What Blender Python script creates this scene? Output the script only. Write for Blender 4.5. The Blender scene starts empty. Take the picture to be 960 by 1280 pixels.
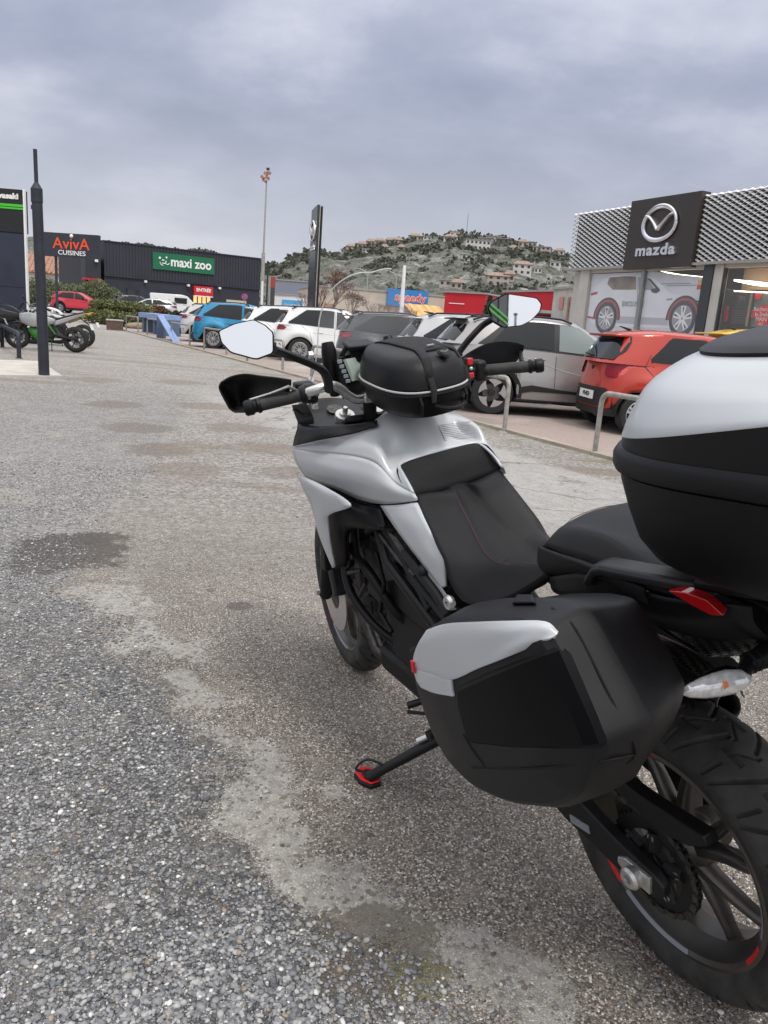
import bpy, math, random
import numpy as np
from mathutils import Vector, Matrix
from math import sin, cos, pi, radians, hypot, atan2, sqrt, tan
C = bpy.context.scene.collection
scene = bpy.context.scene
rnd = random.Random(7)

# ------------------------------------------------------------------ camera
CAM_H, PITCH, ROLL, FPX = 1.2891, radians(13.6565), 0.0745, 973.44
cam_data = bpy.data.cameras.new("camera"); cam = bpy.data.objects.new("camera", cam_data); C.objects.link(cam)
_u0 = Vector((0, sin(PITCH), cos(PITCH))); _r0 = Vector((1, 0, 0)); _f = Vector((0, cos(PITCH), -sin(PITCH)))
_u = _u0 * cos(ROLL) - _r0 * sin(ROLL); _r = _r0 * cos(ROLL) + _u0 * sin(ROLL)
cam.matrix_world = Matrix(((_r.x, _u.x, -_f.x, 0), (_r.y, _u.y, -_f.y, 0), (_r.z, _u.z, -_f.z, CAM_H), (0, 0, 0, 1)))
cam_data.sensor_fit = 'VERTICAL'; cam_data.sensor_height = 32; cam_data.lens = FPX / 1280 * 32
cam_data.clip_start = 0.05; cam_data.clip_end = 4000
scene.camera = cam
scene.view_settings.view_transform = 'Standard'; scene.view_settings.look = 'None'
scene.view_settings.exposure = 0.0; scene.view_settings.gamma = 1

# ------------------------------------------------------------------ light
SUN_EL, SUN_AZ = radians(58), radians(150)         # azimuth clockwise from +Y (the view): behind and to the right
world = bpy.data.worlds.new("World"); scene.world = world; world.use_nodes = True
def sky_world():
    nt = world.node_tree; nt.nodes.clear(); L = nt.links.new
    N = lambda t, **k: (lambda n: ([setattr(n, a, b) for a, b in k.items()], n)[1])(nt.nodes.new(t))
    out = N('ShaderNodeOutputWorld'); bg = N('ShaderNodeBackground'); L(bg.outputs[0], out.inputs[0])
    sky = N('ShaderNodeTexSky', sky_type='NISHITA', sun_disc=False, sun_elevation=SUN_EL, sun_rotation=SUN_AZ)
    tc = N('ShaderNodeTexCoord'); sep = N('ShaderNodeSeparateXYZ'); L(tc.outputs['Generated'], sep.inputs[0])
    def M(op, a, b=None, c=None):
        n = N('ShaderNodeMath', operation=op)
        for i, v in enumerate((a, b, c)):
            if v is None: continue
            if isinstance(v, (int, float)): n.inputs[i].default_value = v
            else: L(v, n.inputs[i])
        return n.outputs[0]
    z = M('MAXIMUM', sep.outputs['Z'], 0.0)
    zi = M('ADD', z, 0.30)
    cx, cy = M('DIVIDE', sep.outputs['X'], zi), M('DIVIDE', sep.outputs['Y'], zi)
    comb = N('ShaderNodeCombineXYZ'); L(cx, comb.inputs[0]); L(cy, comb.inputs[1])
    def noise(scale, det, off, sx=1.0, sy=1.0, rough=.55):
        mp = N('ShaderNodeMapping'); mp.inputs['Location'].default_value = off; mp.inputs['Scale'].default_value = (sx, sy, 1)
        L(comb.outputs[0], mp.inputs[0])
        n = N('ShaderNodeTexNoise'); n.inputs['Scale'].default_value = scale; n.inputs['Detail'].default_value = det
        n.inputs['Roughness'].default_value = rough; L(mp.outputs[0], n.inputs[0]); return n.outputs['Fac']
    big = noise(1.0, 3, (9.4, 0.4, 0), 1.0, 1.0, .45); mid = noise(3.2, 6, (6.6, 2.7, 0), 1., 1.1, .55)
    f = M('ADD', M('MULTIPLY', big, .62), M('MULTIPLY', mid, .38))
    ramp = N('ShaderNodeValToRGB'); L(f, ramp.inputs[0])
    e = ramp.color_ramp.elements
    e[0].position = .40; e[0].color = (.30, .345, .475, 1)
    e[1].position = .61; e[1].color = (.66, .68, .79, 1)
    m = e.new(.50); m.color = (.415, .455, .60, 1)
    # the cloud deck is pale towards the horizon and brightest overhead and behind the camera, where the sun stands
    hz = M('SMOOTH_MAX', M('SUBTRACT', 1.0, M('MULTIPLY', z, 3.6)), 0.0, .3)
    mix = N('ShaderNodeMix', data_type='RGBA'); L(M('MULTIPLY', hz, .9), mix.inputs['Factor']); L(ramp.outputs[0], mix.inputs[6]); mix.inputs[7].default_value = (.71, .71, .75, 1)
    back = M('ADD', M('MULTIPLY', sep.outputs['X'], sin(SUN_AZ)), M('MULTIPLY', sep.outputs['Y'], cos(SUN_AZ)))
    bk = N('ShaderNodeMapRange', interpolation_type='SMOOTHSTEP'); L(back, bk.inputs[0])
    bk.inputs[1].default_value = -.1; bk.inputs[2].default_value = .85; bk.inputs[3].default_value = 0; bk.inputs[4].default_value = .85
    zk = N('ShaderNodeMapRange', interpolation_type='SMOOTHSTEP'); L(z, zk.inputs[0]); zk.inputs[1].default_value = .22; zk.inputs[2].default_value = .95; zk.inputs[4].default_value = 1
    mixa = N('ShaderNodeMix', data_type='RGBA'); L(bk.outputs[0], mixa.inputs['Factor']); L(mix.outputs[2], mixa.inputs[6]); mixa.inputs[7].default_value = (1.02, 1.03, 1.08, 1)
    mixb = N('ShaderNodeMix', data_type='RGBA'); L(zk.outputs[0], mixb.inputs['Factor'])
    L(mixa.outputs[2], mixb.inputs[6]); mixb.inputs[7].default_value = (1.95, 1.95, 1.98, 1)
    add = N('ShaderNodeMix', data_type='RGBA', blend_type='ADD'); add.inputs['Factor'].default_value = 1
    sc = N('ShaderNodeMix', data_type='RGBA', blend_type='MULTIPLY'); sc.inputs['Factor'].default_value = 1
    L(sky.outputs[0], sc.inputs[6])
    L(mixb.outputs[2], add.inputs[6]); L(sc.outputs[2], add.inputs[7])
    # Background runs at 0.1 as a Nishita sky asks for; the cloud colours are scaled up to suit
    up = N('ShaderNodeMix', data_type='RGBA', blend_type='MULTIPLY'); up.inputs['Factor'].default_value = 1
    L(mixb.outputs[2], up.inputs[6]); up.inputs[7].default_value = (9.2, 9.2, 9.2, 1)
    L(up.outputs[2], add.inputs[6]); sc.inputs[7].default_value = (.08, .08, .08, 1)
    L(add.outputs[2], bg.inputs[0]); bg.inputs[1].default_value = .1
sky_world()
sun_d = bpy.data.lights.new("sun", 'SUN'); sun_d.energy = 1.5; sun_d.angle = radians(10); sun_d.color = (1, .96, .9)
sun = bpy.data.objects.new("sun", sun_d); C.objects.link(sun)
_sd = Vector((sin(SUN_AZ) * cos(SUN_EL), cos(SUN_AZ) * cos(SUN_EL), sin(SUN_EL)))
sun.rotation_euler = _sd.to_track_quat('Z', 'Y').to_euler()

# ------------------------------------------------------------------ materials
MATS = {}
def mat(name, col=(.5, .5, .5), rough=.5, metal=0., var=0., vscale=20., bump=0., bscale=200., coat=0., spec=.5, emit=0., alpha=1., trans=0., ior=1.45, dirt=None):
    if name in MATS: return MATS[name]
    m = bpy.data.materials.new(name); m.use_nodes = True; nt = m.node_tree; p = nt.nodes['Principled BSDF']; L = nt.links.new
    p.inputs['Base Color'].default_value = (*col, 1); p.inputs['Roughness'].default_value = rough; p.inputs['Metallic'].default_value = metal
    p.inputs['Coat Weight'].default_value = coat; p.inputs['Specular IOR Level'].default_value = spec; p.inputs['IOR'].default_value = ior
    p.inputs['Transmission Weight'].default_value = trans; p.inputs['Alpha'].default_value = alpha
    if emit: p.inputs['Emission Color'].default_value = (*col, 1); p.inputs['Emission Strength'].default_value = emit
    tc = nt.nodes.new('ShaderNodeTexCoord')
    if var or dirt:
        n = nt.nodes.new('ShaderNodeTexNoise'); n.inputs['Scale'].default_value = vscale; n.inputs['Detail'].default_value = 5; L(tc.outputs['Object'], n.inputs[0])
        r = nt.nodes.new('ShaderNodeMapRange'); L(n.outputs['Fac'], r.inputs[0]); r.inputs[1].default_value = .3; r.inputs[2].default_value = .7
        mx = nt.nodes.new('ShaderNodeMix'); mx.data_type = 'RGBA'; L(r.outputs[0], mx.inputs[0])
        d = dirt or tuple(c * (1 + var) for c in col)
        mx.inputs[6].default_value = (*[c * (1 - var) for c in col], 1); mx.inputs[7].default_value = (*d, 1)
        L(mx.outputs[2], p.inputs['Base Color'])
        rr = nt.nodes.new('ShaderNodeMapRange'); L(n.outputs['Fac'], rr.inputs[0]); rr.inputs[3].default_value = max(0, rough - .08); rr.inputs[4].default_value = min(1, rough + .08)
        L(rr.outputs[0], p.inputs['Roughness'])
    if bump:
        n = nt.nodes.new('ShaderNodeTexNoise'); n.inputs['Scale'].default_value = bscale; n.inputs['Detail'].default_value = 3; L(tc.outputs['Object'], n.inputs[0])
        b = nt.nodes.new('ShaderNodeBump'); b.inputs['Strength'].default_value = bump; b.inputs['Distance'].default_value = .004; L(n.outputs['Fac'], b.inputs['Height'])
        L(b.outputs[0], p.inputs['Normal'])
    MATS[name] = m; return m

# ------------------------------------------------------------------ mesh helpers
def V(p): return Vector(p)
class MB:
    def __init__(s): s.v = []; s.f = []
    def add(s, vs, fs):
        o = len(s.v); s.v += [tuple(v) for v in vs]; s.f += [tuple(i + o for i in f) for f in fs]; return s
    def box(s, c, d, rot=None):
        M = rot or Matrix.Identity(3); c = V(c)
        vs = [c + M @ V((x * d[0] / 2, y * d[1] / 2, z * d[2] / 2)) for x in (-1, 1) for y in (-1, 1) for z in (-1, 1)]
        return s.add(vs, [(0, 1, 3, 2), (4, 6, 7, 5), (0, 4, 5, 1), (2, 3, 7, 6), (0, 2, 6, 4), (1, 5, 7, 3)])
    def tube(s, pts, r, n=10, caps=True, flat=None):
        pts = [V(p) for p in pts]; k = len(pts); R = r if isinstance(r, (list, tuple)) else [r] * k
        T = [(pts[min(i + 1, k - 1)] - pts[max(i - 1, 0)]).normalized() for i in range(k)]
        a = V((0, 0, 1)) if abs(T[0].z) < .9 else V((1, 0, 0)); nrm = (a - T[0] * a.dot(T[0])).normalized(); vs = []
        for i in range(k):
            nrm = (nrm - T[i] * nrm.dot(T[i])).normalized(); b = T[i].cross(nrm)
            for j in range(n):
                t = 2 * pi * j / n; vs.append(pts[i] + (nrm * cos(t) * (flat or 1) + b * sin(t)) * R[i])
        fs = [(i * n + j, i * n + (j + 1) % n, (i + 1) * n + (j + 1) % n, (i + 1) * n + j) for i in range(k - 1) for j in range(n)]
        if caps: fs += [tuple(reversed(range(n))), tuple(range((k - 1) * n, k * n))]
        return s.add(vs, fs)
    def lathe(s, prof, o=(0, 0, 0), ax=(0, 1, 0), n=48, closed=False):
        o = V(o); ax = V(ax).normalized(); a = V((0, 0, 1)) if abs(ax.z) < .9 else V((1, 0, 0)); e1 = (a - ax * a.dot(ax)).normalized(); e2 = ax.cross(e1)
        vs = [o + ax * h + (e1 * cos(2 * pi * j / n) + e2 * sin(2 * pi * j / n)) * r for (r, h) in prof for j in range(n)]
        k = len(prof); rng = k if closed else k - 1
        fs = [(i * n + j, i * n + (j + 1) % n, ((i + 1) % k) * n + (j + 1) % n, ((i + 1) % k) * n + j) for i in range(rng) for j in range(n)]
        return s.add(vs, fs)
    def prism(s, poly, fn0, fn1):
        """poly of 2D points; fn0/fn1 map a 2D point to 3D for the two faces"""
        k = len(poly); vs = [fn0(*p) for p in poly] + [fn1(*p) for p in poly]
        return s.add(vs, [tuple(range(k)), tuple(reversed(range(k, 2 * k)))] + [(i, i + k, (i + 1) % k + k, (i + 1) % k) for i in range(k)])
    def loft(s, secs, closed=True, caps=True):
        n = len(secs[0]); vs = [p for q in secs for p in q]; m = n if closed else n - 1
        fs = [(i * n + j, i * n + (j + 1) % n, (i + 1) * n + (j + 1) % n, (i + 1) * n + j) for i in range(len(secs) - 1) for j in range(m)]
        if caps: fs += [tuple(reversed(range(n))), tuple(range((len(secs) - 1) * n, len(secs) * n))]
        return s.add(vs, fs)
    def ball(s, c, r, n=10, m=7):
        c = V(c); R = r if isinstance(r, (tuple, list)) else (r, r, r)
        prof = [(sin(pi * i / m), -cos(pi * i / m)) for i in range(m + 1)]
        vs = [c + V((max(a, .001) * cos(2 * pi * j / n) * R[0], max(a, .001) * sin(2 * pi * j / n) * R[1], h * R[2])) for a, h in prof for j in range(n)]
        return s.add(vs, [(i * n + j, i * n + (j + 1) % n, (i + 1) * n + (j + 1) % n, (i + 1) * n + j) for i in range(m) for j in range(n)])
    def mesh(s, name, m=None, smooth=35, fixn=True):
        me = bpy.data.meshes.new(name); me.from_pydata([tuple(v) for v in s.v], [], s.f)
        if fixn:
            import bmesh
            b = bmesh.new(); b.from_mesh(me); bmesh.ops.recalc_face_normals(b, faces=b.faces); b.to_mesh(me); b.free()
        if smooth:
            me.shade_smooth(); me.set_sharp_from_angle(angle=radians(smooth))
        if m: me.materials.append(m)
        return me
    def build(s, name, m, parent=None, smooth=35, bevel=0, solid=0, fixn=True, **tags):
        o = bpy.data.objects.new(name, s.mesh(name, m, smooth, fixn)); C.objects.link(o)
        if parent: o.parent = parent
        if solid:
            k = o.modifiers.new('solid', 'SOLIDIFY'); k.thickness = solid; k.offset = -1
        if bevel:
            k = o.modifiers.new('bevel', 'BEVEL'); k.width = bevel; k.segments = 2; k.limit_method = 'ANGLE'; k.angle_limit = radians(40)
        for a, b in tags.items(): o[a] = b
        return o
def tag(o, label=None, cat=None, group=None, kind=None):
    for k, v in (('label', label), ('category', cat), ('group', group), ('kind', kind)):
        if v: o[k] = v
    return o
def empty(name, loc=(0, 0, 0), rz=0, label=None, cat=None, group=None):
    o = bpy.data.objects.new(name, None); o.empty_display_size = .2; C.objects.link(o); o.location = loc; o.rotation_euler = (0, 0, rz)
    return tag(o, label, cat, group)
def dup(o, parent=None):
    c = o.copy(); C.objects.link(c)
    if parent: c.parent = parent
    for ch in o.children: dup(ch, c)
    return c
def crom(P, n):
    """Catmull-Rom resample of a list of points, n per span"""
    P = [V(p) for p in P]; out = []
    for i in range(len(P) - 1):
        a = P[i - 1] if i else P[0] * 2 - P[1]; b, c = P[i], P[i + 1]; d = P[i + 2] if i + 2 < len(P) else P[-1] * 2 - P[-2]
        for j in range(n):
            t = j / n; out.append(.5 * ((2 * b) + (c - a) * t + (2 * a - 5 * b + 4 * c - d) * t * t + (3 * b - a - 3 * c + d) * t ** 3))
    out.append(P[-1]); return out
def surf(rows, nu=4, nv=4, mirror=False, mb=None):
    """smooth sheet through rows of points; mirror: rows run from the left edge to y=0 and are mirrored"""
    if mirror: rows = [[tuple(p) for p in r] + [(p[0], -p[1], p[2]) for p in reversed(r[:-1])] for r in rows]
    R = [crom(r, nv) for r in rows]; cols = [crom([r[j] for r in R], nu) for j in range(len(R[0]))]
    mb = mb or MB(); n = len(cols[0]); mb.loft([c for c in cols], closed=False, caps=False); return mb
def sup(t, n):
    c, s_ = cos(t), sin(t); return (math.copysign(abs(c) ** (2 / n), c), math.copysign(abs(s_) ** (2 / n), s_))
def text_mesh(body, size, extr=.01, sx=1., font_bold=0.0, align='CENTER', space=1.):
    cu = bpy.data.curves.new('lettering', 'FONT'); cu.body = body; cu.size = size; cu.extrude = extr; cu.align_x = align; cu.align_y = 'CENTER'; cu.offset = font_bold; cu.space_character = space
    cu.resolution_u = 3
    o = bpy.data.objects.new('tmp', cu); C.objects.link(o); dg = bpy.context.evaluated_depsgraph_get()
    me = bpy.data.meshes.new_from_object(o.evaluated_get(dg)); bpy.data.objects.remove(o); bpy.data.curves.remove(cu)
    if sx != 1:
        for v in me.vertices: v.co.x *= sx
    return me
def put_text(body, size, origin, xdir, up, m, parent=None, name='lettering', extr=.01, sx=1., bold=0., align='CENTER', space=1., **tags):
    """flat lettering standing on a face: origin = centre, xdir = reading direction, up = up"""
    me = text_mesh(body, size, extr, sx, bold, align, space); me.name = name; me.materials.clear(); me.materials.append(m)
    o = bpy.data.objects.new(name, me); C.objects.link(o); x = V(xdir).normalized(); u = V(up).normalized(); z = x.cross(u)
    o.matrix_world = Matrix(((x.x, u.x, z.x, origin[0]), (x.y, u.y, z.y, origin[1]), (x.z, u.z, z.z, origin[2]), (0, 0, 0, 1)))
    if parent: o.parent = parent
    for a, b in tags.items(): o[a] = b
    return o

# ================================================================== the ground
def ss(t): t = max(0., min(1., t)); return t * t * (3 - 2 * t)
def gz(x, y):
    """gentle rise of the lot behind the hedges, to the far left"""
    return .40 * ss((y - 36) / 30) * ss((-x + 2) / 14)
def nodes(m):
    nt = m.node_tree; L = nt.links.new
    class K: pass
    k = K(); k.nt = nt; k.L = L; k.p = nt.nodes['Principled BSDF']; k.pos = nt.nodes.new('ShaderNodeTexCoord').outputs['Object']
    def setv(s, v):
        if isinstance(v, (int, float)): s.default_value = v
        elif isinstance(v, tuple): s.default_value = (*v, 1) if len(v) == 3 and s.type == 'RGBA' else v
        else: L(v, s)
    def M(op, a, b=0., c=0.):
        n = nt.nodes.new('ShaderNodeMath'); n.operation = op
        for i, v in enumerate((a, b, c)): setv(n.inputs[i], v)
        return n.outputs[0]
    def mix(f, a, b, mode='MIX'):
        n = nt.nodes.new('ShaderNodeMix'); n.data_type = 'RGBA'; n.blend_type = mode; setv(n.inputs[0], f); setv(n.inputs[6], a); setv(n.inputs[7], b); return n.outputs[2]
    def noise(scale, det=4, rough=.55, vec=None, off=None, sc=None, dist=0.):
        n = nt.nodes.new('ShaderNodeTexNoise'); n.inputs['Scale'].default_value = scale; n.inputs['Detail'].default_value = det; n.inputs['Roughness'].default_value = rough; n.inputs['Distortion'].default_value = dist
        v = vec or k.pos
        if off or sc:
            mp = nt.nodes.new('ShaderNodeMapping'); L(v, mp.inputs[0])
            if off: mp.inputs['Rotation'].default_value = (0, 0, off)
            if sc: mp.inputs['Scale'].default_value = sc
            v = mp.outputs[0]
        L(v, n.inputs[0]); return n.outputs['Fac']
    def vor(scale, feature='F1', vec=None):
        n = nt.nodes.new('ShaderNodeTexVoronoi'); n.feature = feature; n.inputs['Scale'].default_value = scale; L(vec or k.pos, n.inputs[0]); return n.outputs
    def step(v, a, b):
        n = nt.nodes.new('ShaderNodeMapRange'); n.interpolation_type = 'SMOOTHSTEP'; setv(n.inputs[0], v); n.inputs[1].default_value = a; n.inputs[2].default_value = b; return n.outputs[0]
    def ramp(v, stops):
        n = nt.nodes.new('ShaderNodeValToRGB'); setv(n.inputs[0], v); e = n.color_ramp.elements
        e[0].position = stops[0][0]; e[0].color = (*stops[0][1], 1); e[1].position = stops[-1][0]; e[1].color = (*stops[-1][1], 1)
        for p, c in stops[1:-1]: q = e.new(p); q.color = (*c, 1)
        return n.outputs[0]
    k.M, k.mix, k.noise, k.vor, k.step, k.ramp, k.setv = M, mix, noise, vor, step, ramp, setv
    s = nt.nodes.new('ShaderNodeSeparateXYZ'); L(k.pos, s.inputs[0]); k.x, k.y, k.z = s.outputs
    return k
def spot(k, x, y, r, warp=None):
    """soft round mask about (x, y), its edge broken by noise"""
    d = k.M('SQRT', k.M('ADD', k.M('POWER', k.M('SUBTRACT', k.x, x), 2.), k.M('POWER', k.M('SUBTRACT', k.y, y), 2.)))
    w2 = k.noise(14, 5, .75); return k.step(k.M('ADD', k.M('ADD', k.M('DIVIDE', d, r), k.M('MULTIPLY', warp, 1.6)), k.M('MULTIPLY', w2, 1.1)), 2.5, 2.0)
EDGE = [(-3.265, 13.949, 0), (-2.388, 8.802, 0), (-1.866, 6.069, 0), (-1.741, 4.755, 0), (-1.536, 3.922, 0), (-1.318, 3.34, 0), (-0.971, 2.852, 0), (-0.66, 2.368, 0), (-0.476, 2.007, 0), (-0.306, 1.735, 0), (-0.166, 1.547, 0), (-0.037, 1.436, 0), (0.153, 1.366, 0), (0.171, 1.214, 0)]
def edge_x(y):
    for (x0, y0, _), (x1, y1, _) in zip(EDGE, EDGE[1:]):
        if y1 <= y <= y0: return x1 + (x0 - x1) * (y - y1) / (y0 - y1)
    return EDGE[0][0] if y > EDGE[0][1] else EDGE[-1][0]
gm = mat('gravel_and_asphalt', (.2, .2, .2), .85)
k = nodes(gm)
wn = k.noise(2.2, 5, .6); wn2 = k.noise(.55, 4, .6); wf = k.noise(9, 4, .65)
# distance across the ragged border between loose gravel (left) and worn asphalt (right)
fc_ = k.nt.nodes.new('ShaderNodeFloatCurve'); mp_ = fc_.mapping; cv = mp_.curves[0]
pts_ = sorted([(y, x) for x, y, _ in EDGE]); lo_y, hi_y = 0., 6.
for i, (yy, xx) in enumerate([(0.2, .15)] + pts_):
    u, v = yy / 16., (xx + 8) / 16.
    if i < 2: cv.points[i].location = (u, v)
    else: cv.points.new(u, v)
mp_.update(); fc_.inputs[0].default_value = 1; k.L(k.M('DIVIDE', k.y, 16.), fc_.inputs[1])
ex_ = k.M('SUBTRACT', k.M('MULTIPLY', fc_.outputs[0], 16.), 8.)
dx = k.M('ADD', k.M('SUBTRACT', k.x, ex_), k.M('MULTIPLY', k.M('SUBTRACT', wn, .5), 1.1))
grav0 = k.M('MULTIPLY', k.step(dx, .10, -.22), k.step(k.y, 14., 8.))
v1 = k.vor(95); v1b = k.vor(95, 'DISTANCE_TO_EDGE'); v2 = k.vor(210); v2b = k.vor(210, 'DISTANCE_TO_EDGE'); v3 = k.vor(430)
sepc = lambda c: (lambda n: (k.L(c, n.inputs[0]), n.outputs)[1])(k.nt.nodes.new('ShaderNodeSeparateColor'))
g1 = k.ramp(sepc(v1['Color'])[0], [(0, (.085, .084, .087)), (.35, (.165, .165, .167)), (.7, (.27, .266, .258)), (.9, (.40, .39, .375)), (1, (.65, .64, .61))])
g1 = k.mix(k.step(v1b['Distance'], .055, .0), g1, (.05, .047, .043)); g1 = k.mix(k.M('MULTIPLY', k.step(k.noise(1.7, 6, .7), .50, .64), .75), g1, k.mix(k.step(k.noise(60, 3, .7), .35, .6), (.20, .185, .165), (.36, .34, .31)))
a1 = k.ramp(sepc(v2['Color'])[1], [(0, (.065, .053, .044)), (.35, (.18, .155, .131)), (.7, (.315, .282, .246)), (.88, (.44, .41, .375)), (1, (.74, .71, .67))])
a1 = k.mix(k.step(v2b['Distance'], .06, .0), a1, (.07, .062, .055))
a2 = k.ramp(sepc(v3['Color'])[2], [(0, (.115, .098, .083)), (.5, (.205, .18, .153)), (1, (.45, .42, .38))])
asph = k.mix(k.M('MULTIPLY', k.step(wf, .50, .72), .7), a1, a2)
asph = k.mix(k.M('MULTIPLY', k.step(wn2, .40, .64), .55), asph, k.mix(1., asph, (1.55, 1.50, 1.42), 'MULTIPLY'))
# farther out the lot is paler and drier, streaked by tyre tracks and brown dirt running across the view
far = k.step(k.y, 2.4, 6.5)
st1 = k.noise(.55, 5, .62, off=radians(58), sc=(.35, 2.4, 1)); st2 = k.noise(1.6, 4, .6, off=radians(64), sc=(.22, 2.0, 1))
grain = k.ramp(sepc(k.vor(38)['Color'])[0], [(0, (.11, .10, .09)), (.5, (.29, .268, .243)), (1, (.58, .555, .515))])
fine = k.mix(.5, grain, k.ramp(sepc(v1['Color'])[1], [(0, (.14, .13, .12)), (.6, (.32, .30, .275)), (1, (.62, .59, .55))]))
col_far = k.mix(k.M('MULTIPLY', k.step(st1, .50, .66), .60), fine, (.200, .155, .115))
col_far = k.mix(k.M('MULTIPLY', k.step(st2, .54, .72), .45), col_far, (.44, .42, .39))
asph = k.mix(far, asph, col_far)
# pale cement skin along the border and towards the kerb
cem = k.M('MULTIPLY', k.M('MULTIPLY', k.step(dx, -.10, .10), k.step(dx, .36, .16)), k.step(k.noise(3.1, 6, .72), .38, .50))
cem = k.M('MULTIPLY', cem, k.step(k.y, 3.9, 3.2)); cell = sepc(v1['Color'])[1]; cell2 = sepc(v2['Color'])[0]
cem = k.step(k.M('ADD', cem, k.M('MULTIPLY', k.M('SUBTRACT', k.M('MULTIPLY', k.M('ADD', cell, cell2), .5), .5), 1.0)), .34, .62)
cemcol = k.mix(k.step(k.noise(26, 5, .7), .40, .66), (.53, .51, .47), (.33, .31, .285)); cemcol = k.mix(k.M('MULTIPLY', k.step(v1['Distance'], .0055, .0035), k.step(sepc(v1['Color'])[2], .50, .56)), cemcol, (.11, .11, .115))
grav = k.step(k.M('ADD', grav0, k.M('MULTIPLY', k.M('SUBTRACT', cell, .5), .7)), .32, .55)
asph = k.mix(k.M('MULTIPLY', cem, .62), asph, cemcol)
# broken concrete strip beside the kerb (right of the motorcycle)
kd = k.M('ADD', k.M('ADD', k.M('MULTIPLY', k.M('SUBTRACT', k.x, 1.5), .8576), k.M('MULTIPLY', k.M('SUBTRACT', k.y, 10.27), .5143)), k.M('MULTIPLY', k.M('SUBTRACT', wn2, .5), .9))
strip = k.M('MULTIPLY', k.step(kd, -3.3, -2.7), k.step(kd, -.95, -1.15))
strip = k.M('MULTIPLY', strip, k.step(k.noise(.8, 5, .7, off=.3), .36, .40))
wv = k.nt.nodes.new('ShaderNodeVectorMath'); wv.operation = 'ADD'; nz_ = k.nt.nodes.new('ShaderNodeTexNoise'); nz_.inputs['Scale'].default_value = 1.3; nz_.inputs['Detail'].default_value = 6; k.L(k.pos, nz_.inputs[0]); k.L(k.pos, wv.inputs[0]); k.L(nz_.outputs['Color'], wv.inputs[1])
crk = k.vor(.75, 'DISTANCE_TO_EDGE', wv.outputs[0])['Distance']
stc = k.mix(k.step(wf, .35, .7), (.40, .395, .375), (.50, .485, .45)); stc = k.mix(k.step(crk, .022, .0), stc, (.20, .18, .16))
asph = k.mix(k.M('MULTIPLY', k.M('MULTIPLY', strip, k.step(k.y, 14., 11.)), .82), asph, stc)
moss = k.M('MULTIPLY', k.M('MULTIPLY', k.step(kd, -.75, -.35), k.step(kd, .35, .05)), k.step(wn, .53, .66))
asph = k.mix(k.M('MULTIPLY', moss, .55), asph, (.19, .19, .07))
g1 = k.mix(k.step(k.y, 1.8, 5.0), g1, k.mix(.45, k.mix(1., g1, (1.75, 1.73, 1.70), 'MULTIPLY'), k.mix(1., fine, (1.08, 1.10, 1.14), 'MULTIPLY')))
col = k.mix(k.M('MULTIPLY', grav, k.M('SUBTRACT', 1., k.M('MULTIPLY', k.step(k.y, 5., 13.), .45))), asph, g1)
# damp hollows
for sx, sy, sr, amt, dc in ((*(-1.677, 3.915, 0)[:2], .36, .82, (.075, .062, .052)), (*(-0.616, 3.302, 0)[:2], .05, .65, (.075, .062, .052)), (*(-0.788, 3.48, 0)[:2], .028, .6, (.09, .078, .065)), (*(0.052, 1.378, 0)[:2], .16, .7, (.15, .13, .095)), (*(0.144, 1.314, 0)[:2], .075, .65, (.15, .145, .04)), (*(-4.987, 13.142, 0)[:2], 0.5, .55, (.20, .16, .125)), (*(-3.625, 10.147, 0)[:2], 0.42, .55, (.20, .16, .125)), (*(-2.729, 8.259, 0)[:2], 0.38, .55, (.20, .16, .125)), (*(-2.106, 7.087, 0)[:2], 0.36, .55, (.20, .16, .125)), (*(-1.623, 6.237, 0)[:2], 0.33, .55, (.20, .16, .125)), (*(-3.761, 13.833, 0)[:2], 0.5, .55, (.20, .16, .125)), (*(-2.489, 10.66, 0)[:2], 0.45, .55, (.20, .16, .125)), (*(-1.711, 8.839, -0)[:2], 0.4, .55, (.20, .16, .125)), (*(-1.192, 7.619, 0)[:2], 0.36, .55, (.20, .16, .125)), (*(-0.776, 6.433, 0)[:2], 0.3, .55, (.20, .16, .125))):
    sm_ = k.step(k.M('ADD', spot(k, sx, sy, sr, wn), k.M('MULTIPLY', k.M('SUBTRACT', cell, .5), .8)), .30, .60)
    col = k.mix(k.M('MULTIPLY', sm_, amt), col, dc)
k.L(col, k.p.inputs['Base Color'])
h = k.M('ADD', k.M('MULTIPLY', k.step(v1b['Distance'], 0., .25), k.M('ADD', k.M('MULTIPLY', grav, .9), .15)), k.M('ADD', k.M('MULTIPLY', k.step(v2b['Distance'], 0., .22), .35), k.M('MULTIPLY', wf, .6)))
b = k.nt.nodes.new('ShaderNodeBump'); b.inputs['Strength'].default_value = .9; b.inputs['Distance'].default_value = .006; k.L(h, b.inputs['Height']); k.L(b.outputs[0], k.p.inputs['Normal'])

xs = sorted(set([-900, -500, -300, -160, -100] + list(range(-70, 71, 7)) + [100, 160, 300, 500, 900])); ys = sorted(set([-600, -200, -60, -20] + list(range(0, 92, 4)) + [110, 150, 230, 400, 700, 1300]))
mb = MB(); mb.add([(x, y, gz(x, y)) for y in ys for x in xs], [(j * len(xs) + i, j * len(xs) + i + 1, (j + 1) * len(xs) + i + 1, (j + 1) * len(xs) + i) for j in range(len(ys) - 1) for i in range(len(xs) - 1)])
mb.build('ground', gm, kind='structure', smooth=60)
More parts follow.
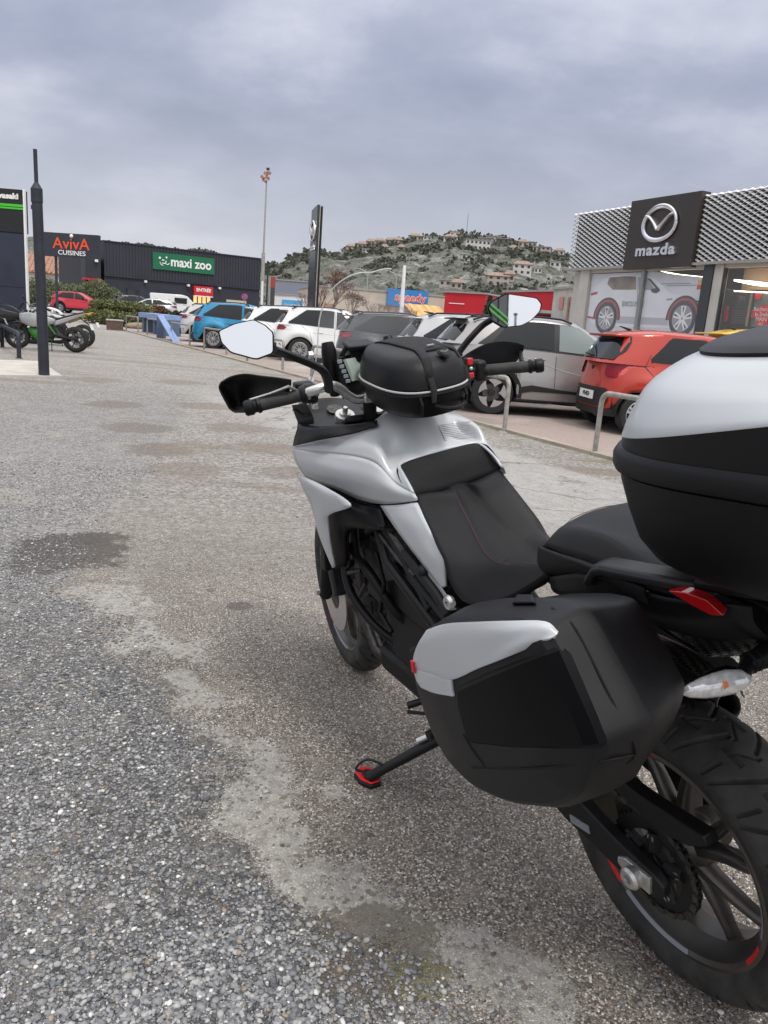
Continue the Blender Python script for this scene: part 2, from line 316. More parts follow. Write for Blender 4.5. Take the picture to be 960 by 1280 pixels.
# parking bays beyond the kerb: reddish worn asphalt
KA, KB = V((2.348, 8.843, 0)), V((-12.88, 37.867, -0)); kdir = (KB - KA).normalized(); kn = V((-kdir.y, kdir.x, 0)); kn = kn if kn.x > 0 else -kn
pm_ = mat('parking_asphalt', (.3, .25, .22), .9); k = nodes(pm_)
pc = k.ramp(k.noise(60, 3, .7), [(.25, (.20, .155, .135)), (.5, (.31, .25, .22)), (.75, (.42, .36, .32))])
pc = k.mix(k.step(k.noise(.6, 5, .6), .48, .66), pc, (.40, .37, .34)); pc = k.mix(k.step(k.noise(.25, 4, .6), .55, .7), pc, (.17, .155, .145)); k.L(pc, k.p.inputs['Base Color'])
a0 = KA - kdir * 8 + kn * .10; a1_ = KB + kdir * 1 + kn * .10
MB().add([(a0.x, a0.y, .004), (a0.x + kn.x * 26, a0.y + kn.y * 26, .004), (a1_.x + kn.x * 26, a1_.y + kn.y * 26, .004 + gz(a1_.x + kn.x * 26, a1_.y + kn.y * 26)), (a1_.x, a1_.y, .004 + gz(a1_.x, a1_.y))], [(0, 1, 2, 3)]).build('parking_lot', pm_, kind='structure', smooth=0)
kerbm = mat('kerb_stone', (.36, .31, .24), .9, var=.25, vscale=3, bump=.6, bscale=60)
q = KA - kdir * 6; n_k = 40; seg = (KB + kdir * 1 - q).length / n_k
kerb = empty('kerb'); kerb['kind'] = 'structure'
km = MB().box((0, 0, .008), (seg - .012, .09, .055)).mesh('kerb_stone', kerbm, 0)
for i in range(n_k):
    o = bpy.data.objects.new('kerb_stone', km); C.objects.link(o); o.parent = kerb; p = q + kdir * seg * (i + .5) - kn * .04; o.location = (p.x, p.y, .004 + gz(p.x, p.y)); o.rotation_euler = (rnd.uniform(-.03, .03), 0, atan2(kdir.y, kdir.x) + rnd.uniform(-.004, .004))
slabm = mat('pale_concrete', (.47, .44, .39), .9, var=.15, vscale=3, bump=.4, bscale=40)
sl = [(-5.545, 13.124, 0), (-6.822, 12.086, 0), (-8.404, 14.921, 0), (-7.159, 15.886, 0)]
MB().prism([(p[0], p[1]) for p in sl], lambda a, b: (a, b, -.02), lambda a, b: (a, b, .03)).build('pavement', slabm, kind='structure', smooth=0)
# loose stones lying on the gravel (no one could count them)
rs = np.random.RandomState(5)
def stones(name, n, keep, size, mats_, seed):
    r = np.random.RandomState(seed); P = []
    while len(P) < n:
        yy = .95 + 5.2 * r.rand() ** 1.9; xx = -.62 * yy - .25 + r.rand() * (1.15 * yy + .8)
        if r.rand() < keep(xx, yy): P.append((xx, yy))
    P = np.array(P); N = len(P)
    t = (1 + 5 ** .5) / 2; iv = np.array([(-1, t, 0), (1, t, 0), (-1, -t, 0), (1, -t, 0), (0, -1, t), (0, 1, t), (0, -1, -t), (0, 1, -t), (t, 0, -1), (t, 0, 1), (-t, 0, -1), (-t, 0, 1)]) / 1.9
    itf = np.array([(0, 11, 5), (0, 5, 1), (0, 1, 7), (0, 7, 10), (0, 10, 11), (1, 5, 9), (5, 11, 4), (11, 10, 2), (10, 7, 6), (7, 1, 8), (3, 9, 4), (3, 4, 2), (3, 2, 6), (3, 6, 8), (3, 8, 9), (4, 9, 5), (2, 4, 11), (6, 2, 10), (8, 6, 7), (9, 8, 1)])
    s = size[0] + (size[1] - size[0]) * r.rand(N) ** 2.6; base = iv[None] * (1 + .55 * (r.rand(N, 12, 1) - .5))
    base = base * np.stack([s * (.8 + .6 * r.rand(N)), s * (.7 + .4 * r.rand(N)), s * (.32 + .28 * r.rand(N))], 1)[:, None, :]
    a = r.rand(N) * 6.283; ca, sa = np.cos(a)[:, None], np.sin(a)[:, None]
    vx = base[..., 0] * ca - base[..., 1] * sa + P[:, :1]; vy = base[..., 0] * sa + base[..., 1] * ca + P[:, 1:]; vz = base[..., 2] + (s * .28)[:, None]
    co = np.stack([vx, vy, vz], -1).reshape(-1, 3); fa_ = (itf[None] + 12 * np.arange(N)[:, None, None]).reshape(-1, 3)
    me = bpy.data.meshes.new(name); me.vertices.add(len(co)); me.vertices.foreach_set('co', co.ravel()); me.loops.add(fa_.size); me.loops.foreach_set('vertex_index', fa_.ravel().astype(np.int32))
    me.polygons.add(len(fa_)); me.polygons.foreach_set('loop_start', (np.arange(len(fa_)) * 3).astype(np.int32)); me.update(calc_edges=True); me.validate()
    for m in mats_: me.materials.append(m)
    w = np.array([.34, .25, .23, .12, .035, .025])[:len(mats_)]; w /= w.sum(); mi = np.repeat(r.choice(len(mats_), N, p=w), 20).astype(np.int32); me.polygons.foreach_set('material_index', mi)
    o = bpy.data.objects.new(name, me); C.objects.link(o); o['kind'] = 'stuff'; return o
SM = [mat('stone_' + n_, c_, .85, var=.25, vscale=90, bump=.3, bscale=400) for n_, c_ in (('grey', (.24, .24, .242)), ('blue_grey', (.172, .176, .188)), ('pale', (.37, .365, .355)), ('dark', (.095, .096, .102)), ('white', (.62, .61, .58)), ('tan', (.30, .24, .18)))]
def patchy(x, y): return sin(2.9 * x + 1.3 * sin(2.1 * y)) * sin(2.3 * y + 1.7 * sin(1.9 * x)) + .5 * sin(7.1 * x + 2 * sin(3.3 * y)) * sin(6.3 * y)
def keep_g(x, y):
    d = x - edge_x(y) + .25 * sin(9 * y + 3 * x) * .5; return (1. if patchy(x, y) > -.25 else .42) if d < -.12 else max(.018, .55 - 2.6 * (d + .12)) * (1 if d < .35 else 1.)
stones('gravel', 60000, keep_g, (.0022, .0074), SM, 3)
stones('pebbles', 1600, lambda x, y: keep_g(x, y) * (1 if y < 2.6 else .3), (.005, .0105), SM, 9)

# ================================================================== buildings
def wallbox(p0, p1, z0, z1, depth, inset=0.):
    """upright box whose face runs p0->p1 and which goes back (away from the camera) by depth"""
    a, b = V((p0[0], p0[1], 0)), V((p1[0], p1[1], 0)); d = (b - a).normalized(); n = V((-d.y, d.x, 0))
    if n.dot(a + b) < 0: n = -n
    P = [a + n * inset, b + n * inset, b + n * (inset + depth), a + n * (inset + depth)]
    m = MB(); m.add([(p.x, p.y, z0) for p in P] + [(p.x, p.y, z1) for p in P], [(0, 1, 5, 4), (1, 2, 6, 5), (2, 3, 7, 6), (3, 0, 4, 7), (4, 5, 6, 7), (3, 2, 1, 0)]); return m
class Wall:
    """a vertical face with its own 2D frame: s metres along from p0, z up, o metres proud of it"""
    def __init__(s, p0, p1):
        s.a = V((p0[0], p0[1], 0)); b = V((p1[0], p1[1], 0)); s.len = (b - s.a).length; s.d = (b - s.a).normalized(); s.n = V((s.d.y, -s.d.x, 0))
        if s.n.dot(s.a + b) > 0: s.n = -s.n
    def pt(s, t, z, o=0.): p = s.a + s.d * t + s.n * o; return V((p.x, p.y, z))
    def box(s, t0, t1, z0, z1, o0, o1, mb=None):
        mb = mb or MB(); P = [s.pt(t, z, o) for o in (o0, o1) for z in (z0, z1) for t in (t0, t1)]
        return mb.add(P, [(0, 1, 3, 2), (4, 6, 7, 5), (0, 4, 5, 1), (2, 3, 7, 6), (0, 2, 6, 4), (1, 5, 7, 3)])
    def poly(s, pts, o0, o1, mb=None):
        return (mb or MB()).prism(pts, lambda a, b: s.pt(a, b, o0), lambda a, b: s.pt(a, b, o1))
    def at(s, p): return (V((p[0], p[1], 0)) - s.a).dot(s.d)
anthracite = mat('anthracite_cladding', (.030, .034, .046), .55, var=.12, vscale=.6, bump=.1, bscale=30)
anthr2 = mat('anthracite_render', (.026, .030, .042), .6, var=.15, vscale=1.2)
greensign = mat('green_sign', (.010, .135, .062), .45, var=.06, vscale=2)
white = mat('white_paint', (.78, .78, .77), .5, var=.06, vscale=6)
redpaint = mat('red_paint', (.52, .018, .026), .5, var=.12, vscale=2)
darkglass = mat('dark_window', (.015, .018, .022), .08, spec=.7)
cream = mat('cream_render', (.50, .43, .35), .8, var=.15, vscale=.8, bump=.2, bscale=20)
tile = mat('terracotta_tiles', (.36, .20, .14), .85, var=.35, vscale=4, bump=.5, bscale=30)
concrete = mat('weathered_concrete', (.44, .42, .38), .85, var=.18, vscale=1.5, bump=.2, bscale=30)
warm_lit = mat('lit_interior', (1., .62, .26), .5, emit=.9)
orange = mat('orange_letters', (.80, .09, .03), .45)
bluesign = mat('blue_sign', (.03, .20, .50), .45)
tin = mat('galvanised_steel', (.36, .35, .32), .48, .45, var=.2, vscale=20, bump=.2, bscale=200)
navy = mat('navy_wall', (.024, .030, .050), .5, var=.2, vscale=1.5)

# ---- pet store, long dark shed
M0, M1 = (-25.72, 70.0), (-13.6, 78.0); W_ = Wall(M0, M1); zs = gz(-20, 74)
pet = empty('pet_store', (0, 0, 0), 0, 'long anthracite corrugated store with a green sign and red entrance', 'store')
wallbox(M0, M1, -.5, 6.25, 20).build('wall', anthr2, pet, smooth=0)
m = MB(); pitch = .27; n = int(W_.len / pitch); prof = []
for i in range(n + 1):
    t = i * W_.len / n; prof += [(t - pitch * .22, .05), (t - pitch * .16, .10), (t + pitch * .16, .10), (t + pitch * .22, .05)]
prof = [(max(0, min(W_.len, t)), o) for t, o in prof]
m.add([W_.pt(t, z, o) for t, o in prof for z in (3.52, 6.30)], [(2 * i, 2 * i + 2, 2 * i + 3, 2 * i + 1) for i in range(len(prof) - 1)]).build('corrugated_cladding', anthracite, pet, smooth=0)
W_.box(0, W_.len, 3.44, 3.52, .003, .16).build('drip_ledge', anthr2, pet, smooth=0); W_.box(-.1, W_.len + .1, 6.30, 6.38, -.3, .16).build('roof_edge', anthracite, pet, smooth=0)
for i in range(5): W_.box(2.2 * i + 1.5, 2.2 * i + 1.9, 6.38, 6.55, -3.4, -3.0).build('roof_vent', tin, pet, smooth=0)
# sign board and its lettering
def W_at(p): return W_.at(p)
s0, s1 = 4.15, 9.85
sg_ = W_.box(s0, s1, 4.42, 5.86, .12, .22).build('sign_board', greensign, pet, smooth=0)
put_text('maxi zoo', 1.12, W_.pt(s0 + 3.50, 5.16, .23), W_.d, (0, 0, 1), white, sg_, extr=.02, bold=.028, sx=.92)
for (a, b, r_) in ((s0 + .62, 5.42, .10), (s0 + 1.22, 5.50, .085)): MB().lathe([(.001, .03), (r_, .03), (r_, 0)], W_.pt(a, b, .22), W_.n, 14).build('emblem_eye', white, sg_)
MB().tube([W_.pt(s0 + .98 + .20 * cos(a_), 5.13 + .17 * sin(a_), .235) for a_ in [radians(30 - 12 * i) for i in range(15)]], .045, 6).build('emblem_curve', white, sg_)
MB().tube([W_.pt(s0 + 1.30 + .17 * cos(a_), 5.05 + .15 * sin(a_), .235) for a_ in [radians(200 + 12 * i) for i in range(14)]], .04, 6).build('emblem_curve', white, sg_)
MB().tube([W_.pt(s0 + .62, 5.05, .235), W_.pt(s0 + .72, 4.86, .235), W_.pt(s0 + .92, 4.78, .235)], .045, 6).build('emblem_curve', white, sg_)
W_.box(s0 + .80, s0 + 1.02, 5.20, 5.30, .22, .25).build('emblem_nose', white, sg_)
# red entrance
e0, e1 = 7.85, 9.65
en = W_.box(e0, e1, 2.42, 3.28, .12, .55).build('entrance_sign', redpaint, pet, smooth=0); put_text('ENTRÉE', .40, W_.pt((e0 + e1) / 2, 2.93, .56), W_.d, (0, 0, 1), white, en, bold=.012)
W_.box(e0, e1, 2.36, 2.44, .10, .57).build('entrance_trim', white, pet, smooth=0)
W_.box(e0 + .05, e1 - .05, 0, 2.36, .02, .05).build('entrance_glow', warm_lit, pet, smooth=0)
for i in range(5): W_.box(e0 + i * (e1 - e0 - .08) / 4, e0 + i * (e1 - e0 - .08) / 4 + .08, 0, 2.36, .06, .14).build('door_frame', anthr2, pet, smooth=0)
for i in range(4): W_.box(e0 + .12 + i * .44, e0 + .40 + i * .44, .4, 1.3 + .2 * (i % 2), .055, .09).build('display', tile, pet, smooth=0)
W_.box(11.1, 13.1, 2.05, 2.30, .06, .25).build('shop_banner', cream, pet, smooth=0); W_.box(11.1, 13.1, .4, 2.05, .06, .10).build('shop_window', mat('green_poster', (.16, .20, .05), .6, var=.5, vscale=4), pet, smooth=0)
for a in (1.95, 4.75): W_.box(a, a + .95, 1.0, 2.45, .04, .07).build('window', darkglass, pet, smooth=0); W_.box(a - .08, a + 1.03, 2.45, 2.55, .04, .12).build('window_frame', anthr2, pet, smooth=0)
for a in (3.4, 7.3, 10.3): W_.box(a, a + .22, 3.18, 3.36, .05, .32).build('wall_lamp', white, pet, smooth=0)

# ---- kitchen shop sign on its post, set in front of the shed
K0, K1 = (-23.2, 52.5), (-19.2, 52.0); Wk = Wall(K0, K1); ks = empty('roadside_sign', (0, 0, 0), 0, 'dark sign board with orange lettering on a post', 'sign')
bd = Wk.box(.0, Wk.len - .1, 3.86, 5.32, 0, .3).build('sign_board', anthracite, ks, smooth=0)
put_text('AvivA', .98, Wk.pt(2.08, 4.66, .32), Wk.d, (0, 0, 1), orange, bd, bold=.006, sx=1.05)
MB().ball(Wk.pt(2.13, 5.16, .33), .12).build('emblem_dot', white, bd); put_text('CUISINES', .40, Wk.pt(2.12, 4.12, .32), Wk.d, (0, 0, 1), white, bd, bold=.004, sx=1.15)
for a in (.9,): MB().tube([Wk.pt(a, 0, .1), Wk.pt(a, 3.9, .1)], .09, 10).build('post', anthracite, ks)
# link building between the sign and the shed, with a red awning
lk = empty('side_entrance', (0, 0, 0), 0, 'dark annex with a thin red awning beside the corrugated store', 'building')
wallbox((-26.95, 69.0), (-25.85, 69.6), -.5, 4.9, 3).build('wall', anthr2, lk, smooth=0); Wl = Wall((-26.95, 69.0), (-25.85, 69.6)); Wl.box(-.3, 1.2, 2.95, 3.12, 0, 1.1).build('awning', redpaint, lk, smooth=0); Wl.box(.2, 1.0, .2, 2.6, .01, .05).build('window', darkglass, lk, smooth=0)
Wl.box(.75, 1.0, 4.5, 5.3, .02, .3).build('white_box', white, lk, smooth=0)
# low tiled house behind the sign
th = empty('tiled_house', (0, 0, 0), 0, 'low white house with terracotta roof behind the dark post', 'house')
wallbox((-46, 92), (-28, 96), 0, 4.1, 9).build('wall', white, th, smooth=0)
m = MB(); m.add([(-46.6, 91.4, 4.0), (-27.4, 95.6, 4.0), (-28.6, 100.5, 6.2), (-47.8, 96.3, 6.2), (-50, 105, 4.2), (-30.5, 109, 4.2)], [(0, 1, 2, 3), (3, 2, 5, 4)]).build('roof', tile, th, smooth=0, solid=.2)
m = MB()
for i in range(40): t = i / 39; p = V((-46.6, 91.35, 4.06)).lerp(V((-27.4, 95.55, 4.06)), t); q = V((-47.8, 96.3, 6.26)).lerp(V((-28.6, 100.5, 6.26)), t); m.tube([p, q], .11, 5)
m.build('roof_tiles', tile, th, kind='stuff')
MB().box((-36, 99, 6.6), (.9, .9, 1.4)).build('chimney', cream, th, smooth=0)
h2 = empty('tiled_house', (0, 0, 0), 0, 'far house with pale front above the tiled roof line', 'house')
wallbox((-44, 120), (-38, 122), 0, 7.6, 8).build('wall', cream, h2, smooth=0); MB().add([(-44.5, 119.5, 7.5), (-37.5, 121.8, 7.5), (-38.4, 126, 8.9), (-45.4, 124, 8.9)], [(0, 1, 2, 3)]).build('roof', tile, h2, smooth=0, solid=.2)

# ---- dealership building at the far left, only its corner in view
D0, D1 = (-19.5, 23.4), (-11.15, 24.0); Wd = Wall(D0, D1); db = empty('motorcycle_dealership', (0, 0, 0), 0, 'navy motorcycle dealership with black fascia and green stripe at left edge', 'building')
dl = Wd.len
MB().add([(*D0, 0), (*D1, 0), (D1[0] - 6.2, D1[1] + 9, 0), (D0[0] - 6.2, D0[1] + 9, 0), (*D0, 3.05), (*D1, 3.05), (D1[0] - 6.2, D1[1] + 9, 3.05), (D0[0] - 6.2, D0[1] + 9, 3.05)], [(0, 1, 5, 4), (1, 2, 6, 5), (2, 3, 7, 6), (3, 0, 4, 7), (4, 5, 6, 7)]).build('wall', navy, db, smooth=0)
for i in range(6):
    for z0, z1 in ((0, 1.5), (1.515, 3.04)): Wd.box(dl - 1.42 * (i + 1) + .008, dl - 1.42 * i - .008, z0, z1, .003, .03).build('panel', navy, db, smooth=0)
fb = Wd.box(0, dl, 3.06, 4.25, -.3, .05).build('fascia', mat('black_fascia', (.012, .013, .014), .35), db, smooth=0)
Wd.box(0, dl, 3.70, 3.75, .05, .07).build('green_stripe', mat('green_stripe', (.06, .50, .03), .4), db, smooth=0); Wd.box(0, dl, 3.77, 3.84, .05, .07).build('green_stripe', mat('green_stripe', (.06, .50, .03), .4), db, smooth=0)
put_text('Kawasaki', .21, Wd.pt(dl - .56, 4.05, .06), Wd.d, (0, 0, 1), white, db, bold=.010, sx=1.12)
Wd.box(dl + .005, dl + .05, 0, 4.27, -.06, .06).build('corner_trim', white, db, smooth=0)

# ---- dealership behind the photographer: only its reflection in the right mirror shows
# (built in below)

# ---- car dealership on the right
F0, F1 = (4.90, 24.0), (14.0, 4.74); Wf = Wall(F0, F1); cd = empty('car_dealership', (0, 0, 0), 0, 'car dealership with white diamond mesh fascia and large showroom windows', 'building')
ZB, ZT = 3.20, 4.72; fl = Wf.len
brown = mat('dark_brown_panel', (.042, .034, .030), .35, var=.05, vscale=2); meshwhite = mat('white_mesh', (.74, .74, .73), .45); backing = mat('black_backing', (.035, .035, .037), .7)
Wf.box(0, fl, ZB, ZT, -12, -.12).build('roof_block', backing, cd, smooth=0); Wf.box(-.02, fl, ZB - .06, ZB - .005, -1., .14).build('soffit', tin, cd, smooth=0)
def mesh_screen(t0, t1):
    mb = MB(); cw, chh = .215, .056; nr = int((ZT - ZB) / chh); chh = (ZT - ZB) / nr; nc = int((t1 - t0) / cw); cw = (t1 - t0) / nc
    for r_ in range(nr + 1):
        z = ZB + r_ * chh; pts = []
        for c_ in range(nc * 2 + 1):
            up = ((c_ + r_) % 2) * chh * .96 - chh * .48; pts.append((t0 + c_ * cw / 2, max(ZB, min(ZT, z + up))))
        # each strand is a flat ribbon tilted to the sky, as in expanded metal
        vs = [];
        for (a, b) in pts: vs += [Wf.pt(a, b - .020, .060), Wf.pt(a, b + .018, .018), Wf.pt(a, b + .010, .008)]
        mb.add(vs, [(3 * i, 3 * i + 3, 3 * i + 4, 3 * i + 1) for i in range(len(pts) - 1)] + [(3 * i + 1, 3 * i + 4, 3 * i + 5, 3 * i + 2) for i in range(len(pts) - 1)])
    return mb
LP0, LP1 = 2.50, 4.88
mesh_screen(.0, LP0 - .01).build('mesh_screen', meshwhite, cd, smooth=0, fixn=False, kind='stuff'); mesh_screen(LP1 + .01, fl).build('mesh_screen', meshwhite, cd, smooth=0, fixn=False, kind='stuff')
Wr = Wall((F0[0], F0[1]), (F0[0] + Wf.n.x * -12, F0[1] + Wf.n.y * -12))
lp = Wf.box(LP0, LP1, ZB - .10, ZT + .08, -.12, .16).build('logo_panel', brown, cd, smooth=0)
chrome = mat('chrome_logo', (.72, .72, .73), .22, .9)
def emblem(Wx, cx_, cz_, w_, h_, o_, par, th=1.):
    """oval ring with a winged V inside"""
    N_ = 40; f_ = lambda a, k1=1.: Wx.pt(cx_ + w_ * k1 * cos(a) * (1 - .06 * sin(a)), cz_ + h_ * k1 * sin(a), o_)
    MB().tube([f_(2 * pi * i / N_) for i in range(N_ + 1)], .060 * th, 8, flat=.7).build('emblem_ring', chrome, par)
    for sg in (-1, 1):
        pts = [Wx.pt(cx_ + sg * w_ * a, cz_ + h_ * b, o_) for a, b in ((.88, .52), (.62, .40), (.36, .12), (.14, -.18), (0, -.40))]
        MB().tube(crom(pts, 4), [(.05 + .035 * min(1, (i / 16) * 1.2)) * th for i in range(17)], 8, flat=.7).build('emblem_wing', chrome, par)
emblem(Wf, 3.67, 4.17, .56, .40, .20, lp)
put_text('mazda', .37, Wf.pt(3.65, 3.53, .19), Wf.d, (0, 0, 1), chrome, lp, bold=.013, sx=1.34, extr=.03, space=1.12)
pale = mat('pale_pillar', (.50, .48, .44), .6, var=.08, vscale=3); alu = mat('grey_aluminium', (.30, .31, .31), .4, .5); dgrey = mat('dark_grey_post', (.05, .055, .06), .5)
for t, w_, mm in ((.57, .40, pale), (3.08, .11, alu), (5.50, .26, pale), (10.2, .3, pale), (14.5, .3, pale)): Wf.box(t, t + w_, 0, ZB - .06, -.15, .02).build('pillar' if w_ > .2 else 'mullion', mm, cd, smooth=0)
Wf.box(5.20, 5.49, 0, ZB - .06, -.12, .05).build('downpipe', dgrey, cd, smooth=0)
Wf.box(.97, fl, -.1, .35, -.3, -.02).build('plinth', dgrey, cd, smooth=0); Wf.box(.97, fl, 3.06, ZB - .06, -.14, -.02).build('window_head', pale, cd, smooth=0)
glass = mat('showroom_glass', (.75, .78, .78), .03, alpha=.07, spec=.9)
for a, b in ((.97, 3.08), (3.19, 5.20), (5.82, 8.2), (8.26, 10.2), (10.5, 14.5)): Wf.box(a, b, .35, 3.06, -.06, -.045).build('window_pane', glass, cd, smooth=0)
Wf.box(5.76, 5.82, .35, 3.06, -.07, -.0).build('window_frame', dgrey, cd, smooth=0); Wf.box(8.2, 8.26, .35, 3.02, -.10, -.0).build('window_frame', dgrey, cd, smooth=0)
# interior
Wf.box(.5, fl, .02, .06, -9, -.2).build('floor', mat('showroom_floor', (.30, .29, .28), .25), cd, smooth=0); Wf.box(.5, fl, .06, 3.1, -9.1, -9.).build('back_wall', mat('showroom_wall', (.33, .26, .20), .7, var=.1), cd, smooth=0)
Wf.box(.5, fl, 3.12, 3.2, -9, -.15).build('ceiling', mat('ceiling', (.26, .20, .15), .8), cd, smooth=0); Wf.box(.1, .5, 0, 3.1, -9, -.15).build('end_wall', pale, cd, smooth=0)
lampw = mat('ceiling_lamp', (1., .86, .66), .5, emit=4.5)
Wf.box(5.8, 12, 2.62, 3.10, -.62, -.60).build('bulkhead', mat('warm_bulkhead', (.50, .36, .23), .7), cd, smooth=0)
Wf.poly([(3.446, 3.082), (4.236, 2.972), (5.262, 2.874), (5.271, 2.832), (4.248, 2.916)], -.20, -.18).build('light_strip', lampw, cd, smooth=0)
Wf.poly([(5.858, 2.83), (6.456, 2.777), (7.023, 2.712), (7.041, 2.634), (6.476, 2.684), (5.867, 2.786)], -.28, -.25).build('light_strip', lampw, cd, smooth=0); Wf.poly([(5.913, 2.582), (7.063, 2.536), (7.068, 2.512), (5.918, 2.557)], -.28, -.25).build('light_strip', lampw, cd, smooth=0)
Wf.poly([(5.906, 2.536), (6.384, 2.524), (6.378, 1.827), (5.942, 1.839)], -.30, -.27).build('brown_screen', brown, cd, smooth=0)
for i in range(6):
    (ta, za), (tb_, zb2), (tc, zc), (td, zd) = (5.929, 2.127), (6.344, 2.123), (5.956, 1.866), (6.369, 1.868); u = i / 5; A_, B_ = (ta + (tc - ta) * u, za + (zc - za) * u), (tb_ + (td - tb_) * u, zb2 + (zd - zb2) * u)
    Wf.poly([A_, B_, (B_[0], B_[1] + .012), (A_[0], A_[1] + .012)], -.27, -.262).build('screen_line', mat('screen_bronze', (.12, .09, .06), .5), cd, smooth=0)
Wf.poly([(6.072, 2.464), (6.271, 2.454), (6.286, 2.311), (6.254, 2.311), (6.244, 2.4), (6.19, 2.349), (6.126, 2.4), (6.131, 2.315), (6.098, 2.315)], -.268, -.262).build('screen_logo', mat('dim_logo', (.10, .08, .07), .5), cd, smooth=0)
Wf.poly([(6.4, 2.524), (6.464, 2.524), (6.467, 1.791), (6.402, 1.789)], -.27, -.24).build('screen_frame', mat('brass', (.30, .25, .18), .4, .4), cd, smooth=0)
rposter = mat('red_poster', (.62, .03, .05), .5); gposter = mat('grey_poster', (.48, .48, .45), .5, var=.6, vscale=5, dirt=(.08, .13, .09))
Wf.poly([(6.48, 2.524), (7.222, 2.488), (7.355, 1.76), (6.483, 1.792)], -.34, -.31).build('poster', gposter, cd, smooth=0); Wf.poly([(6.494, 2.534), (6.668, 2.528), (6.668, 2.389), (6.494, 2.388)], -.30, -.28).build('poster', rposter, cd, smooth=0)
Wf.poly([(6.481, 2.161), (7.268, 2.148), (7.317, 1.93), (6.486, 1.996)], -.30, -.28).build('poster', rposter, cd, smooth=0); Wf.poly([(5.736, 2.229), (5.815, 2.229), (5.828, 1.889), (5.742, 1.886)], -.30, -.28).build('poster', rposter, cd, smooth=0)
Wf.poly([(4.969, 2.814), (5.167, 2.816), (5.22, 2.611), (4.96, 2.605)], -.09, -.075).build('sticker', mat('yellow_sticker', (.60, .42, .16), .5), cd, smooth=0); Wf.poly([(4.959, 2.693), (5.199, 2.704), (5.221, 2.603), (4.954, 2.599)], -.074, -.07).build('sticker', rposter, cd, smooth=0)
rp = Wf.poly([(6.685, 2.239), (6.958, 2.262), (7.011, 1.822), (6.732, 1.818)], -.24, -.22).build('red_notice', mat('notice_red', (.72, .03, .03), .4), cd, smooth=0)
for tx, q in (('Rachetons', (6.847, 2.171)), ('la 2nde', (6.828, 2.062)), ('MAIN', (6.833, 1.954)), ('ici', (6.841, 1.862))): put_text(tx, .125, Wf.pt(q[0], q[1], -.215), Wf.d, (0, 0, 1), white, rp, extr=.002)
# printed car on the window film of the left panes (flat print)
filmm = mat('window_film', (.60, .61, .66), .35, var=.06, vscale=1.3); pr = empty('window_film'); pr.parent = cd; carw = mat('print_white', (.70, .71, .76), .4, var=.05, vscale=2); prd = mat('print_dark', (.045, .045, .05), .4); prg = mat('print_grey', (.30, .31, .35), .4); prr = mat('print_red', (.40, .07, .08), .4)
Wf.box(.99, 3.07, .37, 3.04, -.10, -.08).build('film', filmm, pr, smooth=0); Wf.poly([(3.20, .37), (5.18, .37), (5.265, 2.858), (4.24, 2.955), (3.453, 3.047), (3.20, (3.169, 3.072)[1])], -.10, -.08).build('film', filmm, pr, smooth=0)
body = [(1.017, 1.88), (1.036, 2.139), (0.986, 2.525), (1.223, 2.715), (1.485, 2.899), (1.764, 2.968), (2.371, 2.992), (3.002, 2.966), (3.401, 2.9), (3.725, 2.746), (4.101, 2.505), (4.661, 2.433), (5.057, 2.325), (5.275, 2.193), (5.363, 1.926), (5.312, 1.762), (4.202, 1.668), (2.843, 1.632), (1.287, 1.68)]
def clip_poly(pts, x0, x1):
    def c1(ps, xx, keep):
        out = []
        for i in range(len(ps)):
            a, b = ps[i], ps[(i + 1) % len(ps)]; ia, ib = keep(a[0]), keep(b[0])
            if ia: out.append(a)
            if ia != ib: t = (xx - a[0]) / (b[0] - a[0]); out.append((xx, a[1] + (b[1] - a[1]) * t))
        return out
    return c1(c1(pts, x0, lambda v: v >= x0), x1, lambda v: v <= x1)
def decal(pts, o_, mm, nm):
    for x0, x1 in ((.99, 3.07), (3.20, 5.19)):
        q = clip_poly(pts, x0, x1)
        if len(q) > 2: Wf.poly(q, o_ - .003, o_).build(nm, mm, pr, smooth=0)
decal(body, -.076, carw, 'print_body')
prw = mat('print_window_brown', (.20, .155, .12), .4, var=.4, vscale=3)
decal([(1.682, 2.76), (1.743, 2.932), (2.379, 2.955), (2.798, 2.935), (2.869, 2.603), (1.936, 2.609)], -.072, prw, 'print_window'); decal([(2.88, 2.921), (3.191, 2.892), (3.575, 2.599), (2.951, 2.591)], -.072, prg, 'print_window'); decal([(3.188, 2.904), (3.349, 2.866), (3.76, 2.586), (3.644, 2.587)], -.070, prd, 'print_pillar')
decal([(3.404, 2.611), (3.648, 2.644), (3.748, 2.563), (3.612, 2.506), (3.453, 2.542)], -.068, prd, 'print_mirror'); decal([(1.028, 2.525), (1.326, 2.562), (1.302, 2.486), (1.044, 2.448)], -.072, prr, 'print_lamp'); decal([(4.963, 2.352), (5.223, 2.3), (5.271, 2.214), (5.109, 2.256)], -.072, prd, 'print_lamp'); decal([(4.009, 2.376), (4.205, 2.393), (4.214, 2.348), (4.019, 2.33)], -.072, prg, 'print_vent')
decal([(2.228, 1.908), (4.151, 1.906), (4.19, 1.725), (2.267, 1.723)], -.074, mat('print_sill', (.45, .45, .50), .5), 'print_sill'); decal([(2.84, 2.905), (2.857, 2.904), (3.067, 1.927), (3.04, 1.926)], -.070, prg, 'print_door_line'); decal([(0.993, 1.893), (1.301, 1.861), (1.312, 1.81), (1.028, 1.828)], -.072, prr, 'print_lamp')
q = (2.823, 2.234); put_text('EXCLUSIVE', .17, Wf.pt(q[0], q[1], -.066), Wf.d, (0, 0, 1), prg, pr, extr=.002, bold=.004)
for q in ((4.287, 2.739), (4.49, 2.692)): Wf.box(q[0] - .55, q[0] + .45, q[1] - .012, q[1] + .012, -.078, -.074).build('print_line', prg, pr, smooth=0)
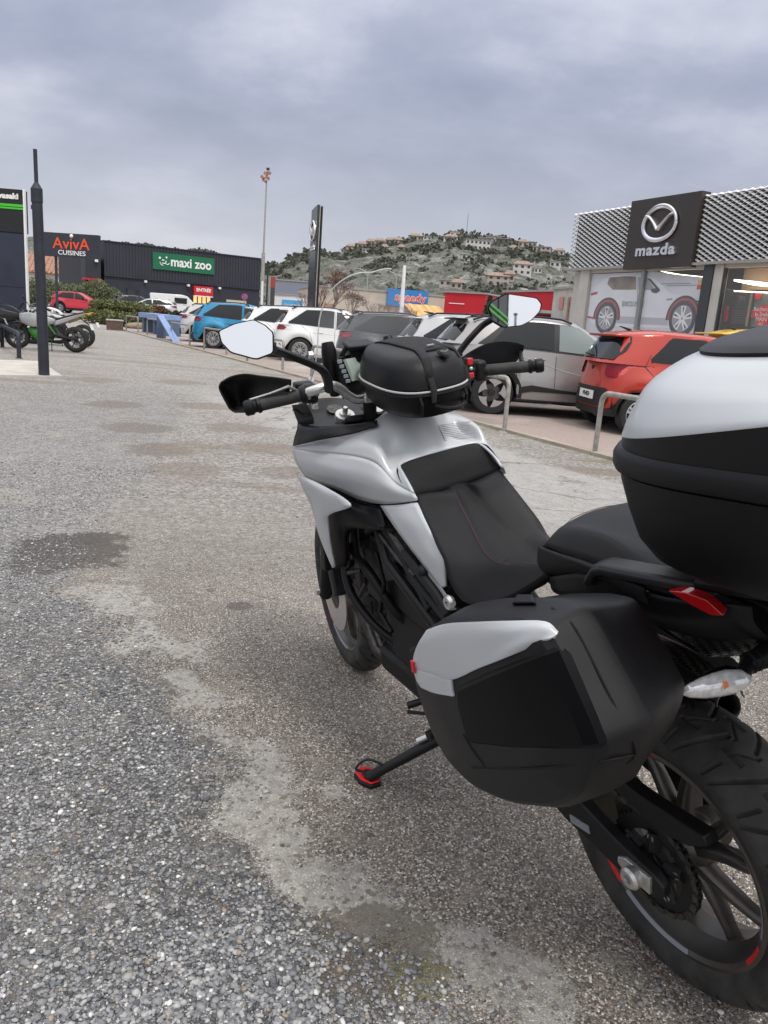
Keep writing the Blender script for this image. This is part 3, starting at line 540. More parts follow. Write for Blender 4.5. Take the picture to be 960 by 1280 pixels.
for cc_ in ((1.824, 1.854), (4.646, 1.907)):
    cx_, cz_ = cc_; P_ = lambda r_, t_: (cx_ + r_ * cos(t_), cz_ + .98 * r_ * sin(t_)); arc = lambda r_, n_=28: [P_(r_, 2 * pi * i / n_) for i in range(n_)]
    decal([P_(.56, pi * i / 16 - .1) for i in range(18)] + [P_(.30, -.1)], -.0725, prd, 'print_arch'); decal([P_(.50, pi * i / 16 - .1) for i in range(18)] + [P_(.30, -.1)], -.069, prr, 'print_arch'); decal(arc(.44), -.066, prd, 'print_tyre'); decal(arc(.33), -.063, prg, 'print_rim')
    for i in range(5):
        a = 2 * pi * i / 5 + .3
        decal([P_(.05, a - .9), P_(.31, a - .26), P_(.31, a + .26), P_(.05, a + .9)], -.060, white, 'print_spoke'); decal([P_(.12, a), P_(.28, a - .10), P_(.28, a + .10)], -.057, prd, 'print_spoke')
MB().box((F0[0] + 2.2, F0[1] + 3.0, 4.98), (.9, .9, .5)).build('roof_unit', cream, cd, smooth=0)

# ---- dealership behind the photographer, seen in the right mirror only, with its post
R1, R0 = V((9.008, -8.578, 4.007)), V((8.102, -7.862, 4.021)); dd_ = (R0 - R1); dd_.z = 0; dd_.normalize(); Wb = Wall((R1.x, R1.y), (R1.x + dd_.x * 7, R1.y + dd_.y * 7)); zb_ = R1.z
rb = empty('sign_wall', (0, 0, 0), 0, 'grey sign wall with green stripes reflected in the right mirror', 'wall')
gfr = mat('grey_front', (.10, .105, .11), .6, var=.2, vscale=2)
Wb.box(0, 7, 0, zb_ + 1.1, -.8, 0).build('wall', gfr, rb, smooth=0)
for i in range(2): Wb.box(0, 7, zb_ - .02 + i * .11, zb_ + .025 + i * .11, .003, .03).build('green_stripe', MATS['green_stripe'], rb, smooth=0)
for i in range(9): Wb.box(i * .8, i * .8 + .02, 0, zb_ + 1.1, .002, .02).build('joint', backing, rb, smooth=0)
p, q = V((11.656, -11.594, 4.781)), V((11.648, -11.596, 5.044)); o = empty('street_lamp', (p.x, p.y, 0), 0, 'slender lamp post reflected in the right mirror', 'street lamp'); MB().tube([(0, 0, 0), (0, 0, q.z)], [.05, .03], 8).build('post', tin, o); MB().box((0, 0, q.z), (.07, .07, .05)).build('lamp', dgrey, o, smooth=0)

# ================================================================== hill, far buildings, trees
from mathutils import noise as mn
def az_el(px, py):
    d = _f * 1. + _r * ((px - 480) / FPX) - _u * ((py - 640) / FPX); return atan2(d.x, d.y), atan2(d.z, hypot(d.x, d.y))
# skyline of the ridge: (azimuth, elevation) in radians, read along the horizon from left to right
RIDGE = [(-0.5063, 0.0554), (-0.4596, 0.0638), (-0.4274, 0.0682), (-0.386, 0.0683), (-0.3431, 0.0683), (-0.2898, 0.0673), (-0.2347, 0.0651), (-0.1875, 0.06), (-0.1702, 0.0586), (-0.1539, 0.0581), (-0.1398, 0.0667), (-0.1159, 0.0751), (-0.0919, 0.0797), (-0.0725, 0.0822), (-0.0582, 0.0879), (-0.0293, 0.0937), (-0.0004, 0.0994), (0.0237, 0.1029), (0.0427, 0.1078), (0.0569, 0.1124), (0.0761, 0.1136), (0.1006, 0.1105), (0.1295, 0.1095), (0.1538, 0.1054), (0.1731, 0.1019), (0.1971, 0.0987), (0.2259, 0.0921), (0.2723, 0.0872), (0.3532, 0.0778), (0.4539, 0.0679), (0.5318, 0.0566)]
def ridge(a):
    if a <= RIDGE[0][0]: return max(.006, RIDGE[0][1] - .075 * (RIDGE[0][0] - a))
    for (a0, e0), (a1, e1) in zip(RIDGE, RIDGE[1:]):
        if a <= a1: return e0 + (e1 - e0) * ss((a - a0) / (a1 - a0)) * .5 + (e1 - e0) * (a - a0) / (a1 - a0) * .5
    return max(.006, RIDGE[-1][1] - .06 * (a - RIDGE[-1][0]))
D0_, D1_ = 230., 560.
def hill_z(a, d):
    H = tan(ridge(a)) * D1_; t = (d - D0_) / (D1_ - D0_)
    if t <= 0: return 0.
    x, y = d * sin(a), d * cos(a); n = mn.fractal((x * .012, y * .012, .3), .9, 2.1, 5) * 8 + mn.fractal((x * .05, y * .05, 1.3), .8, 2.1, 4) * 3.2
    b = H * (t ** 1.25 if t < 1 else 1 - (t - 1) * .9)
    return max(-1., b + n * min(1, t * 3) * (1 - .78 * ss(1 - abs(t - 1) * 4)))
hm = mat('limestone_hill', (.3, .3, .3), .95); k = nodes(hm)
rock = k.ramp(k.noise(.09, 8, .68), [(.36, (.07, .068, .062)), (.46, (.14, .135, .125)), (.55, (.23, .22, .205)), (.68, (.35, .34, .32))])
scrub = k.mix(k.step(k.noise(.05, 9, .82), .47, .54), rock, (.125, .12, .105)); scrub = k.mix(k.step(k.noise(.22, 9, .9), .495, .53), scrub, (.045, .058, .035)); k.L(scrub, k.p.inputs['Base Color'])
NA, ND = 300, 70; vs = []
for i in range(NA + 1):
    a = -1.30 + 2.45 * i / NA
    for j in range(ND + 1): d = D0_ - 25 + (D1_ * 1.35 - D0_ + 25) * j / ND; vs.append((d * sin(a), d * cos(a), hill_z(a, d)))
MB().add(vs, [(i * (ND + 1) + j, (i + 1) * (ND + 1) + j, (i + 1) * (ND + 1) + j + 1, i * (ND + 1) + j + 1) for i in range(NA) for j in range(ND)]).build('hill', hm, kind='structure', smooth=80)
def on_hill(px, py):
    a, e = az_el(px, py)
    for j in range(400):
        d = D0_ + j * (D1_ * 1.02 - D0_) / 400
        if hill_z(a, d) >= CAM_H + tan(e) * d: return V((d * sin(a), d * cos(a), hill_z(a, d))), a
    d = D1_ * .985; return V((d * sin(a), d * cos(a), hill_z(a, d))), a
green_far = mat('far_foliage', (.078, .083, .064), .9, var=.35, vscale=.15)  # hill haze put into the colour: leaf green lightened slightly
m = MB(); r2 = random.Random(11); cs_ = []
for i in range(8500):
    a = -.42 + .86 * r2.random(); d = D0_ + (D1_ - D0_) * r2.random() ** .75; x, y = d * sin(a), d * cos(a); t_ = (d - D0_) / (D1_ - D0_)
    if mn.fractal((x * .035, y * .035, 4.), 1, 2, 3) < .30 * r2.random() ** .7 - .05 - .12 * (a > .15) * t_ - .20 * t_ ** 3: continue
    s_ = r2.uniform(.6, 2.1) * (1 + .5 * (t_ > .7)); cs_.append((x, y, hill_z(a, d) + s_ * .35, s_, .75))
vs, fs = [], []
for x, y, z, s_, kz in cs_:
    for q in range(10):
        u = V((r2.gauss(0, 1), r2.gauss(0, 1), r2.gauss(0, 1))).normalized() * s_ * r2.uniform(.4, 1); p = V((x + u.x, y + u.y, z + u.z * kz)); d1 = V((r2.gauss(0, 1), r2.gauss(0, .6), r2.gauss(0, .8))).normalized() * s_ * .42; d2 = d1.cross(V((r2.gauss(0, .4), 1, r2.gauss(0, .4)))).normalized() * s_ * .36; o = len(vs); vs += [tuple(p - d1), tuple(p + d2), tuple(p + d1), tuple(p - d2)]; fs.append((o, o + 1, o + 2, o + 3))
m.v, m.f = vs, fs
m.build('hillside_bushes', green_far, kind='stuff', smooth=0, fixn=False)
houses = [ # px, py, width, height, wall, roof, label
 (440,311,16,5,'b','t','low beige house lowest on the left ridge of the hill'), (452,309,13,6,'b','t','beige house with tiled roof second from the left on the ridge'), (463,307,12,7,'b','t','tall narrow beige house in the row on the left ridge'),
 (474,305,14,6,'w','t','pale house right of the narrow one on the left ridge'), (487,304,13,6,'b','t','beige tiled house near the middle of the ridge row'), (498,303,12,5,'b','t','small beige house closing the ridge row on its right'),
 (519,299,18,6,'b','t','wide beige house with a tiled roof on the hill shoulder'), (568,296,14,7,'w','f','white house crowning the hilltop beside the thin mast'), (563,299,20,5,'w','t','low white house just beneath the hilltop'),
 (597,311,34,11,'w','f','large white modern terraced building high on the hillside'), (606,303,20,7,'c','f','grey flat roofed block behind the terraced building'), (618,300,26,6,'b','f','long beige house right of the hilltop trees'), (629,303,16,6,'d','f','dark house at the right end of the long beige one'),
 (653,308,13,7,'b','t','small beige house with tiled roof on the right shoulder'), (665,307,13,6,'c','f','grey house next to the small beige one on the right shoulder'), (676,316,24,8,'b','f','sprawling stone house below the right shoulder'), (699,313,14,6,'w','t','white house half hidden among trees at the far right of the ridge'),
 (652,343,20,10,'w','t','white three storey house with orange roof on the lower hill'), (672,341,9,5,'w','f','small white hut right of the orange roofed house'), (693,334,12,6,'w','f','pale house among the trees on the right slope'),
 (570,360,12,6,'b','t','little pink house at the foot of the hill'), (622,356,22,8,'b','t','pink beige houses block at the foot of the hill'), (636,352,10,7,'b','t','narrow pink house behind the cypress at the hill foot'), (501,311,9,4,'b','t','small house on the slope under the ridge row'),
 (430,314,10,4,'w','f','tiny pale house at the left foot of the ridge row'), (457,314,9,4,'w','f','small white house just below the left ridge row'), (480,311,10,4,'b','t','beige cottage beneath the middle of the ridge row'), (534,298,12,4,'w','f','pale low house right of the hill shoulder'), (641,312,10,4,'w','t','white cottage below the dark ridge house'), (583,322,11,4,'w','f','solitary white house halfway up the slope'), (556,356,12,5,'b','f','sand coloured house behind the red store roof')]
hw = {'b': mat('house_beige', (.42, .37, .32), .85, var=.1, vscale=.3), 'w': mat('house_white', (.55, .53, .50), .85, var=.08, vscale=.3), 'c': mat('house_grey', (.32, .31, .30), .85), 'd': mat('house_dark', (.14, .13, .12), .85)}
roofm = mat('house_roof', (.28, .21, .17), .9, var=.25, vscale=1.)
for px, py, w, h, wc, rf, lab in houses:
    p, a = on_hill(px, py + 2); o = empty('hillside_house', p, -a + r2.uniform(-.25, .25), lab, 'house', 'houses on the hill'); w *= .46; h *= .54; dp = w * .6
    MB().box((0, dp / 2, h / 2 - 1.5), (w, dp, h + 3)).build('wall', hw[wc], o, smooth=0)
    if rf == 't':
        m = MB(); e = .6; m.add([(-w / 2 - e, -e, h - .1), (w / 2 + e, -e, h - .1), (w / 2 + e, dp + e, h - .1), (-w / 2 - e, dp + e, h - .1), (-w / 2 + dp * .3, dp / 2, h + 1.7), (w / 2 - dp * .3, dp / 2, h + 1.7)], [(0, 1, 5, 4), (1, 2, 5), (2, 3, 4, 5), (3, 0, 4), (3, 2, 1, 0)]); m.build('roof', roofm, o, smooth=0)
    else: MB().box((0, dp / 2, h + .15), (w + .8, dp + .8, .35)).build('roof', hw['c'], o, smooth=0)
    nw = max(2, int(w / 2.6)); nf = 3 if h > 6 else (2 if h > 4 else 1)
    for f_ in range(nf):
        for i in range(nw): MB().box((-w / 2 + w * (i + .5) / nw, -.05, h * (f_ + .55) / nf), (min(1.3, w / nw * .5), .12, h / nf * .42)).build('window', darkglass, o, smooth=0)
p, a = on_hill(583, 294); o = tag(MB().tube([p, p + V((0, 0, 14))], .22, 6).build('radio_mast', tin), 'thin mast standing on the hilltop', 'mast')

# ---- foliage helper: many small leaf faces spread through clumps
def leaf_cloud(cs, n, size, seed, flat=.6):
    r = random.Random(seed); m = MB(); tot = sum(c[3] for c in cs); vs = []; fs = []
    for x, y, z, rad, *sq in cs:
        kz = sq[0] if sq else .8
        for i in range(int(n * rad / tot)):
            u = r.gauss(0, 1), r.gauss(0, 1), r.gauss(0, 1); l = sqrt(sum(v * v for v in u)) or 1; q = rad * (.55 + .45 * r.random()) if r.random() < .8 else rad * r.random()
            p = V((x + u[0] / l * q, y + u[1] / l * q, z + u[2] / l * q * kz)); s_ = size * r.uniform(.6, 1.3)
            d1 = V((r.gauss(0, 1), r.gauss(0, 1), r.gauss(0, flat))).normalized(); d2 = d1.cross(V((r.gauss(0, 1), r.gauss(0, 1), r.gauss(0, 1)))).normalized()
            o = len(vs); vs += [p - d1 * s_, p + d2 * s_ * .45, p + d1 * s_, p - d2 * s_ * .45]; fs.append((o, o + 1, o + 2, o + 3))
    m.v, m.f = [tuple(v) for v in vs], fs; return m
leafg = mat('hedge_leaves', (.10, .13, .035), .7, var=.45, vscale=2.5, dirt=(.19, .20, .07)); leafd = mat('dark_leaves', (.035, .055, .026), .75, var=.4, vscale=1.5); leafr = mat('reddish_leaves', (.13, .065, .04), .8, var=.4, vscale=2.5); leafo = mat('olive_leaves', (.13, .15, .075), .75, var=.4, vscale=1.2)
bark = mat('bark', (.10, .075, .06), .9, var=.3, vscale=8); twig = mat('bare_twigs', (.15, .095, .085), .9, var=.3, vscale=3)
def bush(name, cs, n, size, mm, seed, label, cat, group=None):
    o = empty(name, (cs[0][0], cs[0][1], gz(cs[0][0], cs[0][1])), 0, label, cat, group); l = [(x - o.location.x, y - o.location.y, z - o.location.z, *q) for x, y, z, *q in cs]
    core = MB()
    for x, y, z, rad, *q in l: core.ball((x, y, z), (rad * .62, rad * .62, rad * .55 * (q[0] if q else .8)), 8, 6)
    core.build('stems', bark, o); leaf_cloud(l, n, size, seed).build('foliage', mm, o, smooth=0, fixn=False); return o
# clipped hedge beside the lot, its reddish neighbour and the far shrubs
hp0, hp1 = V((-17.2, 44.5, 0)), V((-13.9, 42.2, 0)); cs = []
for i in range(12):
    t = i / 11; p = hp0.lerp(hp1, t); zz = gz(p.x, p.y)
    cs += [(p.x, p.y, .42 + zz, .52, .8), (p.x + .2, p.y + .5, 1.0 + zz, .50, .75), (p.x + .3, p.y + 1.1, .7 + zz, .6, .9)]
bush('hedge', cs, 15000, .075, leafg, 1, 'clipped green hedge behind the brown block at the lot edge', 'hedge')
bush('hedge', [(-14.3 + i * .38, 50 + .2 * i, .65, .45, .9) for i in range(1, 6)], 6000, .08, leafd, 2, 'dark green hedge in front of the red store entrance', 'hedge')
bush('bush', [(-15.0, 49, .7, .60, 1.1), (-14.6, 49.2, .85, .45, 1.)], 3500, .08, leafr, 3, 'rust coloured bush between the two green hedges', 'bush')
bush('bush', [(-13.6, 50.2, .7, .4, .9), (-13.2, 50.4, .75, .4)], 1800, .08, leafr, 4, 'dull reddish bush in the middle of the far hedge', 'bush')
bush('bush', [(-12.6, 50, .75, .5, 1.), (-12.1, 50.2, .7, .45)], 2500, .08, leafd, 5, 'round dark bush beside the pale blue car', 'bush')
cs = [(-30 + i * 1.05, 66 + .3 * sin(i * 2.), 1.15 + .35 * sin(i * 1.7) + gz(-25, 66), 1.15 + .2 * cos(i * 2.3), 1.0) for i in range(7)]
bush('oleander_bushes', [(x, y, z, q, w_) for x, y, z, q, w_ in cs], 26000, .085, leafo, 6, 'tall grey green bushes behind the red car', 'bush')
bush('tree', [(-42, 84, 5., 1.8, 1.3), (-40.6, 84, 4.2, 1.5, 1.2)], 3500, .2, leafd, 7, 'dark tree between the dealership corner and the tall post', 'tree')
def bare_tree(x, y, h, seed, label, spread=.55, mm=None, leaf=0):
    r = random.Random(seed); o = empty('bare_tree', (x, y, 0), 0, label, 'tree'); m = MB(); tips = []
    def br(p, d, l, rad, dep):
        q = p + d * l; m.tube([p, p.lerp(q, .5) + V((r.uniform(-1, 1), r.uniform(-1, 1), 0)) * l * .06, q], [rad, rad * .85, rad * .65], 5 if dep < 2 else 3, caps=False)
        if dep >= 5: tips.append(q); return
        for i in range(3 if dep else 4):
            a = r.uniform(0, 6.28); sp = spread * r.uniform(.6, 1.3); e = V((cos(a), sin(a), 0)); nd = (d + e * sp + V((0, 0, .12))).normalized(); br(q if i else q, nd, l * r.uniform(.62, .8), rad * .55, dep + 1)
    br(V((0, 0, 0)), V((0, 0, 1)), h * .27, h * .022, 0); m.build('trunk', mm or twig, o, smooth=0, fixn=False)
    if leaf: leaf_cloud([(t.x, t.y, t.z, .25) for t in tips], leaf, .08, seed).build('crown', leafr, o, smooth=0, fixn=False)
    return o
def atp(px, py, Y):
    d = _f + _r * ((px - 480) / FPX) - _u * ((py - 640) / FPX); return V((0, 0, CAM_H)) + d * (Y / d.y)
for px, Y, h, lab, lf in ((412, 62, 5.6, 'bare reddish tree right beside the dark totem', 900), (437, 66, 3.9, 'small bare reddish tree inside the outline of the windscreen', 900), (400, 70, 5.0, 'thin bare tree just behind the dark totem', 300), (468, 72, 4.0, 'small leafless tree left of the blue sign', 0), (485, 75, 3.9, 'leafless tree under the blue sign', 0), (512, 74, 3.6, 'leafless bush like tree right of the blue sign', 0), (378, 80, 4.4, 'bare tree between the blue shop sign and the totem', 0)):
    p = atp(px, 385, Y); bare_tree(p.x, p.y, h, int(px), lab, leaf=lf)
p = atp(611, 390, 58); o = empty('cypress', (p.x, p.y, 0), 0, 'narrow dark cypress in front of the red stores', 'tree')
MB().tube([(0, 0, 0), (0, 0, 1.2)], .1, 8).build('trunk', bark, o); leaf_cloud([(0, 0, .9 + i * .33, .62 * (1 - (i / 9) ** 1.6) + .07, 1.) for i in range(9)], 5200, .09, 8).build('crown', leafd, o, smooth=0, fixn=False)

# ---- mid-distance commercial strip
def simple_building(name, label, p0, p1, z1, depth, mm, cat='building', z0=0):
    o = empty(name, (0, 0, 0), 0, label, cat); w = Wall(p0, p1); wallbox(p0, p1, -.3, z1, depth).build('wall', mm, o, smooth=0); w.box(-.1, w.len + .1, z1, z1 + .15, -depth, .12).build('roof_edge', hw['c'], o, smooth=0); return o, w
def P2(px, Y): p = atp(px, 385, Y); return (p.x, p.y)
b, w = simple_building('garage', 'long beige commercial building with a blue billboard on its roofline', P2(396, 92), P2(556, 96), 4.7, 16, cream)
for i in range(9): w.box(.6 + i * 1.75, 1.5 + i * 1.75, .9, 2.4, .01, .05).build('window', darkglass, b, smooth=0)
sb = w.box(w.len * .53, w.len * .85, 3.25, 5.15, .1, .4).build('sign_board', bluesign, b, smooth=0); put_text('speedy', 1.35, w.pt(w.len * .71, 4.25, .43), w.d, (0, 0, 1), white, sb, bold=.055); put_text('speedy', 1.35, w.pt(w.len * .71, 4.25, .46), w.d, (0, 0, 1), orange, sb, bold=.012)
w.box(.3, 1.9, 0, 2.9, .02, .3).build('brick_bay', tile, b, smooth=0)
b, w = simple_building('awning_shop', 'low shop with a sloping yellow and orange awning left of the red store', P2(508, 84), P2(552, 84), 2.6, 6, cream)
awy = mat('yellow_awning', (.62, .42, .16), .7, var=.1); awo = mat('orange_awning', (.60, .33, .13), .7)
n = 9
for i in range(n):
    t0, t1 = w.len * i / n + .3, w.len * (i + 1) / n + .3; m = MB(); m.add([w.pt(t0 - .6, 3.35, -.5), w.pt(t1 - .6, 3.35, -.5), w.pt(t1 + .5, 2.15, 1.6), w.pt(t0 + .5, 2.15, 1.6)], [(0, 1, 2, 3)]).build('awning_stripe', awy if i % 2 else awo, b, smooth=0, solid=.05)
w.box(-.3, w.len + 1.1, 1.95, 2.15, 1.5, 1.62).build('awning_valance', awo, b, smooth=0)
redstore = mat('red_store', (.50, .012, .022), .55, var=.08, vscale=.8)
b, w = simple_building('red_store', 'red box store with a white line and a framed poster left of the cypress', P2(555, 80), P2(606, 78), 4.6, 12, redstore, 'store')
w.box(.5, w.len * .5, 3.55, 3.63, .02, .05).build('white_line', white, b, smooth=0); pf = w.box(w.len * .48, w.len * .80, .6, 2.7, .02, .12).build('poster_frame', white, b, smooth=0); w.box(w.len * .50, w.len * .78, 1.9, 2.6, .12, .15).build('poster', awy, pf, smooth=0); w.box(w.len * .50, w.len * .78, .7, 1.8, .12, .14).build('poster', darkglass, pf, smooth=0)
b, w = simple_building('red_store', 'taller red store with white lettering and canopies behind the right mirror', P2(628, 66), P2(703, 58), 4.35, 12, redstore, 'store')
put_text('store', .5, w.pt(1.0, 3.9, .02), w.d, (0, 0, 1), mat('pale_red', (.62, .25, .25), .6), b)
w.box(1.5, w.len + .2, 2.75, 2.95, 0, 1.8).build('canopy', hw['c'], b, smooth=0); w.box(1.0, w.len, 1.0, 2.6, .01, .05).build('window', darkglass, b, smooth=0); w.box(w.len - .9, w.len - .7, 0, 4.5, .02, .3).build('downpipe', tile, b, smooth=0)
b, w = simple_building('white_warehouse', 'pale concrete warehouse between the red store and the showroom', P2(690, 52), P2(745, 46), 4.1, 14, concrete)
w.box(.4, 3.0, .4, 2.2, .01, .05).build('window', darkglass, b, smooth=0); w.box(-.5, 3.2, 2.05, 2.2, .0, 1.4).build('canopy', hw['c'], b, smooth=0); w.box(1.1, 1.7, 2.9, 3.6, .02, .06).build('number_plate_sign', mat('faint_red', (.50, .22, .20), .6), b, smooth=0); w.box(2.4, 2.65, .3, 3.6, .02, .08).build('door', tile, b, smooth=0)
m = MB(); p, q = P2(662, 70), P2(705, 70); m.add([(p[0], p[1], 4.6), (q[0], q[1], 5.6), (q[0] + 2, q[1] + 6, 5.6), (p[0], p[1] + 6, 4.6), (p[0], p[1], 0), (q[0], q[1], 0)], [(0, 1, 2, 3), (4, 5, 1, 0)]); tag(m.build('gabled_shed', concrete, smooth=0, solid=.2), 'grey shed with a slanting roof above the red store', 'shed')
b, w = simple_building('white_shop', 'small white shop with a blue panel left of the totem', P2(342, 88), P2(380, 88), 3.4, 8, white, 'shop')
w.box(w.len * .28, w.len * .92, 1.9, 2.9, .02, .12).build('sign_panel', mat('light_blue_sign', (.10, .38, .68), .45), b, smooth=0); put_text('carrosserie', .42, w.pt(w.len * .62, 2.4, .14), w.d, (0, 0, 1), white, b)
b, w = simple_building('grey_hall', 'grey blue hall with a pitched roof far behind the white shop', P2(335, 130), P2(384, 130), 6.6, 18, mat('hall_grey', (.20, .22, .27), .7))
for i in range(3): w.box(.6 + i * 1.9, 1.6 + i * 1.9, 3.4, 4.2, .02, .1).build('window', darkglass, b, smooth=0)

# ================================================================== posts, masts, totem
o = empty('lamp_post', (-5.81, 13.03, .03), 0, 'dark grey tapering post standing on the pale slab at left', 'post'); dk = mat('dark_post_paint', (.022, .026, .036), .55, var=.25, vscale=6, bump=.15, bscale=50)
MB().tube([(0, 0, 0), (-.01, 0, 1.4), (-.03, 0, 2.84)], [.086, .083, .080], 20).build('post', dk, o); MB().tube([(-.03, 0, 2.70), (-.03, 0, 2.90)], .089, 20).build('collar', dk, o); MB().tube([(-.03, 0, 2.90), (-.03, 0, 2.99)], [.088, .035], 16).build('collar', dk, o); MB().tube([(-.03, 0, 2.95), (-.035, 0, 3.48)], .030, 12).build('upper_mast', dk, o); MB().box((-.095, -.02, 2.62), (.03, .05, .06)).build('bracket', dk, o)
fp = atp(327, 385, 60); o = empty('floodlight_mast', (fp.x, fp.y, 0), 0, 'tall thin mast with a reddish lamp cluster beside the dark shed', 'mast')
MB().tube([(0, 0, 0), (0, 0, 5.6)], .13, 10).build('lower_mast', tin, o); MB().tube([(0, 0, 5.5), (.05, 0, 10.6)], [.07, .05], 8).build('upper_mast', tin, o)
for i, (x, z) in enumerate(((-.22, 10.75), (.0, 11.0), (.2, 11.1), (-.1, 10.55), (.12, 10.75))): MB().box((x, -.1, z), (.30, .22, .20), Matrix.Rotation(.5, 3, 'Y')).build('lamp_head', tile, o, smooth=0)
MB().box((.12, 0, 11.35), (.2, .2, .15)).build('aerial', dk, o)
for px, py, Y, h, r_, mm, lab in ((333, 385, 55, 4.6, .06, dk, 'thin dark post right of the tall mast'), (337, 385, 50, 3.5, .14, tin, 'stubby grey post with pale top next to the thin dark one'), (327, 385, 50, 3.2, .07, white, 'white post at the foot of the tall mast')):
    p = atp(px, py, Y); tag(MB().tube([(p.x, p.y, 0), (p.x, p.y, h)], r_, 10).build('post', mm), lab, 'post')
p = atp(340, 385, 48); o = empty('sign_post', (p.x, p.y, 0), 0, 'slim dark signal post with a red head left of the hill', 'sign'); MB().tube([(0, 0, 0), (0, 0, 2.8)], .13, 10).build('post', dgrey, o); MB().box((0, 0, 3.1), (.26, .2, .62)).build('head', mat('dull_red', (.30, .05, .05), .6), o, smooth=0)
p = atp(306, 371, 52); o = empty('parking_sign', (p.x, p.y, 0), 0, 'round no parking sign in front of the shed wall', 'sign'); MB().tube([(0, 0, 0), (0, 0, p.z)], .03, 8).build('post', tin, o)
MB().lathe([(.001, .02), (.21, .02), (.21, 0)], (0, -.03, p.z), (0, -1, 0), 24).build('rim', redpaint, o); MB().lathe([(.001, .03), (.155, .03), (.155, 0)], (0, -.03, p.z), (0, -1, 0), 24).build('disc', bluesign, o); MB().box((0, -.075, p.z), (.32, .01, .04), Matrix.Rotation(.78, 3, 'Y')).build('bar', redpaint, o, smooth=0)
p = atp(503, 385, 88); tag(MB().tube([(p.x, p.y, 0), (p.x - .1, p.y, 4.3), (p.x - .1, p.y, 7.4)], [.26, .22, .16], 10).build('chimney_stack', white), 'white round flue rising behind the blue billboard', 'flue')
for px, lab in ((493, 'curved street lamp left of the white flue'), (457, 'thin street lamp above the bare trees')):
    p = atp(px, 385, 100); o = empty('street_lamp', (p.x, p.y, 0), 0, lab, 'street lamp'); MB().tube([(0, 0, 0), (0, 0, 6.6), (-.3, 0, 7.2), (-1.1, 0, 7.5)], [.1, .07, .06, .05], 8).build('post', tin, o); MB().box((-1.3, 0, 7.48), (.6, .2, .12)).build('lamp', tin, o, smooth=0)
# dealership totem: two slabs with an emblem
tpz = atp(388, 383, 40); o = empty('totem_sign', (tpz.x + .10, tpz.y, 0), radians(-72), 'tall dark double slab totem with chrome emblem between the parked cars and hill', 'sign')
TH = 6.5
Wt = Wall((0, 0), (1.5, 0)); gl = mat('totem_black', (.035, .036, .038), .25, var=.1)
def tb(x0, x1, y0, y1, z0, z1, nm, mm, top=0):
    MB().add([(x0, y0, z0), (x1, y0, z0), (x1, y1, z0), (x0, y1, z0), (x0, y0, z1 - top), (x1, y0, z1), (x1, y1, z1), (x0, y1, z1 - top)], [(0, 1, 2, 3), (4, 5, 6, 7), (0, 1, 5, 4), (1, 2, 6, 5), (2, 3, 7, 6), (3, 0, 4, 7)]).build(nm, mm, o, smooth=0)
tb(-.80, .55, -.10, .0, 0, TH, 'front_slab', gl, .12); tb(-.76, .52, .02, .07, 0, TH - .02, 'core', tin, .12); tb(-.80, .55, .10, .17, 0, TH - .05, 'rear_slab', mat('totem_rear', (.012, .012, .013), .5), .12)
class _T:
    def pt(s, t, z, o_): return V((t, -.10 - o_, z))
emblem(_T(), -.08, 5.35, .52, .46, .05, o, 1.2); put_text('mazda', .42, (-.08, -.14, 4.58), (1, 0, 0), (0, 0, 1), chrome, o, bold=.012, extr=.02)

# ================================================================== hoops, small things on the lot
hoopm = mat('hoop_steel', (.33, .32, .29), .5, .3, var=.25, vscale=14, bump=.2, bscale=150)
def hoop(p, q, h, r_, mm, label, group, name='parking_hoop', cat='barrier hoop'):
    p, q = V(p), V(q); o = empty(name, (p.x, p.y, gz(p.x, p.y)), 0, label, cat, group); d = V((q.x - p.x, q.y - p.y, 0)); u = d.normalized(); c = .11
    pts = [V((0, 0, -.05)), V((0, 0, h - c))] + [V((0, 0, h - c)) + u * c * (1 - cos(a)) + V((0, 0, c * sin(a))) for a in [pi / 2 * i / 5 for i in range(1, 6)]]
    pts += [d - u * c * (1 - cos(a)) + V((0, 0, h - c + c * sin(a))) for a in [pi / 2 * i / 5 for i in range(5, 0, -1)]] + [d + V((0, 0, h - c)), d + V((0, 0, -.05))]
    MB().tube(pts, r_, 12).build('tube', mm, o, smooth=60)
    for a in (V((0, 0, 0)), d): MB().lathe([(.001, .012), (.07, .012), (.075, 0)], a, (0, 0, 1), 14).build('foot', mm, o)
    return o
HP = [(743, 568, None, None, 'grey hoop behind the red hatchback, nearest the camera'), (505, 503, 630, 540, 'grey hoop in front of the silver crossover wheel'), (389, 474, 450, 490, 'grey hoop seen through the windscreen edge'), (309, 452, 353, 464, 'grey hoop right below the left mirror glass'), (255, 437.6, 283, 444, 'grey hoop behind the blue car'), (214, 426, 237, 433, 'grey hoop with the blue ramp at its left leg'), (184, 419, 201, 422, 'grey hoop around the blue frame'), (158, 413.7, 172.5, 416.5, 'farthest grey hoop beside the brown block')]
HG = [[(2.348, 8.843, 0)], [(0.199, 13.243, 0), (1.501, 10.265, 0)], [(-1.759, 16.78, 0), (-0.611, 14.592, 0)], [(-3.963, 21.204, 0), (-2.631, 18.55, 0)], [(-6.177, 25.531, 0), (-5.025, 23.538, 0)], [(-8.694, 30.661, 0), (-7.098, 27.274, 0)], [(-10.834, 34.515, 0), (-9.794, 33.008, 0)], [(-12.88, 37.867, -0), (-11.743, 36.076, 0)]]
for (a, b, c_, d_, lab), gg in zip(HP, HG):
    p = gg[0]; q = gg[1] if len(gg) > 1 else tuple(V(p) - kdir * 2.6); hoop(p, q, .70, .030, hoopm, lab, 'bent steel hoops along the kerb')
hoop((-7.878, 16.512, 0), (-9.782, 19.645, 0), .52, .045, dk, 'black bent hoop beside the parked motorcycles at left edge', None)
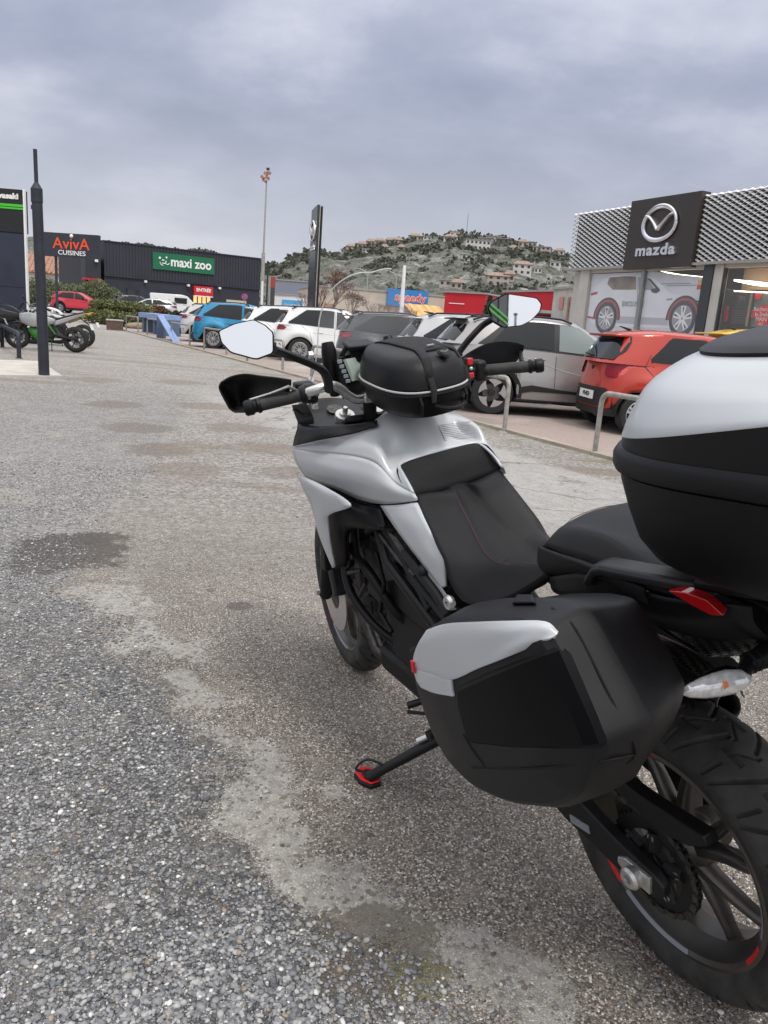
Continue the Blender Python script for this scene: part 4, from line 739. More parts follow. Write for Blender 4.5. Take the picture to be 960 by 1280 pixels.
hoop((-10.958, 25.28, 0), (-11.951, 27.069, 0), .95, .022, white, 'slim white hoop showing behind the post', None)
x, y, _ = (-13.283, 37.494, 0); o = empty('block', (x, y, gz(x, y)), .4, 'brown brick block with pale cap in front of the hedge', 'block'); MB().box((0, .3, .22), (.72, .6, .44)).build('body', mat('brown_block', (.13, .085, .07), .9, var=.2, vscale=10), o, bevel=.01); MB().box((0, .3, .46), (.78, .66, .06)).build('cap', concrete, o, bevel=.01)
x, y, _ = (-13.448, 40.745, 0); rk = MB().ball((x, y + .6, .14), (.72, .35, .22), 14, 9).build('boulder', mat('tan_rock', (.24, .19, .13), .9, var=.35, vscale=4, bump=.8, bscale=10)); tag(rk, 'low tan boulder inside the farthest hoop', 'rock')
blue1 = mat('pale_blue_paint', (.24, .34, .58), .55, var=.12, vscale=4); blue2 = mat('slate_blue_paint', (.10, .14, .22), .6, var=.15, vscale=4)
g0, g1 = V((-12.184, 38.079, 0)), V((-10.256, 35.039, 0)); o = empty('blue_table', (g0.x, g0.y, 0), atan2(g1.y - g0.y, g1.x - g0.x), 'pale blue table frame with dark legs behind the hoop', 'table'); tl = (g1 - g0).length
MB().box((tl / 2, .3, .80), (tl + .3, .9, .22)).build('table_top', blue1, o, bevel=.01)
for xx in (.12, tl * .55, tl): MB().box((xx, .35, .36), (.34, .7, .70)).build('leg', blue2, o, bevel=.01)
rp0, rp1 = V((-8.144, 29.784, 0)), V((-9.308, 31.477, 0)); top_ = V((rp1.x - .15, rp1.y + .6, .92)); o = empty('blue_ramp', (rp0.x, rp0.y, 0), 0, 'sloping pale blue board leaning from the table to the ground', 'ramp')
a_, b_ = V((0, 0, .02)), top_ - rp0; sd = V((.05, .55, 0)).normalized() * .62; dn = V((0, 0, .07)); MB().add([a_ - sd, a_ + sd * .2, b_ + sd * .2, b_ - sd * .8, a_ - sd - dn * .2, a_ + sd * .2 - dn * .2, b_ + sd * .2 - dn, b_ - sd * .8 - dn], [(0, 1, 2, 3), (4, 5, 6, 7), (0, 1, 5, 4), (1, 2, 6, 5), (2, 3, 7, 6), (3, 0, 4, 7)]).build('board', blue1, o, smooth=0)
MB().box((b_.x - .1, b_.y + .2, .42), (.3, .3, .84)).build('support', blue2, o, smooth=0)
g0 = V((-12.395, 44.973, 0)); o = empty('concrete_bench', (g0.x, g0.y, 0), -.4, 'white topped bench on blue grey blocks behind the ramp', 'bench'); MB().box((.2, .3, .62), (2.7, .8, .12)).build('seat', concrete, o, bevel=.01)
for xx in (-.7, 1.3): MB().box((xx, .3, .28), (.8, .7, .56)).build('support', blue2, o, bevel=.01)

# ================================================================== parked cars
def lut(P, x):
    if x <= P[0][0]: return P[0][1]
    for (a, b), (c_, d) in zip(P, P[1:]):
        if x <= c_: t = (x - a) / (c_ - a); t = t * t * (3 - 2 * t) * .35 + t * .65; return b + (d - b) * t
    return P[-1][1]
tyreb = mat('car_tyre', (.018, .018, .019), .75, var=.2, vscale=10, bump=.2, bscale=60); carglass = mat('car_glass', (.012, .014, .016), .06, spec=.45); glass_lt = mat('car_glass_clear', (.16, .20, .19), .06, spec=.8, coat=.3)
trim = mat('car_trim', (.014, .014, .015), .5); alloy = mat('alloy', (.50, .50, .51), .3, .8); alloyd = mat('alloy_dark', (.03, .03, .032), .4, .4); plate = mat('plate_white', (.72, .72, .70), .5); tail = mat('tail_lamp', (.22, .004, .010), .15, spec=.4, coat=.2); tail_hi = mat('tail_lamp_glow', (.62, .10, .09), .2, coat=.5); under = mat('underbody', (.008, .008, .008), .9)
def paint(n_, c_, coat=.7, metal=.15, rough=.32): return mat('car_paint_' + n_, c_, rough, metal, var=.03, vscale=1.5, coat=coat)
class Car:
    """rear axle at x=0, nose towards +x; lower shell and greenhouse are stacks of rounded plans"""
    def __init__(s, o, wb=2.6, ro=.72, fo=.80, hw=.88, R=.33, sill=.24, belt=((-.8, .98), (0, .98), (2.2, .92), (3.4, .78)), roof=((-.6, 1.48), (.6, 1.53), (1.6, 1.50), (2.2, 1.40)),
                 gr=(-.72, -.45), gf=(2.55, 1.55), top_hw=.60, n=6.0, ng=5.0, rake=.06, paintm=None, low=None, track=None):
        s.o = o; s.__dict__.update(dict(wb=wb, ro=ro, fo=fo, hw=hw, R=R, sill=sill, belt=belt, roof=roof, gr=gr, gf=gf, top_hw=top_hw, n=n, ng=ng, rake=rake)); s.track = track or hw - .03
        s.build(paintm, low)
    def zb(s, x):
        z = s.sill + .05 * max(0, (abs((x - s.wb / 2) / (s.wb / 2 + .7))) - .75) * 4
        for xw in (0, s.wb):
            q = (s.R + .055) ** 2 - (x - xw) ** 2
            if q > 0: z = max(z, s.R + sqrt(q) * .97)
        return z
    def W(s, v): return s.hw * (.955 + .045 * sin(pi * min(1, v * 1.5 + .12)) - .075 * max(0, v - .55) / .45)
    def ext(s, v):
        r = -s.ro - .02 * sin(pi * v) + s.rake * v * v; f = s.wb + s.fo - .03 * (1 - sin(pi * min(1, v * 1.2))) - .12 * max(0, v - .6) / .4; return r, f
    def low_pt(s, xn, yn, v):
        r, f = s.ext(v); x = (r + f) / 2 + xn * (f - r) / 2; zb, zt = s.zb(x), lut(s.belt, x); crown = .03 * v
        return V((x, yn * s.W(v), zb + (zt - zb) * v))
    def side_y(s, x, v, side, gh=False):
        if gh: r, f = s.gr[0] + (s.gr[1] - s.gr[0]) * v, s.gf[0] + (s.gf[1] - s.gf[0]) * v; w = s.W(1.) * .985 + (s.top_hw - s.W(1.) * .985) * (v ** 1.15); n = s.ng
        else: (r, f), w, n = s.ext(v), s.W(v), s.n
        xn = max(-.9999, min(.9999, (x - (r + f) / 2) / ((f - r) / 2))); return side * w * (1 - abs(xn) ** n) ** (1 / n)
    def pt(s, x, z, side=-1, off=.004):
        zbv, zt, zr = s.zb(x) if s.zb(x) < z else s.zb(x), lut(s.belt, x), lut(s.roof, x)
        if z <= zt: v = max(0, (z - zbv) / (zt - zbv)); y = s.side_y(x, v, side)
        else: v = min(1, (z - zt) / (zr - zt)); y = s.side_y(x, v, side, True)
        return V((x, y + side * off, z + (off * .4 if z > zt else 0)))
    def rear_pt(s, y, z, off=.004):
        zt, zr = lut(s.belt, -s.ro + .1), lut(s.roof, s.gr[1] + .05)
        if z <= zt: v = (z - s.sill) / (zt - s.sill); (r, f), w, n = s.ext(v), s.W(v), s.n
        else: v = min(1, (z - zt) / (zr - zt)); r, f = s.gr[0] + (s.gr[1] - s.gr[0]) * v, s.gf[0] + (s.gf[1] - s.gf[0]) * v; w = s.W(1.) * .985 + (s.top_hw - s.W(1.) * .985) * (v ** 1.15); n = s.ng
        yn = max(-.97, min(.97, y / w)); y = yn * w; return V(((r + f) / 2 - (f - r) / 2 * (1 - abs(yn) ** n) ** (1 / n) - off, y, z))
    def ring(s):
        out = []; n = s.n
        for yn in (0, .3, .6, .8, .9, .96): out.append((-(1 - yn ** n) ** (1 / n), yn))
        x0 = -out[-1][0]; N_ = 84
        for i in range(1, N_): xn = -x0 * .995 + 2 * x0 * .995 * i / N_; out.append((xn, (1 - abs(xn) ** n) ** (1 / n)))
        for yn in (.96, .9, .8, .6, .3, 0): out.append(((1 - yn ** n) ** (1 / n), yn))
        return out + [(x, -y) for x, y in reversed(out[1:-1])]
    def build(s, pm, low):
        rg = s.ring(); secs = [[s.low_pt(xn, yn, v) for xn, yn in rg] for v in (0, .04, .14, .28, .42, .56, .70, .82, .92, 1.0)]
        top = [V((p.x * .985 + .015 * s.wb / 2, p.y * .955, p.z + .014)) for p in secs[-1]]; top2 = [V((p.x * .9 + .1 * s.wb / 2, p.y * .6, p.z + .030)) for p in secs[-1]]; top3 = [V((p.x * .8 + .2 * s.wb / 2, p.y * .02, p.z + .036)) for p in secs[-1]]
        s.body = MB().loft(secs + [top, top2, top3], caps=False).build('body', pm, s.o, smooth=42)
        gs = []
        for v in (0, .2, .4, .6, .8, .93, 1.0):
            r, f = s.gr[0] + (s.gr[1] - s.gr[0]) * v, s.gf[0] + (s.gf[1] - s.gf[0]) * v; w = s.W(1.) * .985 + (s.top_hw - s.W(1.) * .985) * (v ** 1.15); row = []
            for xn, yn in rg:
                e = s.ng; yy = math.copysign((1 - min(1, abs(xn)) ** e) ** (1 / e), yn) if abs(xn) < .999 else yn
                x = (r + f) / 2 + xn * (f - r) / 2; zt, zr = lut(s.belt, x) - .01, lut(s.roof, x); row.append(V((x, yy * w, zt + (zr - zt) * v)))
            gs.append(row)
        L_ = gs[-1]; cx_ = (s.gr[1] + s.gf[1]) / 2
        for k_, dz in ((.93, .022), (.75, .040), (.4, .055), (.02, .062)): gs.append([V((cx_ + (p.x - cx_) * min(1, k_ + .06), p.y * k_, lut(s.roof, cx_ + (p.x - cx_) * min(1, k_ + .06)) + dz)) for p in L_])
        MB().loft(gs, caps=False).build('roof', pm, s.o, smooth=42)
        MB().box((s.wb / 2, 0, s.sill + .18), (s.wb + s.ro * 1.5, s.hw * 1.5, .30)).build('underbody', under, s.o, smooth=0)
        if low: s.band([(x, s.zb(x) + .002, s.zb(x) + .13) for x in [(-s.ro + .12) + (s.wb + s.ro + s.fo - .24) * i / 60 for i in range(61)]], low, 'cladding', .006)
    def band(s, rows, mm, name, off=.006, sides=(-1, 1), parent=None):
        for sd in sides:
            m = MB(); vs = []
            for x, z0, z1 in rows:
                for j in range(5): vs.append(s.pt(x, z0 + (z1 - z0) * j / 4, sd, off))
            m.add(vs, [(5 * i + j, 5 * i + j + 1, 5 * i + 5 + j + 1, 5 * i + 5 + j) for i in range(len(rows) - 1) for j in range(4)]); m.build(name, mm, parent or s.o, smooth=50)
    def rear(s, rows, mm, name, off=.006, k=9, parent=None):
        """rows of (z, y0, y1) across the tail"""
        m = MB(); vs = []
        for z, y0, y1 in rows: vs += [s.rear_pt(y0 + (y1 - y0) * j / (k - 1), z, off) for j in range(k)]
        m.add(vs, [(k * i + j, k * i + j + 1, k * i + k + j + 1, k * i + k + j) for i in range(len(rows) - 1) for j in range(k - 1)]); return m.build(name, mm, parent or s.o, smooth=50)
    def line(s, pts, sides=(-1, 1), r_=.0045, mm=None):
        P = [];
        for (a, b), (c_, d) in zip(pts, pts[1:]): P += [(a + (c_ - a) * i / 8, b + (d - b) * i / 8) for i in range(8)]
        P.append(pts[-1])
        for sd in sides: MB().tube([s.pt(x, z, sd, .0005) for x, z in P], r_, 4).build('door_gap', mm or trim, s.o, smooth=0)
    def wheels(s, style='five', arch=None):
        for xw in (0, s.wb):
            for sd in (-1, 1):
                w = empty('wheel', (xw, sd * (s.track - .10), s.R)); w.parent = s.o; R = s.R; ax = (0, sd, 0)
                MB().lathe([(R * .66, -.09), (R * .93, -.10), (R, -.075), (R, .075), (R * .93, .10), (R * .70, .098), (R * .66, .085)], (0, 0, 0), ax, 36, closed=True).build('tyre', tyreb, w, smooth=35)
                MB().lathe([(R * .70, .092), (R * .66, .098), (R * .63, .08), (R * .62, -.04), (R * .3, -.05), (.01, -.05)], (0, 0, 0), ax, 36).build('rim', alloyd if style == 'star' else alloy, w, smooth=35)
                MB().lathe([(.01, .0), (R * .42, .0), (R * .42, -.01)], (0, 0, 0), ax, 24).build('brake_disc', darksteel_, w)
                sp = 5 if style in ('five', 'star') else 10
                for i in range(sp):
                    a0 = 2 * pi * i / sp + .2
                    def P_(r_, da, h): a = a0 + da; return V((r_ * cos(a), sd * h, r_ * sin(a)))
                    if style == 'star':
                        MB().prism([(R * .66, -.57), (R * .665, -.3), (R * .665, 0.), (R * .665, .3), (R * .66, .50), (R * .42, .10), (R * .30, -.16), (R * .44, -.36)], lambda r_, da: P_(r_, da, .070), lambda r_, da: P_(r_, da, .096)).build('spoke', alloy, w, smooth=0)
                    else:
                        wd = .20 if style == 'five' else .10
                        for q in ((-1, 1) if style == 'five' else (0,)):
                            MB().prism([(R * .12, -wd * 2.2 + q * .2), (R * .12, wd * 2.2 + q * .2), (R * .64, wd * .55 + q * .17), (R * .64, -wd * .55 + q * .17)], lambda r_, da: P_(r_, da, .055), lambda r_, da: P_(r_, da, .080)).build('spoke', alloy, w, smooth=0)
                MB().lathe([(.01, .088), (R * .15, .085), (R * .16, .06)], (0, 0, 0), ax, 16).build('hub_cap', alloyd if style == 'star' else alloy, w)
                # dark arch lining
                aw = MB(); n_ = 18; Ra = s.R + .05
                for j in range(n_): pass
                q = [V((xw + Ra * cos(pi * j / n_), 0, s.R + Ra * sin(pi * j / n_))) for j in range(n_ + 1)]
                vs = [V((p.x, sd * (s.track - .30), p.z)) for p in q] + [V((p.x, sd * (s.track - .02), p.z)) for p in q]
                aw.add(vs, [(j, j + 1, n_ + 2 + j, n_ + 1 + j) for j in range(n_)] + [tuple(range(n_ + 1))]).build('arch_liner', under, s.o, smooth=0)
                if arch:
                    m = MB(); vs = []
                    for j in range(21):
                        a = pi * (-.04 + 1.08 * j / 20)
                        for rr, oo in ((s.R + .045, .004), (s.R + .055, .014), (s.R + .115, .012), (s.R + .125, .002)):
                            x, z = xw + rr * cos(a), s.R + rr * sin(a) * .98; zc = max(z, s.zb(x) + .001); p = s.pt(x, zc, sd, oo); p.z = z; vs.append(p)
                    m.add(vs, [(4 * i + j, 4 * i + j + 1, 4 * i + 5 + j, 4 * i + 4 + j) for i in range(20) for j in range(3)]).build('arch_trim', arch, s.o, smooth=50)
    def extras(s, mir=(1.75, 1.0), handles=((.55, .86), (1.55, .84)), pm=None, rail=True, pl=.62, wiper=True):
        for sd in (-1, 1):
            p = s.pt(mir[0], mir[1], sd, .09); MB().ball(p, (.07, .10, .075), 10, 7).build('side_mirror', pm or trim, s.o, smooth=60)
            for x, z in handles: q = s.pt(x, z, sd, .016); MB().tube([q + V((-.09, -sd * .012, 0)), q + V((-.06, 0, 0)), q + V((.06, 0, .002)), q + V((.09, -sd * .012, .002))], .011, 8).build('door_handle', pm or trim, s.o)
            if rail: MB().tube([V((x, sd * (s.top_hw - .02), lut(s.roof, x) + (.05 if 0 < i < 9 else .01))) for i, x in enumerate([s.gr[1] + .15 + (s.gf[1] - s.gr[1] - .35) * j / 9 for j in range(10)])], .016, 6).build('roof_rail', trim, s.o)
        b = s.rear([(pl - .06, -.26, .26), (pl + .06, -.26, .26)], plate, 'number_plate', .014); MB().tube([V((s.gr[1] + .3, 0, lut(s.roof, s.gr[1] + .3) + .05)), V((s.gr[1] + .12, 0, lut(s.roof, s.gr[1]) + .13))], [.022, .006], 6).build('aerial', trim, s.o)
darksteel_ = mat('disc_steel', (.12, .12, .12), .4, .8)
def place_car(name, wheel, ang, track, label, cat='car', group='cars parked in the bays'):
    o = empty(name, (0, 0, 0), ang, label, cat, group); f = V((cos(ang), sin(ang), 0)); l = V((-sin(ang), cos(ang), 0)); g = V(wheel); o.location = g + l * (track - .05); o.location.z = .004 + gz(g.x, g.y); return o
def win_rows(x0, x1, lo, hi, n=18): return [(x0 + (x1 - x0) * i / n, lo(x0 + (x1 - x0) * i / n), hi(x0 + (x1 - x0) * i / n)) for i in range(n + 1)]

# --- silver crossover with star wheels
HEAD = radians(4)
ps = paint('silver', (.31, .30, .295), metal=.45)
o = place_car('parked_car', (1.548, 12.34, 0), HEAD, .88, 'silver crossover with black star wheels and zigzag cladding, next to the red hatchback')
c1 = Car(o, wb=2.66, ro=.80, fo=.84, hw=.90, R=.335, sill=.25, belt=((-.85, 1.06), (-.3, 1.06), (.6, 1.02), (1.9, .96), (2.6, .92), (3.5, .72)), roof=((-.75, 1.36), (-.2, 1.44), (.7, 1.49), (1.5, 1.45), (2.2, 1.30)), gr=(-.84, -.52), gf=(2.62, 1.40), top_hw=.61, rake=.10, paintm=ps, low=None)
c1.wheels('star', trim); sidewin = lambda c_, x0, x1, a, b, mm, nm='side_window', pad=.035: c_.band(win_rows(x0, x1, lambda x: lut(c_.belt, x) + .02, lambda x: min(lut(c_.roof, x) - pad, b(x) if callable(b) else b)), mm, nm, .007)
c1.band(win_rows(-.28, 1.98, lambda x: lut(c1.belt, x) + .012, lambda x: lut(c1.belt, x) + .02 + (lut(c1.roof, x) - .05 - lut(c1.belt, x)) * min(1, max(0, (x + .28) / .42), max(0, (1.98 - x) / .72))), trim, 'window_surround', .004)
c1.band(win_rows(-.05, .92, lambda x: lut(c1.belt, x) + .035, lambda x: lut(c1.belt, x) + .04 + (lut(c1.roof, x) - .08 - lut(c1.belt, x)) * min(1, max(0, (x + .08) / .28)), 14), carglass, 'side_window', .010)
c1.band(win_rows(1.0, 1.90, lambda x: lut(c1.belt, x) + .035, lambda x: lut(c1.belt, x) + .04 + (lut(c1.roof, x) - .08 - lut(c1.belt, x)) * min(1, max(0, (1.94 - x) / .62)), 16), glass_lt, 'side_window', .010)
c1.line([(.96, 1.45), (.96, .42)]); c1.line([(-.0, 1.04), (.32, .80), (.38, .45)]); c1.line([(2.05, .95), (1.98, .40)])
c1.band([(.42, .36, .46), (.60, .40, .50), (1.1, .40, .45), (1.5, .39, .43), (2.0, .38, .43), (2.25, .38, .46)], trim, 'door_cladding', .010); c1.band([(.36, .245, .275), (1.2, .245, .27), (2.25, .245, .275)], trim, 'sill', .008)
for z_ in (0,): c1.line([(.2, .98), (1.1, .74), (1.9, .60)], r_=.006, mm=ps); c1.line([(.15, .62), (.45, .80), (.2, .98)], r_=.006, mm=ps)
c1.rear([(1.10, -.64, .64), (1.25, -.60, .60), (1.35, -.55, .55)], carglass, 'rear_window', .008); c1.rear([(.86, -.84, .84), (.90, -.85, .85)], tail, 'tail_light', .008, 15); c1.band([(-.78, .86, .90), (-.62, .86, .90), (-.50, .87, .89)], tail, 'tail_light', .008); c1.rear([(.30, -.80, .80), (.52, -.78, .78)], trim, 'bumper', .008); c1.extras(mir=(1.72, 1.02), pm=ps, pl=.66, handles=((.70, .90), (1.62, .86)))
MB().box((-.56, 0, 1.43), (.24, 1.1, .025)).build('spoiler', trim, o, bevel=.01)

# --- red hatchback
pr_ = paint('red', (.42, .030, .012), metal=.1)
o = place_car('parked_car', (3.414, 10.824, 0), radians(8), .80, 'small orange red hatchback parked in front of the showroom')
c2 = Car(o, wb=2.40, ro=.48, fo=.66, hw=.80, R=.29, sill=.22, belt=((-.6, .98), (0, .97), (1.2, .93), (2.3, .90), (3.05, .70)), roof=((-.5, 1.33), (.3, 1.40), (1.2, 1.385), (1.9, 1.28)), gr=(-.50, -.26), gf=(2.25, 1.25), top_hw=.56, n=4.6, ng=4.6, rake=.05, paintm=pr_)
c2.wheels('five')
c2.band(win_rows(.10, .92, lambda x: lut(c2.belt, x) + .05, lambda x: lut(c2.belt, x) + .06 + (lut(c2.roof, x) - .10 - lut(c2.belt, x)) * min(1, max(.02, (x - .06) / .34)), 14), carglass, 'side_window', .008)
c2.band(win_rows(1.02, 1.82, lambda x: lut(c2.belt, x) + .05, lambda x: lut(c2.belt, x) + .06 + (lut(c2.roof, x) - .10 - lut(c2.belt, x)) * min(1, max(.02, (1.88 - x) / .5)), 14), carglass, 'side_window', .008)
c2.line([(.96, 1.36), (.97, .34)]); c2.line([(.10, 1.12), (.02, .95), (.30, .66), (.36, .40)]); c2.line([(1.95, .90), (1.90, .36)]); c2.line([(.10, 1.00), (.35, 1.32), (.9, 1.37)])
c2.rear([(1.02, -.52, .52), (1.15, -.56, .56), (1.25, -.54, .54), (1.34, -.50, .50)], carglass, 'rear_window', .010)
MB().box((-.27, 0, 1.345), (.24, .96, .035)).build('spoiler', pr_, o, bevel=.012); MB().box((-.36, 0, 1.337), (.05, .86, .03)).build('spoiler_lip', trim, o, bevel=.008)
for sd in (-1, 1):
    tl = c2.rear([(z_, sd * a, sd * b) for z_, a, b in ((.78, .46, .70), (.82, .43, .735), (.88, .42, .745), (.94, .43, .745), (.965, .47, .738))], tail, 'tail_light', .018, 12); c2.rear([(z_, sd * a, sd * b) for z_, a, b in ((.81, .60, .66), (.88, .60, .67), (.94, .62, .68))], tail_hi, 'lamp_strip', .022, 6, parent=tl)
c2.rear([(.36, -.52, .52), (.44, -.56, .56), (.56, -.56, .56), (.62, -.50, .50)], trim, 'bumper_recess', .010, 15); c2.rear([(.24, -.72, .72), (.34, -.72, .72)], trim, 'bumper_lower', .008, 13)
c2.extras(mir=(1.62, .98), handles=((.62, .80), (1.62, .79)), pm=pr_, rail=False, pl=.50); MB().tube([c2.rear_pt(-.02, 1.05, .02), c2.rear_pt(.35, 1.07, .02)], .010, 6).build('wiper', trim, o); MB().ball(c2.rear_pt(0, .88, .006), (.012, .045, .032), 10, 6).build('badge', trim, o)
for sd in (-1, 1): put_text('·FS·853·', .085, c2.rear_pt(0, .50, .0165), (0, -1, 0), (0, 0, 1), trim, o, name='plate_number', extr=.001, bold=.002); break

# --- pair of white crossovers, blue one, dark one, silver one
def crossover(wheel, label, pm, H=1.56, ang=HEAD, clad=None, ws='ten', win=carglass, rails=True, roofm=None, hatch_glass=True):
    o = place_car('parked_car', wheel, ang, .88, label); k_ = H - 1.56
    c = Car(o, wb=2.60, ro=.76, fo=.80, hw=.89, R=.335, sill=.25, belt=((-.8, 1.04), (-.2, 1.03), (.8, .98), (2.0, .93), (2.5, .92), (3.4, .74)), roof=((-.7, 1.38 + k_), (-.1, 1.48 + k_), (.7, 1.51 + k_), (1.5, 1.47 + k_), (2.2, 1.30 + k_)), gr=(-.80, -.44), gf=(2.62, 1.35), top_hw=.61, rake=.09, paintm=pm, low=clad)
    c.wheels(ws, clad)
    up = lambda x: lut(c.belt, x) + .04 + (lut(c.roof, x) - .075 - lut(c.belt, x)) * min(1, max(.02, (x + .42) / .55), max(.02, (1.98 - x) / .70))
    c.band(win_rows(-.36, .93, lambda x: lut(c.belt, x) + .03, up, 18), win, 'side_window', .008); c.band(win_rows(1.0, 1.93, lambda x: lut(c.belt, x) + .03, up, 14), win, 'side_window', .008)
    c.line([(.965, 1.46 + k_), (.97, .38)]); c.line([(.02, 1.02), (.28, .82), (.37, .42)]); c.line([(2.02, .93), (1.96, .38)]); c.line([(-.5, .92), (.6, .84), (2.1, .82)], r_=.006, mm=pm)
    c.rear([(1.08, -.66, .66), (1.2, -.62, .62), (1.36 + k_, -.54, .54)], carglass, 'rear_window', .009)
    for sd in (-1, 1): c.rear([(.88, sd * .50, sd * .83), (.96, sd * .46, sd * .84), (1.00, sd * .60, sd * .83)], tail, 'tail_light', .012, 10)
    c.band([(-.70, .88, 1.0), (-.58, .88, 1.0), (-.44, .91, .97)], tail, 'tail_light', .010)
    c.rear([(.28, -.80, .80), (.50, -.78, .78)], clad or trim, 'bumper', .009, 13); c.extras(mir=(1.75, 1.0), pm=pm, rail=rails, pl=.70); MB().box((-.52, 0, 1.42 + k_), (.26, 1.08, .03)).build('spoiler', pm, o, bevel=.01)
    return o, c
pw = paint('white', (.72, .72, .71), metal=0.); pb = paint('blue', (.02, .22, .40), metal=.3); pdk = paint('anthracite', (.017, .019, .026), metal=.2); psl = paint('light_silver', (.46, .46, .465), metal=.35); pgy = paint('pale_grey', (.55, .54, .52), metal=.1); py = paint('yellow', (.78, .48, .03), metal=0)
crossover((-2.74, 22.631, 0), 'white crossover whose rear wheel shows below the left mirror arm', pw, 1.57)
crossover((-4.014, 24.199, 0), 'white crossover mostly hidden behind the left mirror, second of the white pair', pw, 1.55)
crossover((-6.188, 26.805, 0), 'bright blue crossover beside the white ones', pb, 1.56)
crossover((-7.756, 30.998, 0), 'pale grey car with red lamps at the far left end of the row', pgy, 1.50)
crossover((-0.647, 18.506, 0), 'dark anthracite crossover behind the windscreen', pdk, 1.52)
crossover((0.854, 14.644, 0), 'light silver crossover behind the tank bag', psl, 1.55, clad=trim)
o, c = crossover((6.35, 13.9, 0), 'yellow car behind the red hatchback against the showroom', py, 1.66, rails=False)
# --- red car far left, seen from its right side
p = atp(75, 385, 56); oo, cc = crossover((p.x, p.y, 0), 'red crossover with nose to the right in front of the oleander bushes', paint('far_red', (.50, .008, .03)), 1.50, ang=radians(3), clad=trim)
oo['group'] = 'cars parked in the bays'
# --- vehicles beyond the hedge
o, c = crossover((-19.9, 58, 0), 'dark car behind the long hedge, only its roof showing', pdk, 1.55, ang=radians(25)); o, c = crossover((-16.6, 57, 0), 'silver car behind the hedge left of the white van', psl, 1.42, ang=radians(200), rails=False)
# white van with a flat front
vp = atp(211, 385, 60.5); o = empty('van', (vp.x, 60.5, gz(vp.x, 60.5)), radians(20), 'white van behind the hedge in front of the corrugated store', 'van')
secs = [[(x, sy * w_, z) for sy, z in ((-1, .3), (-1, 1.0), (-.92, zt), (.92, zt), (1, 1.0), (1, .3))] for x, w_, zt in ((-1.4, .85, 1.72), (-1.35, .88, 1.80), (.9, .88, 1.82), (1.3, .86, 1.72), (1.9, .85, 1.15), (2.6, .82, .98), (2.7, .80, .7))]
MB().loft(secs).build('body', pw, o, smooth=30, bevel=.04)
MB().add([(1.34, -.74, 1.66), (1.34, .74, 1.66), (1.93, .78, 1.14), (1.93, -.78, 1.14)], [(0, 1, 2, 3)]).build('windscreen', carglass, o, smooth=0, solid=-.02); MB().box((-1.42, 0, 1.35), (.02, 1.4, .5)).build('rear_window', carglass, o, smooth=0)
for sd in (-1, 1):
    MB().box((.8, sd * .875, 1.38), (.9, .03, .40)).build('side_window', carglass, o, smooth=0)
    for x in (-.8, 1.7): MB().lathe([(.01, .1), (.2, .1), (.32, .09), (.33, 0), (.3, -.1)], (x, sd * .78, .33), (0, sd, 0), 20).build('wheel', tyreb, o)

